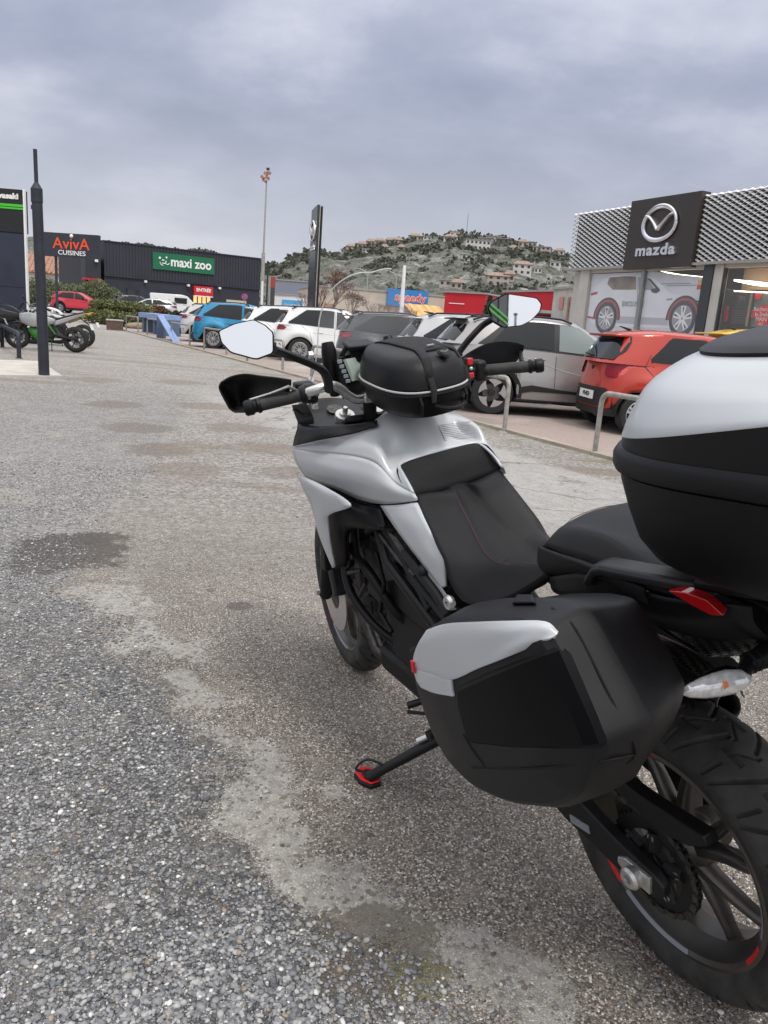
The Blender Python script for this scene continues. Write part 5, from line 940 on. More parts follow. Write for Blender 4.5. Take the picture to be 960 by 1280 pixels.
# ================================================================== parked motorcycles by the dealership
def small_bike(loc, ang, label, main, accent, tailc, wb=1.42, name='parked_motorcycle'):
    o = empty(name, loc, ang, label, 'motorcycle', 'motorcycles parked by the dealership'); lean = Matrix.Rotation(radians(-7), 4, 'X'); 
    for x, nm, w_ in ((0, 'rear_wheel', .085), (wb, 'front_wheel', .06)):
        w = empty(nm, (x, 0, .315)); w.parent = o; prof = [(.225, -w_)] + [(.315 - .05 * (1 - cos(t)), w_ * sin(t)) for t in [radians(-75 + 15 * i) for i in range(11)]] + [(.225, w_)]
        MB().lathe(prof, (0, 0, 0), (0, 1, 0), 40, closed=True).build('tyre', rubberb, w, smooth=40); MB().lathe([(.232, -w_ * .9), (.215, -w_ * .8), (.205, 0), (.215, w_ * .8), (.232, w_ * .9)], (0, 0, 0), (0, 1, 0), 36).build('rim', alloyd, w, smooth=40, solid=.006)
        MB().lathe([(.08, -w_ * 1.15), (.15, -w_ * 1.15), (.15, -w_ * 1.2), (.08, -w_ * 1.2)], (0, 0, 0), (0, 1, 0), 30, closed=True).build('brake_disc', steelb, w); MB().tube([(0, -.10, 0), (0, .10, 0)], .035, 14).build('hub', alloyd, w)
        for i in range(5):
            a = 2 * pi * i / 5; MB().tube([(.03 * cos(a), 0, .03 * sin(a)), (.21 * cos(a + .15), 0, .21 * sin(a + .15))], [.016, .010], 6).build('spoke', alloyd, w)
    f = MB
    for sd in (-1, 1):
        f().tube([(wb, sd * .09, .315), (wb - .30, sd * .10, .95)], [.027, .024], 10).build('fork', alloyd, o); f().tube([(.0, sd * .12, .315), (.52, sd * .10, .42)], [.022, .035], 8).build('swingarm', alloyd, o)
        f().tube([(wb - .36, sd * .05, .90), (.60, sd * .15, .62), (.45, sd * .13, .42)], .020, 8).build('frame_tube', accent, o)
        surf([[(wb - .10, sd * .10, .86), (wb - .12, sd * .14, .74), (wb - .14, sd * .12, .64)], [(wb - .40, sd * .20, .90), (wb - .44, sd * .23, .74), (wb - .42, sd * .20, .56)], [(wb - .75, sd * .19, .84), (wb - .76, sd * .20, .70), (wb - .70, sd * .17, .58)], [(wb - .98, sd * .14, .78), (wb - .98, sd * .15, .74), (wb - .96, sd * .13, .68)]], 4, 4).build('side_fairing', main, o, smooth=60, solid=.01)
        surf([[(wb - .30, sd * .12, .54), (wb - .34, sd * .14, .42), (wb - .42, sd * .10, .28)], [(wb - .62, sd * .14, .50), (wb - .64, sd * .15, .36), (wb - .64, sd * .10, .24)], [(wb - .86, sd * .10, .40), (wb - .86, sd * .10, .34), (wb - .86, sd * .07, .26)]], 3, 3).build('belly_fairing', accent, o, smooth=60, solid=.01)
        surf([[(.48, sd * .13, .72), (.46, sd * .13, .62)], [(.22, sd * .13, .82), (.20, sd * .12, .72)], [(-.08, sd * .09, .92), (-.06, sd * .07, .84)], [(-.26, sd * .03, .97), (-.24, sd * .02, .92)]], 4, 4).build('tail_fairing', tailc, o, smooth=60, solid=.01)
        f().tube([(wb - .34, sd * .04, 1.02), (wb - .42, sd * .20, 1.05), (wb - .46, sd * .36, 1.03)], [.013, .013, .018], 8).build('handlebar', trim, o)
        f().tube([(wb - .38, sd * .16, 1.05), (wb - .30, sd * .28, 1.22)], .008, 6).build('mirror_stem', trim, o); f().ball((wb - .30, sd * .30, 1.25), (.02, .07, .045), 10, 7).build('mirror', trim, o)
    surf([[(wb - .34, .04, .98), (wb - .34, 0, 1.0)], [(wb - .50, .13, 1.0), (wb - .50, 0, 1.03)], [(wb - .72, .13, .95), (wb - .72, 0, .98)], [(wb - .88, .08, .84), (wb - .88, 0, .86)]], 4, 4, mirror=True).build('tank', main, o, smooth=60, solid=.01)
    surf([[(wb - .84, .09, .84), (wb - .84, 0, .86)], [(.42, .13, .80), (.42, 0, .82)], [(.18, .12, .87), (.18, 0, .89)], [(-.08, .08, .95), (-.08, 0, .97)], [(-.22, .03, .98), (-.22, 0, .99)]], 4, 4, mirror=True).build('seat', rubberb, o, smooth=60, solid=.04)
    MB().box((.72, 0, .46), (.42, .26, .34), Matrix.Rotation(.1, 3, 'Y')).build('engine', alloyd, o, bevel=.04); MB().box((.98, 0, .56), (.08, .26, .26)).build('radiator', trim, o, bevel=.01)
    MB().tube([(1.0, -.10, .40), (.8, -.14, .22), (.45, -.14, .22), (.05, -.17, .34)], [.025, .025, .05, .055], 12).build('exhaust', alloyd, o)
    MB().ball((wb - .12, 0, .84), (.09, .11, .10), 12, 8).build('headlight', carglass, o); surf([[(wb - .06, .06, .96), (wb - .06, 0, .97)], [(wb - .16, .08, 1.10), (wb - .16, 0, 1.14)]], 3, 3, mirror=True).build('flyscreen', trim, o, solid=.006)
    surf([[(wb + .20, .06, .56), (wb + .20, 0, .58)], [(wb, .07, .655), (wb, 0, .67)], [(wb - .22, .06, .60), (wb - .22, 0, .62)]], 3, 3, mirror=True).build('front_mudguard', trim, o, solid=.006)
    MB().box((-.27, 0, .93), (.04, .10, .04)).build('tail_light', tail, o); MB().tube([(-.10, 0, .86), (-.38, 0, .66)], .016, 6).build('plate_holder', trim, o); MB().box((-.40, 0, .64), (.012, .18, .14), Matrix.Rotation(.4, 3, 'Y')).build('number_plate', plate, o)
    for sd in (-1, 1): MB().ball((-.30, sd * .13, .80), (.035, .02, .02), 8, 6).build('indicator', trim, o)
    MB().tube([(.55, .12, .30), (.50, .24, .01)], .012, 6).build('side_stand', trim, o)
    return o
rubberb = mat('bike_rubber', (.018, .018, .018), .75); steelb = mat('disc_bright', (.35, .34, .33), .35, .9); kgrey = mat('bike_grey', (.38, .385, .38), .35, .2, coat=.3); kgreen = mat('bike_green', (.03, .20, .015), .35, coat=.4); kyel = mat('bike_yellow', (.62, .60, .02), .4); kwhite = mat('bike_white', (.62, .63, .62), .35, coat=.4)
# they face left; loc = rear contact, ang = heading
def sb(px, py, ang, *a): x, y, _ = V(px); return small_bike((x, y, 0), ang, *a)
w0 = V((-7.873, 19.717, 0)); w1 = V((-8.247, 21.308, 0))
small_bike((w0.x - .1, w0.y, 0), radians(183), 'grey motorcycle with green belly fairing, nearest of the parked ones', kgrey, kgreen, kgrey)
small_bike((w1.x - .45, w1.y + .75, 0), radians(181), 'yellow and white motorcycle just behind the grey one', kwhite, alloyd, kyel)
small_bike((-10.0, 22.3, 0), radians(196), 'dark motorcycle with round headlamp farthest back by the dealership wall', alloyd, alloyd, alloyd)
small_bike((-9.9, 19.2, 0), radians(215), 'blue black motorcycle cut off by the left edge', mat('bike_blue', (.02, .08, .25), .4), alloyd, alloyd)

# ================================================================== the parked motorcycle in front
# local frame: x forward, y left, z up, origin under the rear axle; the machine leans on its side stand
silver = mat('pearl_silver_paint', (.50, .517, .53), .34, .08, var=.05, vscale=3, bump=.03, bscale=900, coat=.3)
blk = mat('black_plastic', (.007, .007, .008), .40, var=.15, vscale=9, bump=.12, bscale=1300, spec=.3)
blk2 = mat('case_black_plastic', (.009, .009, .010), .40, var=.2, vscale=6, bump=.2, bscale=1600, spec=.3)
blkmat = mat('dull_black_metal', (.008, .008, .009), .5, .2, var=.3, vscale=30, bump=.2, bscale=300)
vinyl = mat('seat_vinyl', (.008, .008, .009), .42, var=.25, vscale=12, bump=.4, bscale=1500, spec=.3)
fabric = mat('strap_fabric', (.022, .022, .023), .85, bump=.5, bscale=2500)
rubber = mat('tyre_rubber', (.017, .017, .018), .62, var=.35, vscale=22, bump=.25, bscale=500, dirt=(.045, .043, .040))
rimmat = mat('dark_bronze_alloy', (.11, .103, .095), .36, .7, var=.15, vscale=8)
steel = mat('brushed_steel', (.62, .61, .59), .36, .85, var=.1, vscale=60, bump=.1, bscale=700)
darksteel = mat('chain_steel', (.09, .085, .08), .45, .9, var=.4, vscale=90)
railm = mat('rail_grey', (.030, .030, .032), .42, .2, bump=.1, bscale=500)
under_blk = mat('seam_black', (.002, .002, .002), .8)
redm = mat('red_trim', (.55, .015, .02), .35)
stitch = mat('red_stitching', (.10, .028, .028), .8)
redlens = mat('red_lens', (.5, .01, .012), .12, spec=.8, coat=.6)
mirr = mat('mirror_glass', (.86, .87, .88), .015, 1.)
lcd = mat('display_glass', (.42, .50, .44), .18, coat=.6)
greybtn = mat('grey_buttons', (.22, .23, .25), .5)
whitep = mat('white_piping', (.42, .42, .41), .5)
clear = mat('clear_screen', (.90, .92, .92), .03, alpha=.10, spec=.6)
clear_edge = mat('clear_edge', (.60, .63, .62), .25, alpha=.8)
lensclear = mat('indicator_lens', (.72, .72, .72), .10, metal=.25, var=.2, vscale=120, coat=1.)
amber = mat('amber_bulb', (.75, .20, .05), .3)
meshmat = mat('carbon_mesh', (.035, .034, .033), .4, .4)
def add_holes(m, scale, lo, hi):
    nt = m.node_tree; tc = nt.nodes.new('ShaderNodeTexCoord'); v = nt.nodes.new('ShaderNodeTexVoronoi'); v.inputs['Scale'].default_value = scale; v.inputs['Randomness'].default_value = .15
    nt.links.new(tc.outputs['Object'], v.inputs[0]); r = nt.nodes.new('ShaderNodeValToRGB'); nt.links.new(v.outputs['Distance'], r.inputs[0])
    r.color_ramp.elements[0].position = .30; r.color_ramp.elements[0].color = (*lo, 1); r.color_ramp.elements[1].position = .42; r.color_ramp.elements[1].color = (*hi, 1)
    nt.links.new(r.outputs[0], nt.nodes['Principled BSDF'].inputs['Base Color'])
add_holes(meshmat, 150, (.20, .185, .16), (.004, .004, .004))

bike = empty('motorcycle', label='silver and black touring motorcycle with side case and top case on its side stand', cat='motorcycle')
_M = ((-0.49149, -0.84951, -0.19175), (0.87088, -0.47943, -0.10822), (0.00000, -0.22018, 0.97546)); _O = (0.736, 1.433, 0)
bike.matrix_world = Matrix([[*_M[i], _O[i]] for i in range(3)] + [[0, 0, 0, 1]])

def tyre_mesh(R, W, rim_r, cx, cz, ax, groove, na=1300, ns=84):
    """tyre with a rounded tread; groove(a, s) -> depth, a = arc position in metres, s = -1..1 across"""
    mb = MB(); ax = V(ax).normalized(); up = V((0, 0, 1)); e1 = (up - ax * up.dot(ax)).normalized(); e2 = ax.cross(e1); c0 = V((cx[0], cx[1], cz))
    prof = []
    for j in range(ns + 1):
        s = -1 + 2 * j / ns; t = abs(s)
        if t < .78: th = t / .78 * 1.12; y = sin(th) / sin(1.12) * W / 2 * .985; r = R - (1 - cos(th)) / (1 - cos(1.12)) * (R - rim_r) * .46
        else:
            q = (t - .78) / .22; y = W / 2 * (.985 + .05 * sin(q * pi) - .20 * q ** 1.6); r = R - (R - rim_r) * (.46 + .54 * q)
        prof.append((r, math.copysign(y, s), s))
    vs = []
    for i in range(na):
        a = 2 * pi * i / na
        for r, y, s in prof:
            d = groove(a * R, s) if abs(s) < .86 else 0
            vs.append(c0 + (e1 * cos(a) + e2 * sin(a)) * (r - d) + ax * y)
    k = ns + 1
    fs = [(i * k + j, i * k + j + 1, ((i + 1) % na) * k + j + 1, ((i + 1) % na) * k + j) for i in range(na) for j in range(ns)]
    return mb.add(vs, fs)
def tread(a, s):
    P = .100; d = 0.
    def g(dist, w, dep):
        t = max(0., 1 - abs(dist) / (w * 1.35)); return dep * t * t * (3 - 2 * t) * 1.15
    for sg in (-1, 1):
        q = s * sg
        if q < -.08: continue
        u = (a + (0 if sg > 0 else P / 2)) % P
        if .04 < q < .82: d = max(d, g(u - (.010 + .085 * q ** 1.25), .0052, .007))
        if .42 < q < .74: d = max(d, g(u - (.070 + .030 * q), .0042, .006))
        if -.05 < q < .26: d = max(d, g(u - (.050 + .16 * max(q, 0)), .0030, .005))
        if .20 < q < .28 and .055 < u < .103: d = max(d, g((q - .24) * .085, .0030, .005))
    return d
def make_wheel(name, R, W, rim_r, c0, ax, nsp, hub_r, sprocket=None):
    ax = V(ax).normalized(); up = V((0, 0, 1)); e1 = (up - ax * up.dot(ax)).normalized(); e2 = ax.cross(e1); c0 = V(c0)
    w = empty(name); w.parent = bike
    tyre_mesh(R, W, rim_r, (c0.x, c0.y), c0.z, ax, tread, *((1300, 84) if c0.x < .5 else (760, 50))).build('tyre', rubber, w, smooth=28)
    r = rim_r; hw = W * .40
    m = MB().lathe([(r + .004, hw), (r - .006, hw + .002), (r - .014, hw - .004), (r - .020, hw - .022), (r - .036, hw * .35), (r - .036, -hw * .35), (r - .020, -hw + .022), (r - .014, -hw + .004), (r - .006, -hw - .002), (r + .004, -hw), (r - .010, -hw * .4), (r - .010, hw * .4)], c0, ax, 72, closed=True)
    m.build('rim', rimmat, w, smooth=30)
    h = MB().lathe([(.018, W * .42), (hub_r * .62, W * .42), (hub_r * .7, W * .34), (hub_r * .8, W * .2), (hub_r, W * .12), (hub_r, -W * .12), (hub_r * .8, -W * .2), (hub_r * .7, -W * .42), (.018, -W * .42)], c0, ax, 32, closed=True)
    h.build('hub', rimmat, w, smooth=30)
    for i in range(nsp):
        for sg in (-1, 1):
            a0 = 2 * pi * i / nsp + .3; a1 = a0 + sg * (pi / nsp) * .52; a0 += sg * .16; secs = []
            for t in (0, .25, .55, .85, 1.05):
                rr = hub_r * .75 + (r - .03 - hub_r * .75) * t; a = a0 + (a1 - a0) * t
                d = (e1 * cos(a) + e2 * sin(a)); tn = (-e1 * sin(a) + e2 * cos(a)); wd = .0165 - .006 * t + (.006 if t > 1 else 0); dp = .024 - .008 * t; off = ax * (.012 * (1 - t))
                p = c0 + d * rr + off
                secs.append([p + tn * wd + ax * -dp * .5, p + tn * wd + ax * dp * .5, p + tn * wd * .45 + ax * dp, p - tn * wd * .45 + ax * dp, p - tn * wd + ax * dp * .5, p - tn * wd - ax * dp * .5])
            MB().loft(secs).build('spoke', rimmat, w, smooth=50, bevel=.002)
    # rim tape: short red and grey arcs on both faces
    for k, (a0, a1, mm) in enumerate(((.15, .5, redm), (.6, 1.35, greybtn), (2.2, 2.5, redm), (2.6, 3.4, greybtn), (4.2, 4.5, redm), (4.6, 5.4, greybtn))):
        for sg in (1, -1):
            q = MB(); n = 16; vs = []
            for j in range(n + 1):
                a = a0 + (a1 - a0) * j / n; d = e1 * cos(a) + e2 * sin(a)
                vs += [c0 + d * (r - .0055) + ax * sg * (hw + .0032), c0 + d * (r - .0135) + ax * sg * (hw - .0022)]
            q.add(vs, [(2 * j, 2 * j + 1, 2 * j + 3, 2 * j + 2) for j in range(n)]).build('rim_tape', mm, w, smooth=60)
    return w, e1, e2
# rear wheel, left face carries the sprocket
rw, r1, r2 = make_wheel('rear_wheel', .318, .172, .226, (0, 0, .318), (0, 1, 0), 5, .060)
def gear(c0, R, r_in, n, y0, y1, holes=0):
    mb = MB(); poly = []
    for i in range(n):
        a = 2 * pi * i / n
        for da, rr in ((-.30, R - .007), (-.12, R), (.12, R), (.30, R - .007)): t = a + da * 2 * pi / n; poly.append((rr, t))
    k = len(poly); vs = []
    for y in (y0, y1):
        vs += [(c0[0] + r * cos(t), y, c0[2] + r * sin(t)) for r, t in poly] + [(c0[0] + r_in * cos(t), y, c0[2] + r_in * sin(t)) for r, t in poly]
    fs = []
    for i in range(k):
        j = (i + 1) % k; a, b = i, j; c, d = i + k, j + k; A2 = 2 * k
        fs += [(a, b, d, c), (a + A2, c + A2, d + A2, b + A2), (a, a + A2, b + A2, b), (c, d, d + A2, c + A2)]
    return mb.add(vs, fs)
gear((0, 0, .318), .108, .070, 43, .098, .104).build('sprocket', blkmat, rw, smooth=20)
for i in range(5):
    a = 2 * pi * i / 5 + .3; d = V((cos(a), 0, sin(a)))
    MB().tube([V((0, .101, .318)) + d * .035, V((0, .101, .318)) + d * .078], [.016, .013], 8).build('sprocket_carrier', blkmat, rw)
    MB().tube([V((0, .095, .318)) + d * .066, V((0, .113, .318)) + d * .066], .008, 6).build('carrier_nut', steel, rw)
MB().lathe([(.02, .085), (.05, .085), (.05, .10), (.02, .10)], (0, 0, .318), (0, 1, 0), 28, closed=True).build('carrier_ring', rimmat, rw)
MB().lathe([(.065, -.105), (.12, -.105), (.12, -.110), (.065, -.110)], (0, 0, .318), (0, 1, 0), 40, closed=True).build('brake_disc', steel, rw)
# chain: one row of links over the sprocket and two straight runs
ch = MB(); R0 = .104; fx, fz = .52, .395; pts = []
for i in range(24): a = pi / 2 + pi * i / 23 * 1.0; pts.append((R0 * cos(a), .318 + R0 * sin(a)))
top = [(fx, fz + .035)] ; run = []
p0, p1 = V((0, .101, .318 + R0)), V((fx, .101, fz + .034)); q0, q1 = V((0, .101, .318 - R0)), V((fx, .101, fz - .034))
nl = 34
line = [p1 + (p0 - p1) * i / nl for i in range(nl)] + [V((x, .101, z)) for x, z in pts] + [q0 + (q1 - q0) * i / nl for i in range(nl + 1)]
for i in range(len(line) - 1):
    a, b = line[i], line[i + 1]; dd = (b - a); ang = atan2(dd.z, dd.x); rot = Matrix.Rotation(-ang, 3, 'Y'); off = .0065 if i % 2 else .004
    ch.box((a + b) / 2 + V((0, off, 0)), (dd.length * 1.05, .002, .012), rot); ch.box((a + b) / 2 - V((0, off, 0)), (dd.length * 1.05, .002, .012), rot); ch.tube([a - V((0, .006, 0)), a + V((0, .007, 0))], .0045, 6)
ch.build('chain', darksteel, bike, kind='stuff', smooth=0)
# swingarm: two arms, left one long and flat sided
for sg in (1, -1):
    secs = []
    for x, z, hh, y, wd in ((.56, .41, .040, .105, .022), (.40, .375, .046, .118, .018), (.22, .335, .045, .128, .015), (.06, .315, .036, .132, .014), (-.035, .312, .028, .132, .013), (-.06, .312, .012, .132, .010)):
        y *= sg; secs.append([(x, y - wd, z - hh), (x, y + wd, z - hh), (x, y + wd * 1.2, z), (x, y + wd, z + hh), (x, y - wd, z + hh), (x, y - wd * 1.2, z)])
    MB().loft(secs).build('swingarm', blkmat, bike, smooth=40, bevel=.004)
MB().box((.165, .148, .318), (.060, .003, .018), Matrix.Rotation(.18, 3, 'Y')).build('swingarm_sticker', greybtn, bike)
MB().prism([(-.036, -.020), (.028, -.018), (.048, -.006), (.048, .008), (.028, .019), (-.036, .020)], lambda a, b: (a, .146, .316 + b), lambda a, b: (a, .154, .316 + b)).build('axle_plate', steel, bike, bevel=.001)
MB().lathe([(.008, .154), (.021, .154), (.023, .158), (.023, .170), (.018, .176), (.010, .176), (.008, .165)], (0, 0, .316), (0, 1, 0), 24).build('axle_nut', steel, bike)
MB().prism([(.50, .445), (.30, .455), (.10, .452), (-.02, .425), (-.10, .445), (-.14, .475), (-.13, .49), (.02, .478), (.30, .490), (.50, .475)], lambda a, b: (a, .088, b), lambda a, b: (a, .122, b)).build('chain_guard', blk, bike, bevel=.003)
MB().prism([(.34, .36), (.14, .40), (.20, .44), (.36, .44)], lambda a, b: (a, .112, b), lambda a, b: (a, .118, b)).build('chain_guard', blk, bike)

# front end: steering turned a little to the right, axis raked
SA = V((-sin(radians(25)), 0, cos(radians(25)))); SO = V((1.70, 0, 0)); SR = Matrix.Rotation(radians(-9), 3, SA)
def st(p): return SO + SR @ (V(p) - SO)
fa = SR @ V((0, 1, 0)); fc = st((1.594, 0, .325))
fw, f1, f2 = make_wheel('front_wheel', .325, .120, .242, fc, fa, 5, .040)
for sg in (1, -1):
    MB().lathe([(.075, sg * .066), (.158, sg * .066), (.158, sg * .070), (.075, sg * .070)], fc, fa, 48, closed=True).build('brake_disc', steel, fw)
    MB().tube([st((1.594, sg * .100, .300)), st((1.594 - .01, sg * .100, .35)), st((1.594 - .09, sg * .103, .325 + .19)), st((1.594 - .18, sg * .105, .325 + .386))], [.020, .024, .020, .028], 16).build('fork_leg', blkmat, bike)
    MB().ball(st((1.594, sg * .100, .318)), .027, 12, 8).build('axle_clamp', blkmat, bike)
    MB().tube([st((1.594 - .18, sg * .105, .325 + .386)), st((1.594 - .345, sg * .105, .325 + .74))], .024, 16).build('fork_tube', darksteel, bike)
    # caliper
    MB().box(st((1.47, sg * .085, .41)), (.05, .045, .11), SR @ Matrix.Rotation(.5, 3, 'Y')).build('brake_caliper', blkmat, bike, bevel=.008)
MB().tube([st((1.594, -.12, .325)), st((1.594, .135, .325))], .011, 12).build('front_axle', steel, bike)
# front mudguard hugging the tyre
mg = []
for i in range(13):
    a = radians(-62 + 84 * i / 12); row = []
    for t in (-1, -.8, -.4, 0, .4, .8, 1):
        rr = .345 - .05 * abs(t) ** 3; row.append(fc + (f1 * cos(a) - f2 * sin(a) * -1) * rr + fa * (.078 * t))
    mg.append(row)
surf(mg, 2, 2).build('front_mudguard', blk, bike, solid=.004)

# ---- tank and front fairing (left half is built and mirrored)
T = [ # front -> rear ; lower edge, bulge, crease, shoulder, shoulder, top, centre
 [(1.211, 0.247, 0.903), (1.247, 0.256, 0.946), (1.266, 0.252, 0.984), (1.28, 0.24, 0.988), (1.25,.19,.975), (1.26,.10,.965), (1.26,0,.965)],
 [(1.127, 0.238, 0.899), (1.125, 0.25, 0.954), (1.152, 0.242, 0.992), (1.144, 0.232, 1.013), (1.149, 0.2, 1.023), (1.16,.11,.995), (1.16,0,.985)],
 [(1.048, 0.222, 0.894), (1.016, 0.234, 0.958), (1.044, 0.217, 0.999), (1.04, 0.2, 1.025), (1.055, 0.16, 1.044), (1.07,.08,1.035), (1.07,0,1.025)],
 [(0.962, 0.199, 0.88), (0.916, 0.211, 0.953), (0.935, 0.196, 1.005), (0.937, 0.173, 1.037), (0.962, 0.12, 1.063), (1.00,.06,1.09), (1.00,0,1.09)],
 [(0.866, 0.182, 0.885), (0.835, 0.194, 0.948), (0.853, 0.18, 0.997), (0.863, 0.163, 1.028), (0.916, 0.118, 1.043), (.93,.06,1.080), (.93,0,1.085)],
 [(0.786, 0.166, 0.902), (0.776, 0.17, 0.934), (0.79, 0.162, 0.952), (0.829, 0.152, 0.987), (0.886, 0.122, 1.007), (.872,.06,1.028), (.878,0,1.03)],
 [(0.721, 0.15, 0.92), (0.722, 0.15, 0.929), (0.729, 0.15, 0.937), (0.764, 0.147, 0.967), (0.815, 0.133, 0.993), (.826,.065,.990), (.832,0,.990)]]
RY = (.88, .88, .88, .88, .87, .86, .84)
tmb = MB(); surf([[tuple(p) for p in r[2:]] + [(p[0], -p[1] * (RY[i] if k < 1 else (RY[i] + 1) / 2), p[2]) for k, p in enumerate(reversed(r[2:-1]), -3)] for i, r in enumerate(T)], 5, 4, mb=tmb)
surf([[tuple(p) for p in r[:3]] for r in T], 5, 4, mb=tmb)
tank = tmb.build('tank', silver, bike, smooth=60, solid=.006, fixn=False)
surf([[(p[0], -p[1] * RY[i], p[2]) for p in r[:3]] for i, r in enumerate(T)], 5, 4).build('tank_side', silver, tank, smooth=60)
# printed sticker of fine lines on the right of the tank top
# STK-BEGIN
ca, cb, cc2, cdd = V((0.888, -0.036, 1.046)), V((0.882, -0.136, 1.036)), V((0.852, -0.03, 1.011)), V((0.847, -0.129, 1)); ma_, mb_ = V((0.87, -0.033, 1.028)), V((0.862, -0.131, 1.02))
for i in range(10):
    t = i / 9; pl_ = (ca.lerp(ma_, t * 2) if t < .5 else ma_.lerp(cc2, t * 2 - 1)); pr2 = (cb.lerp(mb_, t * 2) if t < .5 else mb_.lerp(cdd, t * 2 - 1)); MB().tube([pl_, pl_.lerp(pr2, (1, .8, .95, .7, .9, .85, .6, .92, .75, 1)[i])], .0007, 4).build('sticker_line', greybtn, tank, smooth=0)
MB().tube([ca, ma_, cc2], .0008, 4).build('sticker_line', greybtn, tank, smooth=0)
# STK-END
# black tank pad
PD = [[(.822,.134,.989),(.826,.10,.991),(.831,.05,.991),(.832,0,.991)],
      [(.806,.150,.981),(.815,.112,.992),(.820,.055,.993),(.820,0,.993)],
      [(.778,.155,.957),(.792,.118,.966),(.798,.06,.967),(.798,0,.967)],
      [(.754,.150,.935),(.775,.114,.936),(.784,.06,.934),(.785,0,.933)],
      [(.752,.142,.924),(.770,.108,.914),(.777,.05,.908),(.778,0,.906)],
      [(.762,.130,.900),(.780,.10,.890),(.787,.05,.885),(.788,0,.884)]]
surf([[tuple(p) for p in r] + [(p[0], -p[1] * .90, p[2]) for p in reversed(r[:-1])] for r in PD], 4, 4).build('tank_pad', vinyl, bike, smooth=60, solid=.012)
# silver side panel running down from the tank along the seat
for sg in (1, -1):
    sp = [[(0.862, 0.182, 0.881), (0.784, 0.168, 0.899), (0.718, 0.152, 0.917)],
          [(0.802, 0.184, 0.846), (0.723, 0.176, 0.872), (0.67, 0.16, 0.883)],
          [(0.739, 0.182, 0.808), (0.674, 0.178, 0.83), (0.621, 0.163, 0.844)],
          [(0.679, 0.178, 0.771), (0.622, 0.177, 0.797), (0.588, 0.166, 0.807)],
          [(0.62, 0.174, 0.739), (0.6, 0.173, 0.754), (0.588, 0.168, 0.77)],
          [(0.599, 0.172, 0.731), (0.593, 0.171, 0.735), (0.588, 0.169, 0.738)]]
    if sg < 0: sp = [[(p[0] + .03, -p[1] * .70, p[2] - .03) for p in r] for r in sp]
    surf(sp, 4, 4).build('side_panel', silver, bike, smooth=60, solid=.006 * sg)
    # winglet beside the radiator
    wl = [[(1.232, 0.262, 0.918), (1.227, 0.262, 0.914), (1.216, 0.262, 0.911)],
          [(1.194, 0.27, 0.888), (1.131, 0.272, 0.912), (1.083, 0.262, 0.918)],
          [(1.144, 0.272, 0.85), (1.028, 0.275, 0.898), (0.956, 0.262, 0.914)],
          [(1.131, 0.27, 0.806), (1.051, 0.272, 0.839), (0.888, 0.258, 0.891)],
          [(1.133, 0.266, 0.761), (1.076, 0.268, 0.795), (1.024, 0.262, 0.839)],
          [(1.125, 0.258, 0.705), (1.09, 0.26, 0.726), (1.067, 0.258, 0.758)],
          [(1.112, 0.246, 0.638), (1.103, 0.247, 0.641), (1.092, 0.246, 0.647)]]
    if sg < 0: wl = [[(p[0], -p[1] * .80, p[2] - .02) for p in r] for r in wl]
    surf(wl, 4, 4).build('winglet', silver, bike, smooth=50, solid=.006 * sg)
    # black shroud behind the winglet and below the tank
    sh = [[(1.212, 0.235, 0.895), (1.066, 0.215, 0.885), (0.979, 0.19, 0.866), (0.889, 0.172, 0.867)],
          [(1.169, 0.24, 0.838), (1.013, 0.232, 0.857), (0.933, 0.2, 0.838), (0.859, 0.172, 0.811)],
          [(1.152, 0.236, 0.765), (1.035, 0.23, 0.803), (0.944, 0.2, 0.8), (0.836, 0.165, 0.81)],
          [(1.159, 0.225, 0.682), (1.068, 0.215, 0.749), (1.064, 0.195, 0.755), (1.097, 0.17, 0.743)],
          [(1.174, 0.212, 0.6), (1.138, 0.19, 0.624), (1.144, 0.175, 0.631), (1.191, 0.15, 0.608)]]
    if sg < 0: sh = [[(p[0], -p[1], p[2]) for p in r] for r in sh]
    surf(sh, 4, 4).build('radiator_shroud', blk, bike, smooth=50, solid=.006 * sg)
# black ledge and inner cockpit ahead of the tank
for sg in (1, -1):
    lg = [[(1.254, 0.253, 0.991), (1.107, 0.243, 1.029), (1.015, 0.2, 1.052), (0.978, 0.151, 1.061), (0.947, 0.122, 1.07)],
          [(1.241, 0.252, 1.013), (1.102, 0.24, 1.043), (1.027, 0.196, 1.059), (0.986, 0.149, 1.066), (0.946, 0.119, 1.076)],
          [(1.217, 0.245, 1.049), (1.114, 0.226, 1.065), (1.05, 0.19, 1.072), (1.006, 0.142, 1.074), (0.965, 0.108, 1.082)]]
    if sg < 0: lg = [[(p[0], -p[1], p[2]) for p in r] for r in lg]
    surf(lg, 4, 4).build('fairing_trim', blk, bike, smooth=60, solid=.005 * sg)
for sg in (1, -1):
    tr = [[(1.221, 0.244, 1.046), (1.123, 0.218, 1.06), (1.07, 0.165, 1.061), (1.008, 0.09, 1.067)], [(1.294, 0.205, 1.065), (1.247, 0.155, 1.061), (1.208, 0.095, 1.051), (1.153, 0.02, 1.052)], [(1.312, 0.17, 1.088), (1.294, 0.12, 1.079), (1.275, 0.06, 1.067), (1.27, -0.03, 1.051)], [(1.335, 0.12, 1.099), (1.328, 0.08, 1.094), (1.342, 0.02, 1.078), (1.348, -0.06, 1.055)]]
    if sg < 0: tr = [[(p[0], -p[1], p[2]) for p in r] for r in tr]
    surf(tr, 4, 4).build('cockpit_tray', blk, bike, smooth=50, solid=.004 * sg)
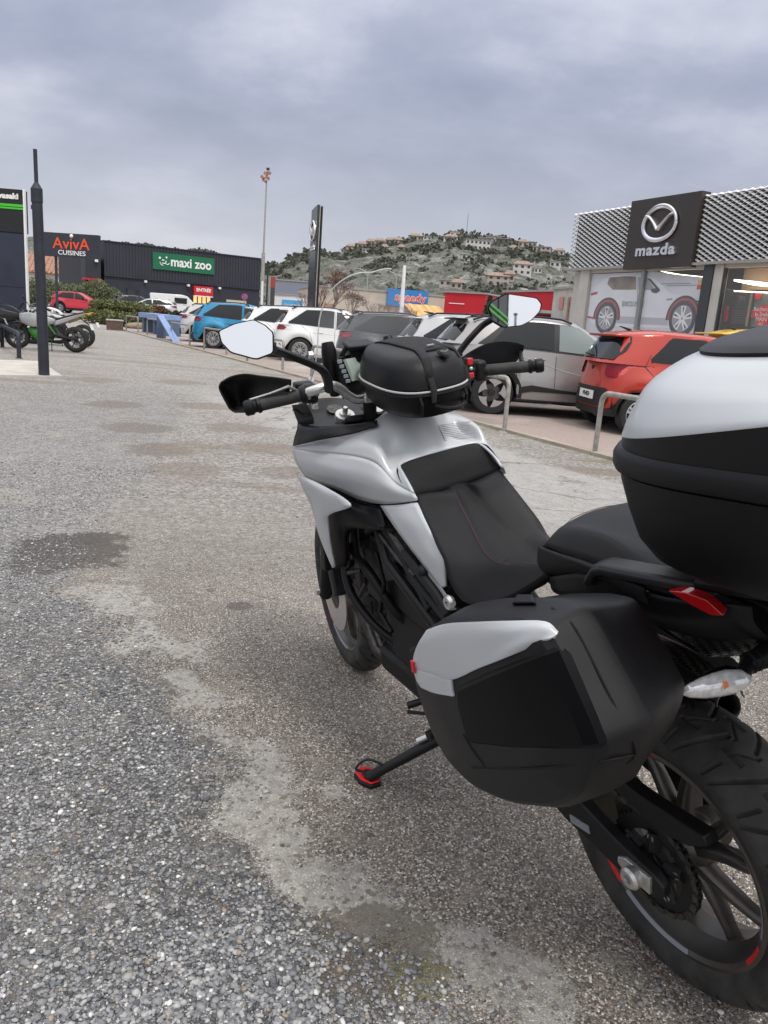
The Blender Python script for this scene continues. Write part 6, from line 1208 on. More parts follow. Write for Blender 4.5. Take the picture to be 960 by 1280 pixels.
MB().loft([[(1.258, 0.235, 1.113), (1.16, 0.225, 1.13), (1.161, 0.222, 1.102), (1.253, 0.232, 1.084)], [(1.253, 0.225, 1.063), (1.149, 0.215, 1.086), (1.163, 0.21, 1.064), (1.261, 0.22, 1.044)]]).build('air_intake', blk, bike, bevel=.003)
MB().tube([(1.248, 0.236, 1.1), (1.201, 0.228, 1.083), (1.161, 0.226, 1.093)], .003, 6).build('intake_slot', under_blk, bike)
surf([[(1.28,.20,.955), (1.28,.12,.96), (1.28,0,.96)], [(1.38,.18,.95), (1.38,.12,.955), (1.38,0,.955)], [(1.50,.14,.95), (1.51,.09,.955), (1.52,0,.955)], [(1.62,.08,.93), (1.64,.04,.935), (1.66,0,.935)], [(1.72,.02,.88), (1.73,.01,.88), (1.74,0,.88)]], 4, 4, mirror=True).build('front_fairing', blk, bike, smooth=60, solid=.006)
for sg in (1, -1):
    surf([[(1.26, sg*.235,.965), (1.36, sg*.21,.955), (1.48, sg*.16,.95), (1.62, sg*.09,.93), (1.72, sg*.02,.90)], [(1.24, sg*.235,.90), (1.36, sg*.20,.88), (1.48, sg*.15,.88), (1.60, sg*.09,.87), (1.70, sg*.03,.87)]], 3, 4).build('headlight_cowl', blk, bike, smooth=50, solid=.005)
# ---- seat
def lut_(P, x):
    if x <= P[0][0]: return P[0][1]
    for (a, b), (c_, d) in zip(P, P[1:]):
        if x <= c_: return b + (d - b) * (x - a) / (c_ - a)
    return P[-1][1]
S = [ # front -> rear: lower edge, side, stitch line, inner, centre
 [(.775,.138,.905), (.790,.10,.900), (.800,.05,.895), (.802,.02,.893), (.803,0,.893)],
 [(0.742, 0.139, 0.929), (0.728, 0.098, 0.926), (0.722, 0.038, 0.918), (.765,.02,.914), (.772,0,.915)],
 [(0.702, 0.15, 0.902), (0.691, 0.104, 0.894), (0.682, 0.046, 0.884), (.698,.02,.883), (.700,0,.885)],
 [(0.65, 0.16, 0.87), (0.632, 0.115, 0.86), (0.624, 0.056, 0.845), (.635,.03,.842), (.636,0,.843)],
 [(0.585, 0.172, 0.826), (0.564, 0.132, 0.825), (0.547, 0.078, 0.813), (.548,.04,.805), (.548,0,.806)],
 [(0.542, 0.184, 0.77), (0.498, 0.148, 0.798), (0.456, 0.1, 0.819), (.470,.05,.796), (.470,0,.795)],
 [(0.456, 0.195, 0.752), (0.394, 0.168, 0.809), (0.356, 0.12, 0.86), (.385,.06,.822), (.385,0,.821)],
 [(0.321, 0.192, 0.814), (0.287, 0.17, 0.855), (0.277, 0.13, 0.888), (.310,.07,.858), (.310,0,.858)],
 [(0.229, 0.17, 0.883), (0.22, 0.16, 0.896), (0.231, 0.13, 0.91), (.245,.07,.885), (.245,0,.886)]]
def half(rows, fx):
    """mirror the left half; fx(x) narrows the far side where the shell tucks in"""
    return [[tuple(p) for p in r] + [(p[0], -p[1] * fx(p[0]), p[2]) for p in reversed(r[:-1])] for r in rows]
seat = surf(half(S, lambda x: lut_([(.2, .9), (.35, .74), (.60, .70), (.72, .84), (.80, .92)], x)), 5, 4).build('rider_seat', vinyl, bike, smooth=60, solid=.02)
sl = crom([(0.72, 0.039, 0.921), (0.68, 0.047, 0.887), (0.622, 0.057, 0.848), (0.548, 0.077, 0.815), (0.462, 0.1, 0.819), (0.401, 0.112, 0.852)], 6)
MB().tube([(p.x, p.y, p.z + .0008) for p in sl], .0007, 5).build('seam', stitch, seat)
P = [
 [(0.23, 0.146, 0.892), (0.245, 0.1, 0.872), (.245,.04,.915), (.247,0,.915)],
 [(0.236, 0.152, 0.909), (0.247, 0.138, 0.922), (.262,.08,.935), (.266,0,.938)],
 [(0.236, 0.146, 0.945), (0.241, 0.115, 0.958), (.258,.08,.960), (.268,0,.964)],
 [(0.167, 0.162, 0.957), (0.163, 0.125, 0.993), (.205,.08,.982), (.212,0,.984)],
 [(0.066, 0.172, 0.971), (0.059, 0.135, 1.01), (.10,.08,.988), (.10,0,.990)],
 [(-.03,.170,.965), (-.04,.14,.985), (-.04,.07,.992), (-.04,0,.994)],
 [(-.13,.150,.970), (-.14,.12,.985), (-.14,.06,.990), (-.14,0,.992)]]
pil = surf(P, 4, 4, mirror=True).build('passenger_seat', vinyl, bike, smooth=60, solid=.02)
surf([[(0.235, 0.147, 0.942), (0.236, 0.152, 0.914), (0.225, 0.148, 0.896)], [(0.166, 0.163, 0.956), (0.17, 0.163, 0.931), (0.173, 0.152, 0.913)], [(0.065, 0.173, 0.97), (0.072, 0.168, 0.954), (0.086, 0.155, 0.937)], [(-.05,.168,.966), (-.05,.166,.950), (-.05,.155,.935)]], 4, 4).build('seat_skirt', vinyl, pil, smooth=60, solid=.01)
MB().tube(crom([(.245,.09,.964), (.262,.04,.968), (.262,-.04,.968), (.235,-.10,.962)], 5), .0008, 5).build('seam', stitch, pil)

MB().box((.785, -.005, .888), (.05, .24, .028)).build('seat_base', blk, bike, bevel=.004)
# ---- tail, grab rails, lights
for sg in (1, -1):
    gr = [(.075, .186, .945), (.050, .190, .978), (.030, .190, .986), (-.05, .182, .996), (-.085, .168, .996), (-.13, .125, .985)]
    secs = [[(x, sg * (y - .040), z - .002), (x, sg * (y - .034), z + .004), (x, sg * y, z), (x, sg * (y + .006), z - .010), (x, sg * (y - .002), z - .022), (x, sg * (y - .030), z - .018)] for x, y, z in gr]
    MB().loft(secs).build('grab_rail', railm, bike, smooth=40, bevel=.003)
    surf([[(.20, sg*.160,.895), (.20, sg*.155,.865), (.20, sg*.12,.84)], [(.08, sg*.168,.945), (.08, sg*.165,.90), (.06, sg*.12,.86)], [(-.08, sg*.155,.955), (-.08, sg*.150,.915), (-.10, sg*.10,.87)], [(-.20, sg*.11,.97), (-.20, sg*.10,.935), (-.20, sg*.06,.89)]], 4, 4).build('tail_panel', blk, bike, smooth=50, solid=.004)
    tlp = [V(p) for p in ((-0.097, 0.168, 0.976), (-0.129, 0.166, 0.984), (-0.163, 0.16, 0.982), (-0.186, 0.15, 0.961), (-0.165, 0.152, 0.954), (-0.136, 0.16, 0.962))]
    if sg < 0: tlp = [V((p.x, -p.y, p.z)) for p in tlp]
    MB().loft([[p + V((0, sg * .003, 0)) for p in tlp], [p + V((.01, -sg * .02, 0)) for p in tlp]]).build('tail_light', redlens, bike, smooth=40, bevel=.002)
    # indicator on its stalk
    ic = V((-.190, sg * .172, .852)); ip = MB(); secs = []; adir = V((.35, sg * 1.0, -.03)).normalized(); bdir = V((-1, sg * .35, 0)).normalized()
    IP = ((-1, .010, .006), (-.8, .019, .014), (-.4, .024, .0185), (0, .022, .0185), (.4, .018, .016), (.8, .011, .010), (1.0, .003, .003))
    for q_ in range(49):
        t = -1 + 2 * q_ / 48; w_, h_ = lut_([(a_, b_) for a_, b_, c_ in IP], t), lut_([(a_, c_) for a_, b_, c_ in IP], t); rp_k = 1 + (.035 if q_ % 2 else 0)
        o = ic + adir * (.055 * t); secs.append([o + bdir * (w_ * rp_k * cos(a) * .8) + V((0, 0, h_ * rp_k * sin(a))) for a in [2 * pi * k / 18 for k in range(18)]])
    ind = MB().loft(secs).build('indicator', lensclear, bike, smooth=60)
    MB().ball(ic + adir * -.005 + V((-.008, 0, .004)), (.011, .012, .011)).build('bulb', amber, ind)
    secs = [[o + V((-.0, 0, 0)) + bdir * (-.5 * w_) + V((0, 0, h_ * 1.02 * sin(a))) + bdir * (-abs(w_ * .5 * cos(a))) for a in [2 * pi * k / 14 for k in range(14)]] for o, w_, h_ in [(ic + adir * (.055 * t), w, h) for t, w, h in ((-1, .012, .008), (-.5, .025, .02), (0, .022, .0185), (.6, .014, .013))]]
    MB().loft(secs).build('indicator_shell', blk, bike, smooth=60)
    MB().tube([ic - adir * .04, (-.19, sg * .10, .86), (-.20, sg * .05, .875)], [.012, .013, .022], 12).build('indicator_stalk', blk, bike)
    for k in range(3): MB().lathe([(.014, 0), (.018, .002), (.014, .004)], (-.19 - .003 * k, sg * (.095 - k * .009), .861 + .002 * k), (0, sg, 0), 14).build('stalk_ring', blk, bike)
surf([[(-.12,.09,.965), (-.12,0,.97)], [(-.22,.08,.955), (-.22,0,.96)], [(-.27,.06,.90), (-.28,0,.90)], [(-.24,.05,.82), (-.25,0,.82)], [(-.27,.05,.74), (-.28,0,.74)], [(-.34,.05,.62), (-.35,0,.62)]], 4, 3, mirror=True).build('tail_piece', blk, bike, smooth=50, solid=.012)
surf([[(.36 * cos(a), y, .318 + (.362 - .06 * abs(y / .1) ** 3) * sin(a)) for y in (-.10, -.06, 0, .06, .10)] for a in [radians(30 + 8 * i) for i in range(6)]], 2, 3).build('inner_mudguard', blk, bike, smooth=50, solid=.004)
MB().box((.12, -.085, .655), (.26, .12, .07)).build('silencer_cover', under_blk, bike, bevel=.03); 
# perforated heat shields over the silencer and the silencer itself (right side)
surf([[(.20, .04,.755), (.06, .05,.765), (-.05,.05,.755), (-.09,.045,.745)], [(.21,-.02,.735), (.06,-.02,.745), (-.04,-.02,.73), (-.08,-.02,.715)], [(.22,-.08,.68), (.06,-.08,.69), (-.03,-.08,.675), (-.06,-.07,.66)]], 5, 5).build('heat_shield', meshmat, bike, smooth=60, solid=.003)
surf([[(.16, .04,.82), (.05, .05,.815), (-.07,.05,.80)], [(.16,-.02,.80), (.05,-.02,.795), (-.08,-.02,.78)], [(.16,-.10,.78), (.05,-.10,.775), (-.09,-.10,.76)]], 5, 5).build('heat_shield', meshmat, bike, smooth=60, solid=.003)
secs = []
for t, (x, y, z, a, b) in enumerate(((.62, -.10, .30, .03, .03), (.50, -.13, .33, .05, .045), (.35, -.155, .42, .062, .055), (.15, -.165, .50, .062, .055), (.07, -.165, .535, .058, .05))):
    secs.append([(x - .3 * b * sin(k), y + a * cos(k) * .8, z + b * sin(k)) for k in [2 * pi * j / 20 for j in range(20)]])
ex = MB().loft(secs).build('exhaust', blkmat, bike, smooth=50)
MB().tube([(.10, -.15, .525), (.06, -.145, .55), (.03, -.14, .562)], [.035, .032, .030], 18, caps=False).build('exhaust_tip', darksteel, ex, solid=.003)
MB().tube([(1.20, -.05, .45), (1.05, -.10, .30), (.80, -.10, .22), (.62, -.10, .30)], .024, 12).build('exhaust_pipe', darksteel, bike)

# ---- frame, engine and the dark things between
MB().tube([(1.13,.10,.93), (.90,.165,.70), (.66,.150,.56), (.52,.13,.45)], .015, 10).build('frame_tube', blkmat, bike)
MB().tube([(1.13,-.10,.93), (.90,-.165,.70), (.66,-.150,.56), (.52,-.13,.45)], .015, 10).build('frame_tube', blkmat, bike)
for sg in (1, -1):
    MB().tube([(1.08, sg*.12,.88), (.78, sg*.155,.70), (.60, sg*.165,.64)], .013, 10).build('frame_tube', blkmat, bike)
    MB().tube([(1.10, sg*.12,.72), (.90, sg*.15,.82), (.72, sg*.15,.62), (.60, sg*.15,.74)], .011, 10).build('frame_tube', blkmat, bike)
    MB().tube([(.62, sg*.155,.66), (.42, sg*.165,.70), (.15, sg*.15,.84), (-.10, sg*.11,.92)], .014, 10).build('subframe_tube', blkmat, bike)
    MB().tube([(.60, sg*.15,.56), (.30, sg*.15,.68), (.02, sg*.13,.86)], .012, 10).build('subframe_tube', blkmat, bike)
# silver frame plate under the side panel and the black bar beside it
MB().loft([[(0.698, 0.172, 0.745), (0.675, 0.172, 0.761), (0.697, 0.16, 0.75), (0.72, 0.16, 0.733)], [(0.631, 0.172, 0.717), (0.599, 0.172, 0.729), (0.62, 0.16, 0.717), (0.652, 0.16, 0.706)], [(0.584, 0.172, 0.674), (0.542, 0.172, 0.695), (0.562, 0.16, 0.682), (0.605, 0.16, 0.661)]]).build('frame_plate', silver, bike, bevel=.002)
MB().tube([(0.772, 0.175, 0.773), (0.689, 0.178, 0.741), (0.619, 0.18, 0.711), (0.572, 0.18, 0.673)], .013, 10).build('frame_tube', blkmat, bike)
MB().tube([(0.855, 0.165, 0.805), (0.759, 0.168, 0.752), (0.693, 0.168, 0.725)], .010, 10).build('frame_tube', darksteel, bike)
MB().tube([(0.948, 0.15, 0.765), (0.84, 0.155, 0.723), (0.759, 0.155, 0.703)], .009, 10).build('frame_tube', darksteel, bike)
MB().ball((0.68, 0.175, 0.749), .018).build('frame_joint', blkmat, bike)
MB().lathe([(.004, 0), (.016, 0), (.020, .008), (.016, .016), (.006, .016)], (0.555, 0.175, 0.712), (0, 1, 0), 16).build('seat_lock', steel, bike)
MB().box((0.944, 0.14, 0.647), (.07, .01, .05), Matrix.Rotation(.4, 3, 'Y')).build('control_box', blkmat, bike, bevel=.004)
MB().box((.93, 0, .60), (.40, .24, .22), Matrix.Rotation(-.1, 3, 'Y')).build('air_box', blk, bike, bevel=.03)
MB().box((.88, 0, .43), (.40, .22, .26)).build('engine_block', blkmat, bike, bevel=.03)
for ang, L_, cxx in ((-.35, .30, 1.06), (1.2, .26, .86)):
    rot = Matrix.Rotation(-ang if ang > 0 else -ang, 3, 'Y')
MB().box((1.15, 0, .52), (.20, .17, .18), Matrix.Rotation(-.15, 3, 'Y')).build('cylinder', blkmat, bike, bevel=.02)
MB().box((1.28, 0, .53), (.07, .19, .17), Matrix.Rotation(-.15, 3, 'Y')).build('cylinder_head', blkmat, bike, bevel=.02)
MB().lathe([(.02, .155), (.075, .155), (.085, .145), (.088, .11), (.088, .09)], (.80, 0, .38), (0, 1, 0), 32).build('engine_cover', blkmat, bike)
MB().lathe([(.02, .150), (.05, .150), (.058, .14), (.06, .09)], (.60, 0, .40), (0, 1, 0), 28).build('sprocket_cover', blkmat, bike)
MB().lathe([(.02, -.155), (.095, -.155), (.105, -.145), (.108, -.10)], (.80, 0, .38), (0, 1, 0), 32).build('clutch_cover', blkmat, bike)
MB().tube([(1.30,.04,.45), (1.34,.07,.36), (1.24,.08,.24), (1.05,.05,.20), (.85,-.04,.20)], .022, 12).build('exhaust_pipe', darksteel, bike)
MB().box((1.36, 0, .66), (.035, .34, .30), Matrix.Rotation(-.2, 3, 'Y')).build('radiator', blkmat, bike, bevel=.006)
MB().box((.92, 0, .24), (.55, .20, .09)).build('belly_pan', blk, bike, bevel=.02)
MB().tube(crom([(1.20,.11,.80), (1.14,.15,.66), (1.05,.15,.60), (.98,.12,.50), (.96,.06,.42)], 5), .016, 12).build('coolant_hose', blk, bike)
MB().tube(crom([(1.30,.12,.62), (1.24,.15,.50), (1.14,.14,.42), (1.06,.10,.36), (1.0,.04,.32)], 5), .014, 12).build('coolant_hose', blk, bike)
MB().tube([(1.195, 0.16, 0.566), (1.081, 0.165, 0.616), (1.06, 0.165, 0.582), (1.134, 0.16, 0.507)], .008, 10).build('cable', blk, bike)
MB().tube([(1.038, 0.13, 0.677), (0.992, 0.14, 0.592), (1.025, 0.15, 0.49), (0.961, 0.15, 0.45)], .007, 10).build('cable', blk, bike)
MB().lathe([(.014, 0), (.022, 0), (.024, .01), (.024, .03), (.015, .03)], st((1.17, .12, .60)), (-.4, .8, .2), 20).build('horn', blkmat, bike)
for sg in (1, -1):
    MB().prism([(.70, .40), (.62, .50), (.52, .56), (.42, .52), (.40, .42), (.50, .34), (.60, .33)], lambda a, b: (a, sg * .150, b), lambda a, b: (a, sg * .160, b)).build('footrest_plate', blkmat, bike, bevel=.003)
    MB().tube([(.62, sg*.16,.33), (.62, sg*.25,.325)], [.013, .015], 12).build('footrest', blkmat, bike)
MB().tube([(.80,.15,.315), (.78,.165,.27), (.84,.19,.255)], .006, 8).build('shift_lever', blkmat, bike)
MB().tube([(0.753, 0.185, 0.335), (0.769, 0.225, 0.328)], .010, 12).build('shift_peg', blk, bike)
# side stand
ft = V((0.833, 0.344, 0.106)); hd = V((.69, .12, .25)); md = hd.lerp(ft, .82)
ss = MB().tube([hd, hd.lerp(ft, .3), md, ft], [.020, .016, .014, .016], 12).build('side_stand', blkmat, bike)
MB().tube([hd + V((.0, .0, .02)), hd.lerp(ft, .35) + V((.01, .02, .02))], .008, 10).build('stand_spring', steel, ss)
MB().tube(crom([md + V((0,0,.012)), md + V((.03,.035,.03)), ft + V((.015,.03,.035)), ft + V((.0,.015,.025))], 5), .004, 6).build('stand_tang', blkmat, ss)
_Bi = bike.matrix_world.to_3x3().inverted(); up_l = (_Bi @ V((0, 0, 1))).normalized()
gx = V((1, 0, 0)); gx = (gx - up_l * gx.dot(up_l)).normalized(); gy = up_l.cross(gx); gf = V((0.855, 0.336, 0.088))
fpoly = [(.052, .006), (.03, .034), (-.012, .036), (-.045, .016), (-.042, -.016), (-.012, -.032), (.03, -.026)]
MB().prism(fpoly, lambda a, b: gf + gx * a + gy * b - up_l * .010, lambda a, b: gf + gx * a + gy * b + up_l * .002).build('stand_foot', blkmat, ss, bevel=.002)
MB().prism([(a * .92, b * .92) for a, b in fpoly], lambda a, b: gf + gx * a + gy * b + up_l * .0025, lambda a, b: gf + gx * a + gy * b + up_l * .009).build('stand_foot_cover', redm, ss, bevel=.002)
MB().prism([(a * .55 - .008, b * .6) for a, b in fpoly], lambda a, b: gf + gx * a + gy * b + up_l * .0095, lambda a, b: gf + gx * a + gy * b + up_l * .016).build('stand_foot_pad', blkmat, ss, bevel=.002)

# ---- handlebar, controls, mirrors
def grip_side(sg, ge, gi, bar_pts):
    ge, gi = V(ge), V(gi); ax = (ge - gi).normalized()
    g = MB(); prof = []
    L_ = (ge - gi).length
    for i in range(40): prof.append((.0168 + (.0009 if i % 2 else 0), L_ * i / 40))
    g.lathe([(.001, 0)] + prof + [(.0175, L_), (.001, L_)], gi, ax, 16).build('grip', rubber, bike)
    MB().lathe([(.001, -.004), (.020, -.004), (.021, .004), (.017, .008), (.017, .014), (.021, .018), (.021, .034), (.017, .040), (.001, .040)], ge - ax * .004, ax, 20).build('bar_end', blk, bike)
    MB().lathe([(.001, 0), (.023, 0), (.024, .010), (.021, .016), (.001, .016)], gi - ax * .014, ax, 18).build('grip_collar', blk, bike)
    return ge, gi, ax
lge, lgi, lax = grip_side(1, (1.046, 0.405, 1.174), (1.013, 0.295, 1.183), None)
rge, rgi, rax = grip_side(-1, (0.956, -0.415, 1.131), (1.032, -0.305, 1.133), None)
MB().tube(crom([lgi, (0.979, 0.262, 1.195), (0.978, 0.225, 1.198), (0.998, 0.19, 1.182), (1.021, 0.155, 1.151), (1.032, 0.12, 1.133), (1.045,.04,1.135), (1.03,-.04,1.132), (1.02,-.10,1.14), rgi + (rgi - rge).normalized() * .05, rgi], 5), .0128, 14).build('handlebar', steel, bike)
for p in ((1.041, 0.085, 1.118), (1.03, -.07, 1.125)):
    p = V(p); MB().tube([p + V((.02, 0, -.10)), p + V((0, 0, .012))], [.018, .020], 14).build('riser', blk, bike); MB().box(p + V((0, 0, .012)), (.05, .045, .022), SR).build('bar_clamp', steel, bike, bevel=.005)
MB().box(st((1.10, 0, 1.045)), (.12, .26, .022), SR @ Matrix.Rotation(.42, 3, 'Y')).build('triple_clamp', blkmat, bike, bevel=.008)
for y in (.105, -.105):
    fcap = V((1.148, 0.118, 1.072)) if y > 0 else st((1.14, y, 1.055))
    cp = MB().lathe([(.001, .010), (.016, .010), (.017, .004), (.028, .004), (.030, -.002), (.030, -.02)], fcap, SA, 24).build('fork_cap', steel, bike)
    MB().lathe([(.001, .028), (.006, .028), (.008, .022), (.008, .010)], fcap, SA, 12).build('adjuster', steel, cp)
MB().lathe([(.001, .01), (.020, .01), (.022, .005), (.022, -.02)], (1.074, 0.05, 1.081), SA, 20).build('ignition_lock', steel, bike)
# controls
swl = V((1.022, 0.268, 1.182))
cb = MB().box(swl, (.045, .040, .050), SR).build('switch_housing', blk, bike, bevel=.008)
for dy, dz, mm in ((.0, .012, greybtn), (.012, -.006, greybtn), (-.012, -.002, greybtn)): MB().box(swl + V((-.024, dy, dz)), (.010, .010, .012), SR).build('switch', mm, cb, bevel=.002)
MB().box(swl + V((-.018, -.004, -.034)), (.016, .016, .016), SR).build('clamp_nut', steel, bike, bevel=.003)
swr = V((1.041, -0.285, 1.136))
cb = MB().box(swr, (.048, .036, .062), SR).build('switch_housing', blk, bike, bevel=.010)
swr2 = V((1.019, -0.235, 1.154))
rs = MB().box(swr2, (.022, .022, .060), SR).build('kill_switch', blk, bike, bevel=.004)
MB().box(swr2 + V((-.012, 0, .020)), (.008, .018, .020), SR).build('red_switch', redm, rs, bevel=.003); MB().box(swr2 + V((-.012, 0, -.020)), (.008, .018, .016), SR).build('red_switch', redm, rs, bevel=.003)
MB().ball(swr2 + V((-.014, 0, 0)), .006).build('switch_button', steel, rs)
MB().tube([lgi + V((.02, -.01, .0)), (1.002, 0.33, 1.214), (1.032, 0.37, 1.2), (1.057, 0.42, 1.19)], [.007, .007, .006, .007], 10, flat=.6).build('clutch_lever', steel, bike)
MB().tube([rgi + V((.03, .0, .0)), rgi.lerp(rge, .5) + V((.05, 0, -.005)), rge + V((.045, 0, -.005))], [.007, .007, .007], 10, flat=.6).build('brake_lever', blk, bike)
for sw, cl in ((swl, 1), (swr, -1)): MB().box(sw + V((.035, 0, .012)), (.040, .050, .030), SR).build('fluid_reservoir', blk, bike, bevel=.006)
# hand guards: curved shells in front of the grips
hg = [[(0.983, 0.33, 1.232), (0.99, 0.33, 1.217), (1.008, 0.33, 1.201), (1.017, 0.335, 1.19)],
      [(0.982, 0.365, 1.248), (0.997, 0.365, 1.228), (1.011, 0.37, 1.206), (1.037, 0.37, 1.189)],
      [(0.992, 0.4, 1.257), (1.008, 0.405, 1.234), (1.057, 0.405, 1.2), (1.099, 0.405, 1.169)],
      [(0.993, 0.44, 1.269), (1.03, 0.445, 1.244), (1.074, 0.445, 1.202), (1.122, 0.44, 1.156)],
      [(1, 0.475, 1.269), (1.033, 0.485, 1.25), (1.052, 0.482, 1.214), (1.067, 0.47, 1.174)],
      [(1.023, 0.495, 1.257), (1.037, 0.5, 1.242), (1.038, 0.498, 1.219), (1.057, 0.48, 1.184)]]
hg = [[(p[0] + .05, p[1], p[2]) if i < 5 else p for p in r] for i, r in enumerate(hg)]
hgl = surf([[(0.997, 0.32, 1.231), (1.004, 0.32, 1.216), (1.022, 0.32, 1.199), (1.038, 0.32, 1.189)], [(1.038, 0.345, 1.238), (1.053, 0.345, 1.218), (1.089, 0.345, 1.193), (1.139, 0.345, 1.167)], [(1.082, 0.37, 1.243), (1.115, 0.37, 1.216), (1.166, 0.37, 1.18), (1.212, 0.375, 1.144)], [(1.121, 0.4, 1.25), (1.177, 0.4, 1.22), (1.225, 0.4, 1.175), (1.229, 0.405, 1.13)], [(1.137, 0.435, 1.248), (1.177, 0.44, 1.226), (1.193, 0.44, 1.189), (1.189, 0.432, 1.143)], [(1.131, 0.465, 1.24), (1.154, 0.468, 1.223), (1.15, 0.465, 1.199), (1.141, 0.455, 1.163)]], 4, 4).build('hand_guard', blk, bike, smooth=50, solid=.004)
hgr = surf([[(1.152, -0.3, 1.163), (1.145, -0.3, 1.151), (1.14, -0.3, 1.132), (1.134, -0.3, 1.112)], [(1.147, -0.34, 1.178), (1.146, -0.34, 1.159), (1.141, -0.34, 1.134), (1.14, -0.34, 1.109)], [(1.133, -0.38, 1.192), (1.128, -0.38, 1.168), (1.124, -0.38, 1.138), (1.123, -0.38, 1.108)], [(1.113, -0.42, 1.194), (1.108, -0.42, 1.167), (1.103, -0.42, 1.137), (1.102, -0.42, 1.11)], [(1.085, -0.46, 1.186), (1.084, -0.46, 1.164), (1.086, -0.46, 1.144), (1.088, -0.46, 1.126)], [(1.068, -0.48, 1.176), (1.07, -0.48, 1.164), (1.079, -0.48, 1.151), (1.092, -0.48, 1.137)]], 4, 4).build('hand_guard', blk, bike, smooth=50, solid=-.004)
MB().tube([(1.078, -0.47, 1.155), (1.033, -0.44, 1.134), rge], .007, 8).build('guard_stay', blk, bike)
MB().tube([(1.154, 0.43, 1.154), (1.072, 0.42, 1.163), lge], .009, 8).build('guard_stay', blk, bike)
def mirror(outline, stem, back_off, lab=None):
    pts = [V(p) for p in outline]; c_ = sum(pts, V((0, 0, 0))) / len(pts); n_ = V((0, 0, 0))
    for i in range(len(pts)): n_ += (pts[i] - c_).cross(pts[(i + 1) % len(pts)] - c_)
    n_.normalize();
    if n_.x > 0: n_ = -n_
    pts = [p - n_ * (p - c_).dot(n_) for p in pts]
    k = len(pts); sm = []
    for i in range(k):   # round the corners
        a, b, d = pts[i - 1], pts[i], pts[(i + 1) % k]
        for t in (.25, .5, .75): sm.append((b.lerp(a, .22) * (1 - t) ** 2 + b * 2 * t * (1 - t) + b.lerp(d, .22) * t * t))
    rings = []
    for s_, o_ in ((1.0, -.001), (1.045, .0), (1.05, -.006), (.99, -.018), (.78, -.032), (.4, -.040), (.05, -.042)): rings.append([c_ + (p - c_) * s_ + n_ * o_ for p in sm])
    m = MB().loft(rings, caps=True).build('mirror', blk, bike, smooth=45)
    g = MB().add([c_ + (p - c_) * .985 + n_ * .002 for p in sm], [tuple(range(len(sm)))]).build('mirror_glass', mirr, m, smooth=0, fixn=False)
    MB().tube(crom(stem, 5), [.013] * (5 * (len(stem) - 1) + 1), 12, flat=.75).build('mirror_stem', blk, m)
    return m, c_, n_
mL = mirror([(0.915, 0.508, 1.387), (0.905, 0.47, 1.398), (0.893, 0.427, 1.401), (0.883, 0.406, 1.385), (0.874, 0.393, 1.367), (0.867, 0.403, 1.322), (0.877, 0.443, 1.314), (0.899, 0.494, 1.338), (0.908, 0.508, 1.362)],
       [(0.868, 0.402, 1.33), (0.909, 0.355, 1.307), (0.909, 0.305, 1.279), (0.909, 0.27, 1.254), (0.929, 0.25, 1.224), (0.965, 0.235, 1.189)], 0)
mR = mirror([(1.064, -0.353, 1.309), (1.063, -0.368, 1.323), (1.055, -0.414, 1.339), (1.029, -0.508, 1.312), (1.024, -0.518, 1.294), (1.023, -0.51, 1.274), (1.027, -0.477, 1.251), (1.033, -0.445, 1.242), (1.045, -0.39, 1.245), (1.055, -0.363, 1.266)],
       [(1.056, -0.364, 1.275), (1.088, -0.345, 1.256), (1.096, -0.31, 1.23), (1.106, -0.285, 1.205), (1.11, -0.265, 1.18), (1.089, -0.255, 1.14)], 0)
# ---- instruments and windscreen
dsh = MB().loft([[(1.035, 0.17, 1.259), (1.13, 0.02, 1.248), (1.096, 0.03, 1.156), (1.028, 0.15, 1.16)], [V((1.035, 0.17, 1.259)) + V((.05,0,-.03)), V((1.13, 0.02, 1.248)) + V((.05,0,-.03)), V((1.096, 0.03, 1.156)) + V((.05,0,-.03)), V((1.028, 0.15, 1.16)) + V((.05,0,-.03))]]).build('dashboard', blk, bike, bevel=.006)
d0 = [V((1.03, 0.155, 1.248)), V((1.115, 0.035, 1.231)), V((1.093, 0.045, 1.171)), V((1.025, 0.14, 1.187))]
nd = (d0[1] - d0[0]).cross(d0[3] - d0[0]).normalized(); nd = nd if nd.x < 0 else -nd
MB().loft([[p + nd * .010 for p in d0], [p + nd * .002 for p in d0]]).build('display', lcd, dsh)
for i in range(5):
    t = (i + .5) / 5; a = V((1.033, 0.172, 1.251)).lerp(V((1.032, 0.152, 1.182)), t); MB().box(a + nd * .008, (.005, .013, .010), SR).build('dash_button', greybtn, dsh, bevel=.001)
# phone mount cradle on the dash
pm = V((1.059, 0.09, 1.275)); cr = MB().box(pm, (.05, .075, .014), SR @ Matrix.Rotation(-.25, 3, 'Y')).build('phone_cradle', blk, bike, bevel=.004)
MB().box(pm + V((.01, 0, -.028)), (.035, .055, .034), SR).build('cradle_body', blk, cr, bevel=.004); MB().tube([pm + V((0, .035, 0)), pm + V((.01, .055, -.03)), pm + V((.02, .05, -.06))], .007, 8).build('cradle_arm', blk, cr)
MB().tube([(1.079, 0.17, 1.294), (1.073, 0.172, 1.269), (1.09, 0.168, 1.202), (1.104, 0.155, 1.148)], [.016, .021, .021, .018], 16).build('screen_adjuster', blk, bike)
MB().tube([(1.051, 0, 1.284), (1.046, 0, 1.267), (1.034, 0, 1.241)], [.012, .017, .017], 16).build('screen_adjuster', blk, bike)
sc_l = [(1.34,.19,1.08), (1.186, 0.185, 1.196), (1.156, 0.172, 1.264), (1.157, 0.15, 1.348), (1.143, 0.125, 1.405), (1.118, 0.092, 1.441), (1.093, 0.05, 1.458), (1.10,0,1.455)]
sc_l = crom(sc_l, 4); rows = []
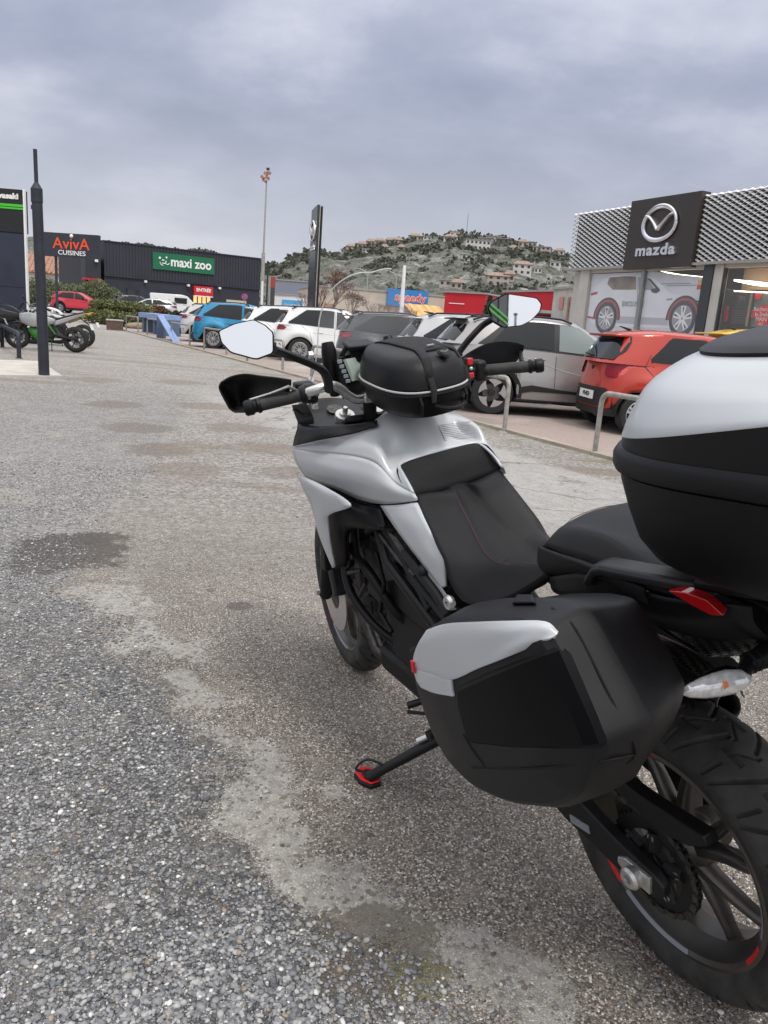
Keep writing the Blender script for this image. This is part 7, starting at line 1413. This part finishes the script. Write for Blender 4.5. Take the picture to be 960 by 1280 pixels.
for p in sc_l:
    rows.append([tuple(p), (p.x + .030 * min(1, p.y / .1), p.y * .66, p.z - .004), (p.x + .045 * min(1, p.y / .1), p.y * .33, p.z - .006), (p.x + .05 * min(1, p.y / .1), 0, p.z - .006)])
mb = MB()
R = [r + [(q[0], -q[1], q[2]) for q in reversed(r[:-1])] for r in rows]
ws = mb.loft(R, closed=False, caps=False).build('windscreen', clear, bike, smooth=60)
MB().tube([p for p in sc_l] + [V((p.x, -p.y, p.z)) for p in reversed(sc_l[-6:-1])], .0018, 6).build('screen_edge', clear_edge, ws)
for sg in (1, -1): MB().tube([(1.196, 0.185, 1.185) if sg > 0 else (1.2,-.18,1.20), (1.28, sg*.185, 1.14), (1.34, sg*.18, 1.06)], .009, 10).build('screen_bracket', clear_edge, ws)
MB().lathe([(.004, 0), (.013, 0), (.013, .012), (.004, .012)], (1.188, 0.172, 1.252), (.2, 1, 0), 14).build('screen_bolt', steel, ws)

# ---- left and right side cases (luggage locked to the frame)
def side_case(sg):
    f = lambda p: (p[0], sg * p[1], p[2])
    def ring(pts, y, k=3):
        n = len(pts); out = []
        for i in range(n):
            a, b, d = pts[i - 1], pts[i], pts[(i + 1) % n]
            for t in (0, .33, .67, 1.0):
                qa = (b[0] + (a[0] - b[0]) * .30, b[1] + (a[1] - b[1]) * .30); qd = (b[0] + (d[0] - b[0]) * .30, b[1] + (d[1] - b[1]) * .30)
                x = qa[0] * (1 - t) ** 2 + b[0] * 2 * t * (1 - t) + qd[0] * t * t; z = qa[1] * (1 - t) ** 2 + b[1] * 2 * t * (1 - t) + qd[1] * t * t
                bb = (b[2] * 2 * t * (1 - t) + (b[2] + a[2]) / 2 * (1 - t) ** 2 + (b[2] + d[2]) / 2 * t * t) if len(b) > 2 else 0
                out.append(f((x, y + bb, z)))
        return out
    # silhouette corners as (x, z, extra y): front, front top, top, rear top, rear, rear bottom, bottom, front bottom
    O = [(0.291, 0.725, 0), (0.27, 0.679, 0), (0.24, 0.631, 0), (0.188, 0.599, 0), (0.104, 0.594, 0), (-0.022, 0.641, 0), (-0.152, 0.721, 0), (-0.216, 0.791, 0), (-0.239, 0.853, 0), (-0.248, 0.9, 0), (-0.219, 0.935, 0), (-0.183, 0.973, 0), (-0.152, 1.008, 0), (-0.124, 1.029, 0), (-0.059, 1.016, 0), (0.061, 0.971, 0), (0.165, 0.922, 0), (0.246, 0.861, 0), (0.285, 0.788, 0)]
    c_ = (.045, .775)
    def sc(k, dx=0, dz=0): return [(c_[0] + (p[0] - c_[0]) * k + dx, c_[1] + (p[1] - c_[1]) * k + dz, 0) for p in O]
    body = MB().loft([ring(sc(.74, .0, .01), .225), ring(sc(.80, .0, .005), .235), ring(sc(.85), .27), ring(sc(.92), .315), ring(sc(.965), .345), ring(sc(.965), .356)]).build('side_case', blk2, bike, smooth=40)
    lid = MB().loft([ring(sc(.985), .357), ring(sc(1.0), .361), ring(sc(1.003), .378), ring(sc(.995), .388), ring(sc(.980), .412), ring(sc(.965), .430), ring(sc(.925), .442), ring(sc(.88), .447), ring(sc(.5), .453), ring(sc(.05), .455)]).build('case_lid', blk2, body, smooth=24)
    return body, lid, f, sc, ring
side_case(-1)
cs, lid, f, sc, ring = side_case(1)
# S-BEGIN
wp = [[(0.201, 0.443, 0.883), (0.126, 0.446, 0.927), (0.027, 0.446, 0.971), (-0.052, 0.441, 1.003), (-0.114, 0.426, 1.022), (-0.137, 0.422, 1.014)],
      [(0.226, 0.45, 0.848), (0.148, 0.453, 0.894), (0.032, 0.453, 0.95), (-0.057, 0.452, 0.989), (-0.117, 0.439, 1.016), (-0.139, 0.427, 1.012)],
      [(0.258, 0.447, 0.805), (0.174, 0.455, 0.848), (0.07, 0.456, 0.897), (-0.018, 0.455, 0.943), (-0.091, 0.453, 0.986), (-0.137, 0.435, 1.009)],
      [(0.263, 0.45, 0.777), (0.183, 0.456, 0.807), (0.11, 0.458, 0.83), (0.023, 0.457, 0.893), (-0.063, 0.455, 0.954), (-0.137, 0.435, 1.007)]]
surf(wp, 4, 4).build('case_panel', silver, lid, smooth=40, solid=.007, bevel=.002)
surf([[(0.263, 0.45, 0.777), (0.183, 0.456, 0.807), (0.11, 0.458, 0.83)], [(0.249, 0.453, 0.758), (0.18, 0.457, 0.783), (0.11, 0.459, 0.811)], [(0.231, 0.454, 0.751), (0.174, 0.458, 0.77), (0.107, 0.459, 0.798)]], 4, 4).build('case_panel', silver, lid, smooth=40, solid=.007, bevel=.002)
rp_ = [[(0.093, 0.453, 0.826), (-0.004, 0.452, 0.9), (-0.091, 0.448, 0.963), (-0.13, 0.442, 0.991), (-0.14, 0.434, 0.996), (-0.144, 0.427, 0.999)], [(0.089, 0.459, 0.818), (-0.008, 0.459, 0.892), (-0.094, 0.455, 0.956), (-0.138, 0.448, 0.987), (-0.152, 0.435, 0.996), (-0.161, 0.422, 0.99)], [(0.091, 0.46, 0.788), (-0.027, 0.459, 0.853), (-0.131, 0.455, 0.909), (-0.178, 0.45, 0.938), (-0.192, 0.438, 0.947), (-0.197, 0.427, 0.949)], [(0.081, 0.46, 0.756), (-0.044, 0.459, 0.821), (-0.146, 0.455, 0.877), (-0.198, 0.451, 0.91), (-0.214, 0.44, 0.92), (-0.219, 0.43, 0.923)], [(0.069, 0.46, 0.73), (-0.051, 0.459, 0.793), (-0.153, 0.456, 0.85), (-0.213, 0.452, 0.885), (-0.231, 0.441, 0.894), (-0.236, 0.432, 0.897)], [(0.065, 0.453, 0.726), (-0.049, 0.453, 0.785), (-0.152, 0.449, 0.842), (-0.21, 0.446, 0.876), (-0.225, 0.44, 0.883), (-0.229, 0.435, 0.883)]]
MB().loft(rp_, closed=False, caps=False).build('case_recess', mat('case_gloss_black', (.003, .003, .004), .36, spec=.12), lid, smooth=20)
for ln in ([(-0.088, 0.392, 1.021), (-0.135, 0.397, 1.017), (-0.17, 0.398, 0.983), (-0.214, 0.401, 0.935), (-0.243, 0.392, 0.88), (-0.237, 0.386, 0.851), (-0.232, 0.395, 0.84)], [(-0.239, 0.387, 0.856), (-0.226, 0.436, 0.86), (-0.141, 0.451, 0.805), (-0.044, 0.453, 0.742), (0.08, 0.452, 0.666)], [(0.094, 0.454, 0.727), (0.066, 0.454, 0.708), (0.034, 0.453, 0.694)]):
    MB().tube(crom(ln, 4), .0016, 5).build('lid_seam', under_blk, lid, smooth=0)
MB().box((0.249, 0.455, 0.789), (.010, .004, .024)).build('case_logo', redm, lid)
MB().loft([[(0.004, 0.396, 0.992), (-0.055, 0.393, 1.014), (-0.014, 0.366, 1.002), (0.034, 0.366, 0.983)], [(-0, 0.397, 0.999), (-0.049, 0.394, 1.017), (-0.009, 0.366, 1.005), (0.029, 0.366, 0.991)]]).build('case_latch', blk, cs, bevel=.002)
# S-END

# ---- top case: stack of rounded plans, black base, ridge, silver lid, black top
def plan(cx, a, b, n, z, tilt=0., N=72): return [(cx + a * sup(2 * pi * i / N, n)[0], b * sup(2 * pi * i / N, n)[1], z + tilt * (a * sup(2 * pi * i / N, n)[0])) for i in range(N)]
TC = -.30; TT = -.09
def tp_(a, b, n, z): return plan(TC, a, b, n, z + .0243, TT)
tbase = MB().loft([tp_(.205, .195, 3.6, 1.026), tp_(.235, .222, 3.5, 1.030), tp_(.256, .242, 3.4, 1.046), tp_(.276, .260, 3.3, 1.075), tp_(.290, .273, 3.2, 1.120), tp_(.299, .281, 3.2, 1.165), tp_(.300, .282, 3.2, 1.180)]).build('top_case', blk2, bike, smooth=30)
MB().loft([tp_(.300, .283, 3.2, 1.182), tp_(.307, .289, 3.2, 1.186), tp_(.310, .291, 3.2, 1.194), tp_(.309, .290, 3.2, 1.207), tp_(.305, .287, 3.2, 1.213), tp_(.302, .284, 3.1, 1.218)]).build('case_ridge', blk2, tbase, smooth=40)
def band(k, z, s, n=3.05):
    return [(p[0], p[1], p[2] + s * max(0., min(1.15, (-.05 - p[0]) / .29))) for p in tp_(.301 * k, .283 * k, n, z)]
MB().loft([band(1.0, 1.216, 0), band(.999, 1.220, .012), band(.996, 1.229, .046)], caps=False).build('case_lid', blk2, tbase, smooth=30)
def lidz(k, z): return band(k, z, .046 * max(0, (1.3075 - z) / .0785), 3.05)
MB().loft([lidz(.997, 1.228), lidz(.998, 1.231), lidz(.980, 1.248), lidz(.955, 1.263), lidz(.928, 1.281), lidz(.90, 1.295), lidz(.862, 1.307), lidz(.81, 1.318), lidz(.75, 1.328), lidz(.68, 1.336), lidz(.56, 1.341)], caps=False).build('lid_cover', silver, tbase, smooth=60)
MB().loft([lidz(.68, 1.333), lidz(.68, 1.341), lidz(.64, 1.348), lidz(.5, 1.354), lidz(.2, 1.357), lidz(.02, 1.358)]).build('lid_pad', blk, tbase, smooth=40)
MB().box((TC + .02, 0, 1.012), (.34, .26, .022)).build('case_plate', blkmat, bike, bevel=.006)
for sg in (1, -1): MB().tube([(-.12, sg*.13, .985), (-.30, sg*.10, 1.01), (-.44, sg*.09, 1.01)], .012, 10).build('rack_tube', blkmat, bike)

# ================================================================== tank bag strapped to the tank (a thing of its own)
bag = empty('tank_bag', label='black hard shell tank bag with white piping strapped on the tank', cat='bag')
bag.matrix_world = bike.matrix_world.copy()
BX = .90
def bp(kx, ky, z, n=2.7): return [(x, y + .02, zz) for x, y, zz in plan(BX, .150 * kx, .120 * ky, n, z - .010, .12, 56)]
MB().loft([bp(.70, .70, 1.127), bp(.84, .82, 1.130), bp(.93, .93, 1.150), bp(.985, .985, 1.182), bp(.995, .995, 1.196)]).build('bag_base', blk, bag, smooth=50)
MB().loft([bp(1., 1., 1.206), bp(.985, .985, 1.222), bp(.93, .93, 1.250), bp(.83, .82, 1.272), bp(.66, .62, 1.278), bp(.4, .36, 1.282), bp(.05, .05, 1.283)]).build('bag_shell', blk, bag, smooth=50)
pp = bp(1.012, 1.012, 1.201); MB().tube([V(p) for p in pp] + [V(pp[0])], .0030, 8, caps=False).build('piping', whitep, bag)
MB().tube([V(p) + V((0, 0, -.0085)) for p in pp] + [V(pp[0]) + V((0, 0, -.0085))], .0042, 8, caps=False).build('zip', blk, bag)
# fabric panel over the crown and two straps
def shell_z(x, y):
    u = ((abs((x - BX) / .150)) ** 2.7 + (abs((y - .02) / .120)) ** 2.7) ** (1 / 2.7)
    K = [(0, 1.283), (.38, 1.282), (.64, 1.278), (.825, 1.272), (.93, 1.250), (.985, 1.222), (1.0, 1.206), (1.06, 1.17)]
    for i in range(len(K) - 1):
        if u <= K[i + 1][0]: t = (u - K[i][0]) / (K[i + 1][0] - K[i][0]); return K[i][1] + (K[i + 1][1] - K[i][1]) * t - .010 + .12 * (x - BX)
    return K[-1][1] - .010 + .12 * (x - BX)
def on_shell(x, y, o=.004): return (x, y, shell_z(x, y) + o)
rows = []
for i in range(15):
    t = i / 14; x = .76 + .265 * t; wl_, wr_ = (.022 + .030 * t), (.062 + .020 * t)
    cut = max(0, .25 - t) / .25
    rows.append([on_shell(x, .012 - wr_ - .02 * cut + (wl_ + wr_ + .04 * cut) * k / 8) for k in range(9)])
MB().loft(rows[3:], closed=False, caps=False).build('strap_panel', fabric, bag, smooth=60, solid=.003)
for y0, y1, x0, x1 in ((.030, .052, .838, .756), (-.045, -.072, .850, .790)):
    rows = []
    for i in range(12):
        t = i / 11; x = x0 + (x1 - x0) * t; y = y0 + (y1 - y0) * t; rows.append([on_shell(x, y - .012, .005), on_shell(x, y + .012, .005)])
    MB().loft(rows, closed=False, caps=False).build('strap', fabric, bag, smooth=60, solid=.003)
    xe, ye = x1, y1; MB().tube([on_shell(xe, ye, .004), (xe - .012, ye, 1.175), (xe - .006, ye, 1.145)], [.008, .009, .007], 8, flat=.5).build('strap_tail', fabric, bag)
# moulded shield badge on the rear of the shell
bc = V(on_shell(.778, -.008, .003)); bn = V((-.50, 0, .87)).normalized(); bu = V((.87, 0, .50)); bl = bn.cross(bu)
shp = [(-.017, .014), (0, .017), (.017, .014), (.018, .002), (.010, -.014), (0, -.020), (-.010, -.014), (-.018, .002)]
b1 = MB().prism(shp, lambda a, b: bc + bl * a + bu * b + bn * .004, lambda a, b: bc + bl * a + bu * b + bn * .0075).build('badge', blk, bag, bevel=.001)
MB().prism([(a * .72, b * .72) for a, b in shp], lambda a, b: bc + bl * a + bu * b + bn * .0078, lambda a, b: bc + bl * a + bu * b + bn * .0092).build('badge_rim', blkmat, b1)
MB().tube([bc + bl * -.010 + bu * .004 + bn * .0095, bc + bl * -.002 + bu * .0 + bn * .0095, bc + bl * .010 + bu * .005 + bn * .0095], .0014, 6).build('badge_line', greybtn, b1)
tp = V(on_shell(.835, -.005, .009)); MB().box(tp, (.007, .020, .002), Matrix.Rotation(-.25, 3, 'Y')).build('woven_tag', greybtn, bag)
# handle and cords at the back of the base
MB().tube(crom([(.765, .045, 1.135), (.742, .02, 1.125), (.742, -.02, 1.122), (.77, -.05, 1.13)], 5), .006, 8).build('handle', blk, bag)
for x_, y in ((.762, .085), (.768, -.05), (.785, -.075)): MB().tube([(x_, y, 1.17), (x_ - .010, y, 1.145), (x_, y, 1.12)], .004, 8).build('cord', blk, bag)
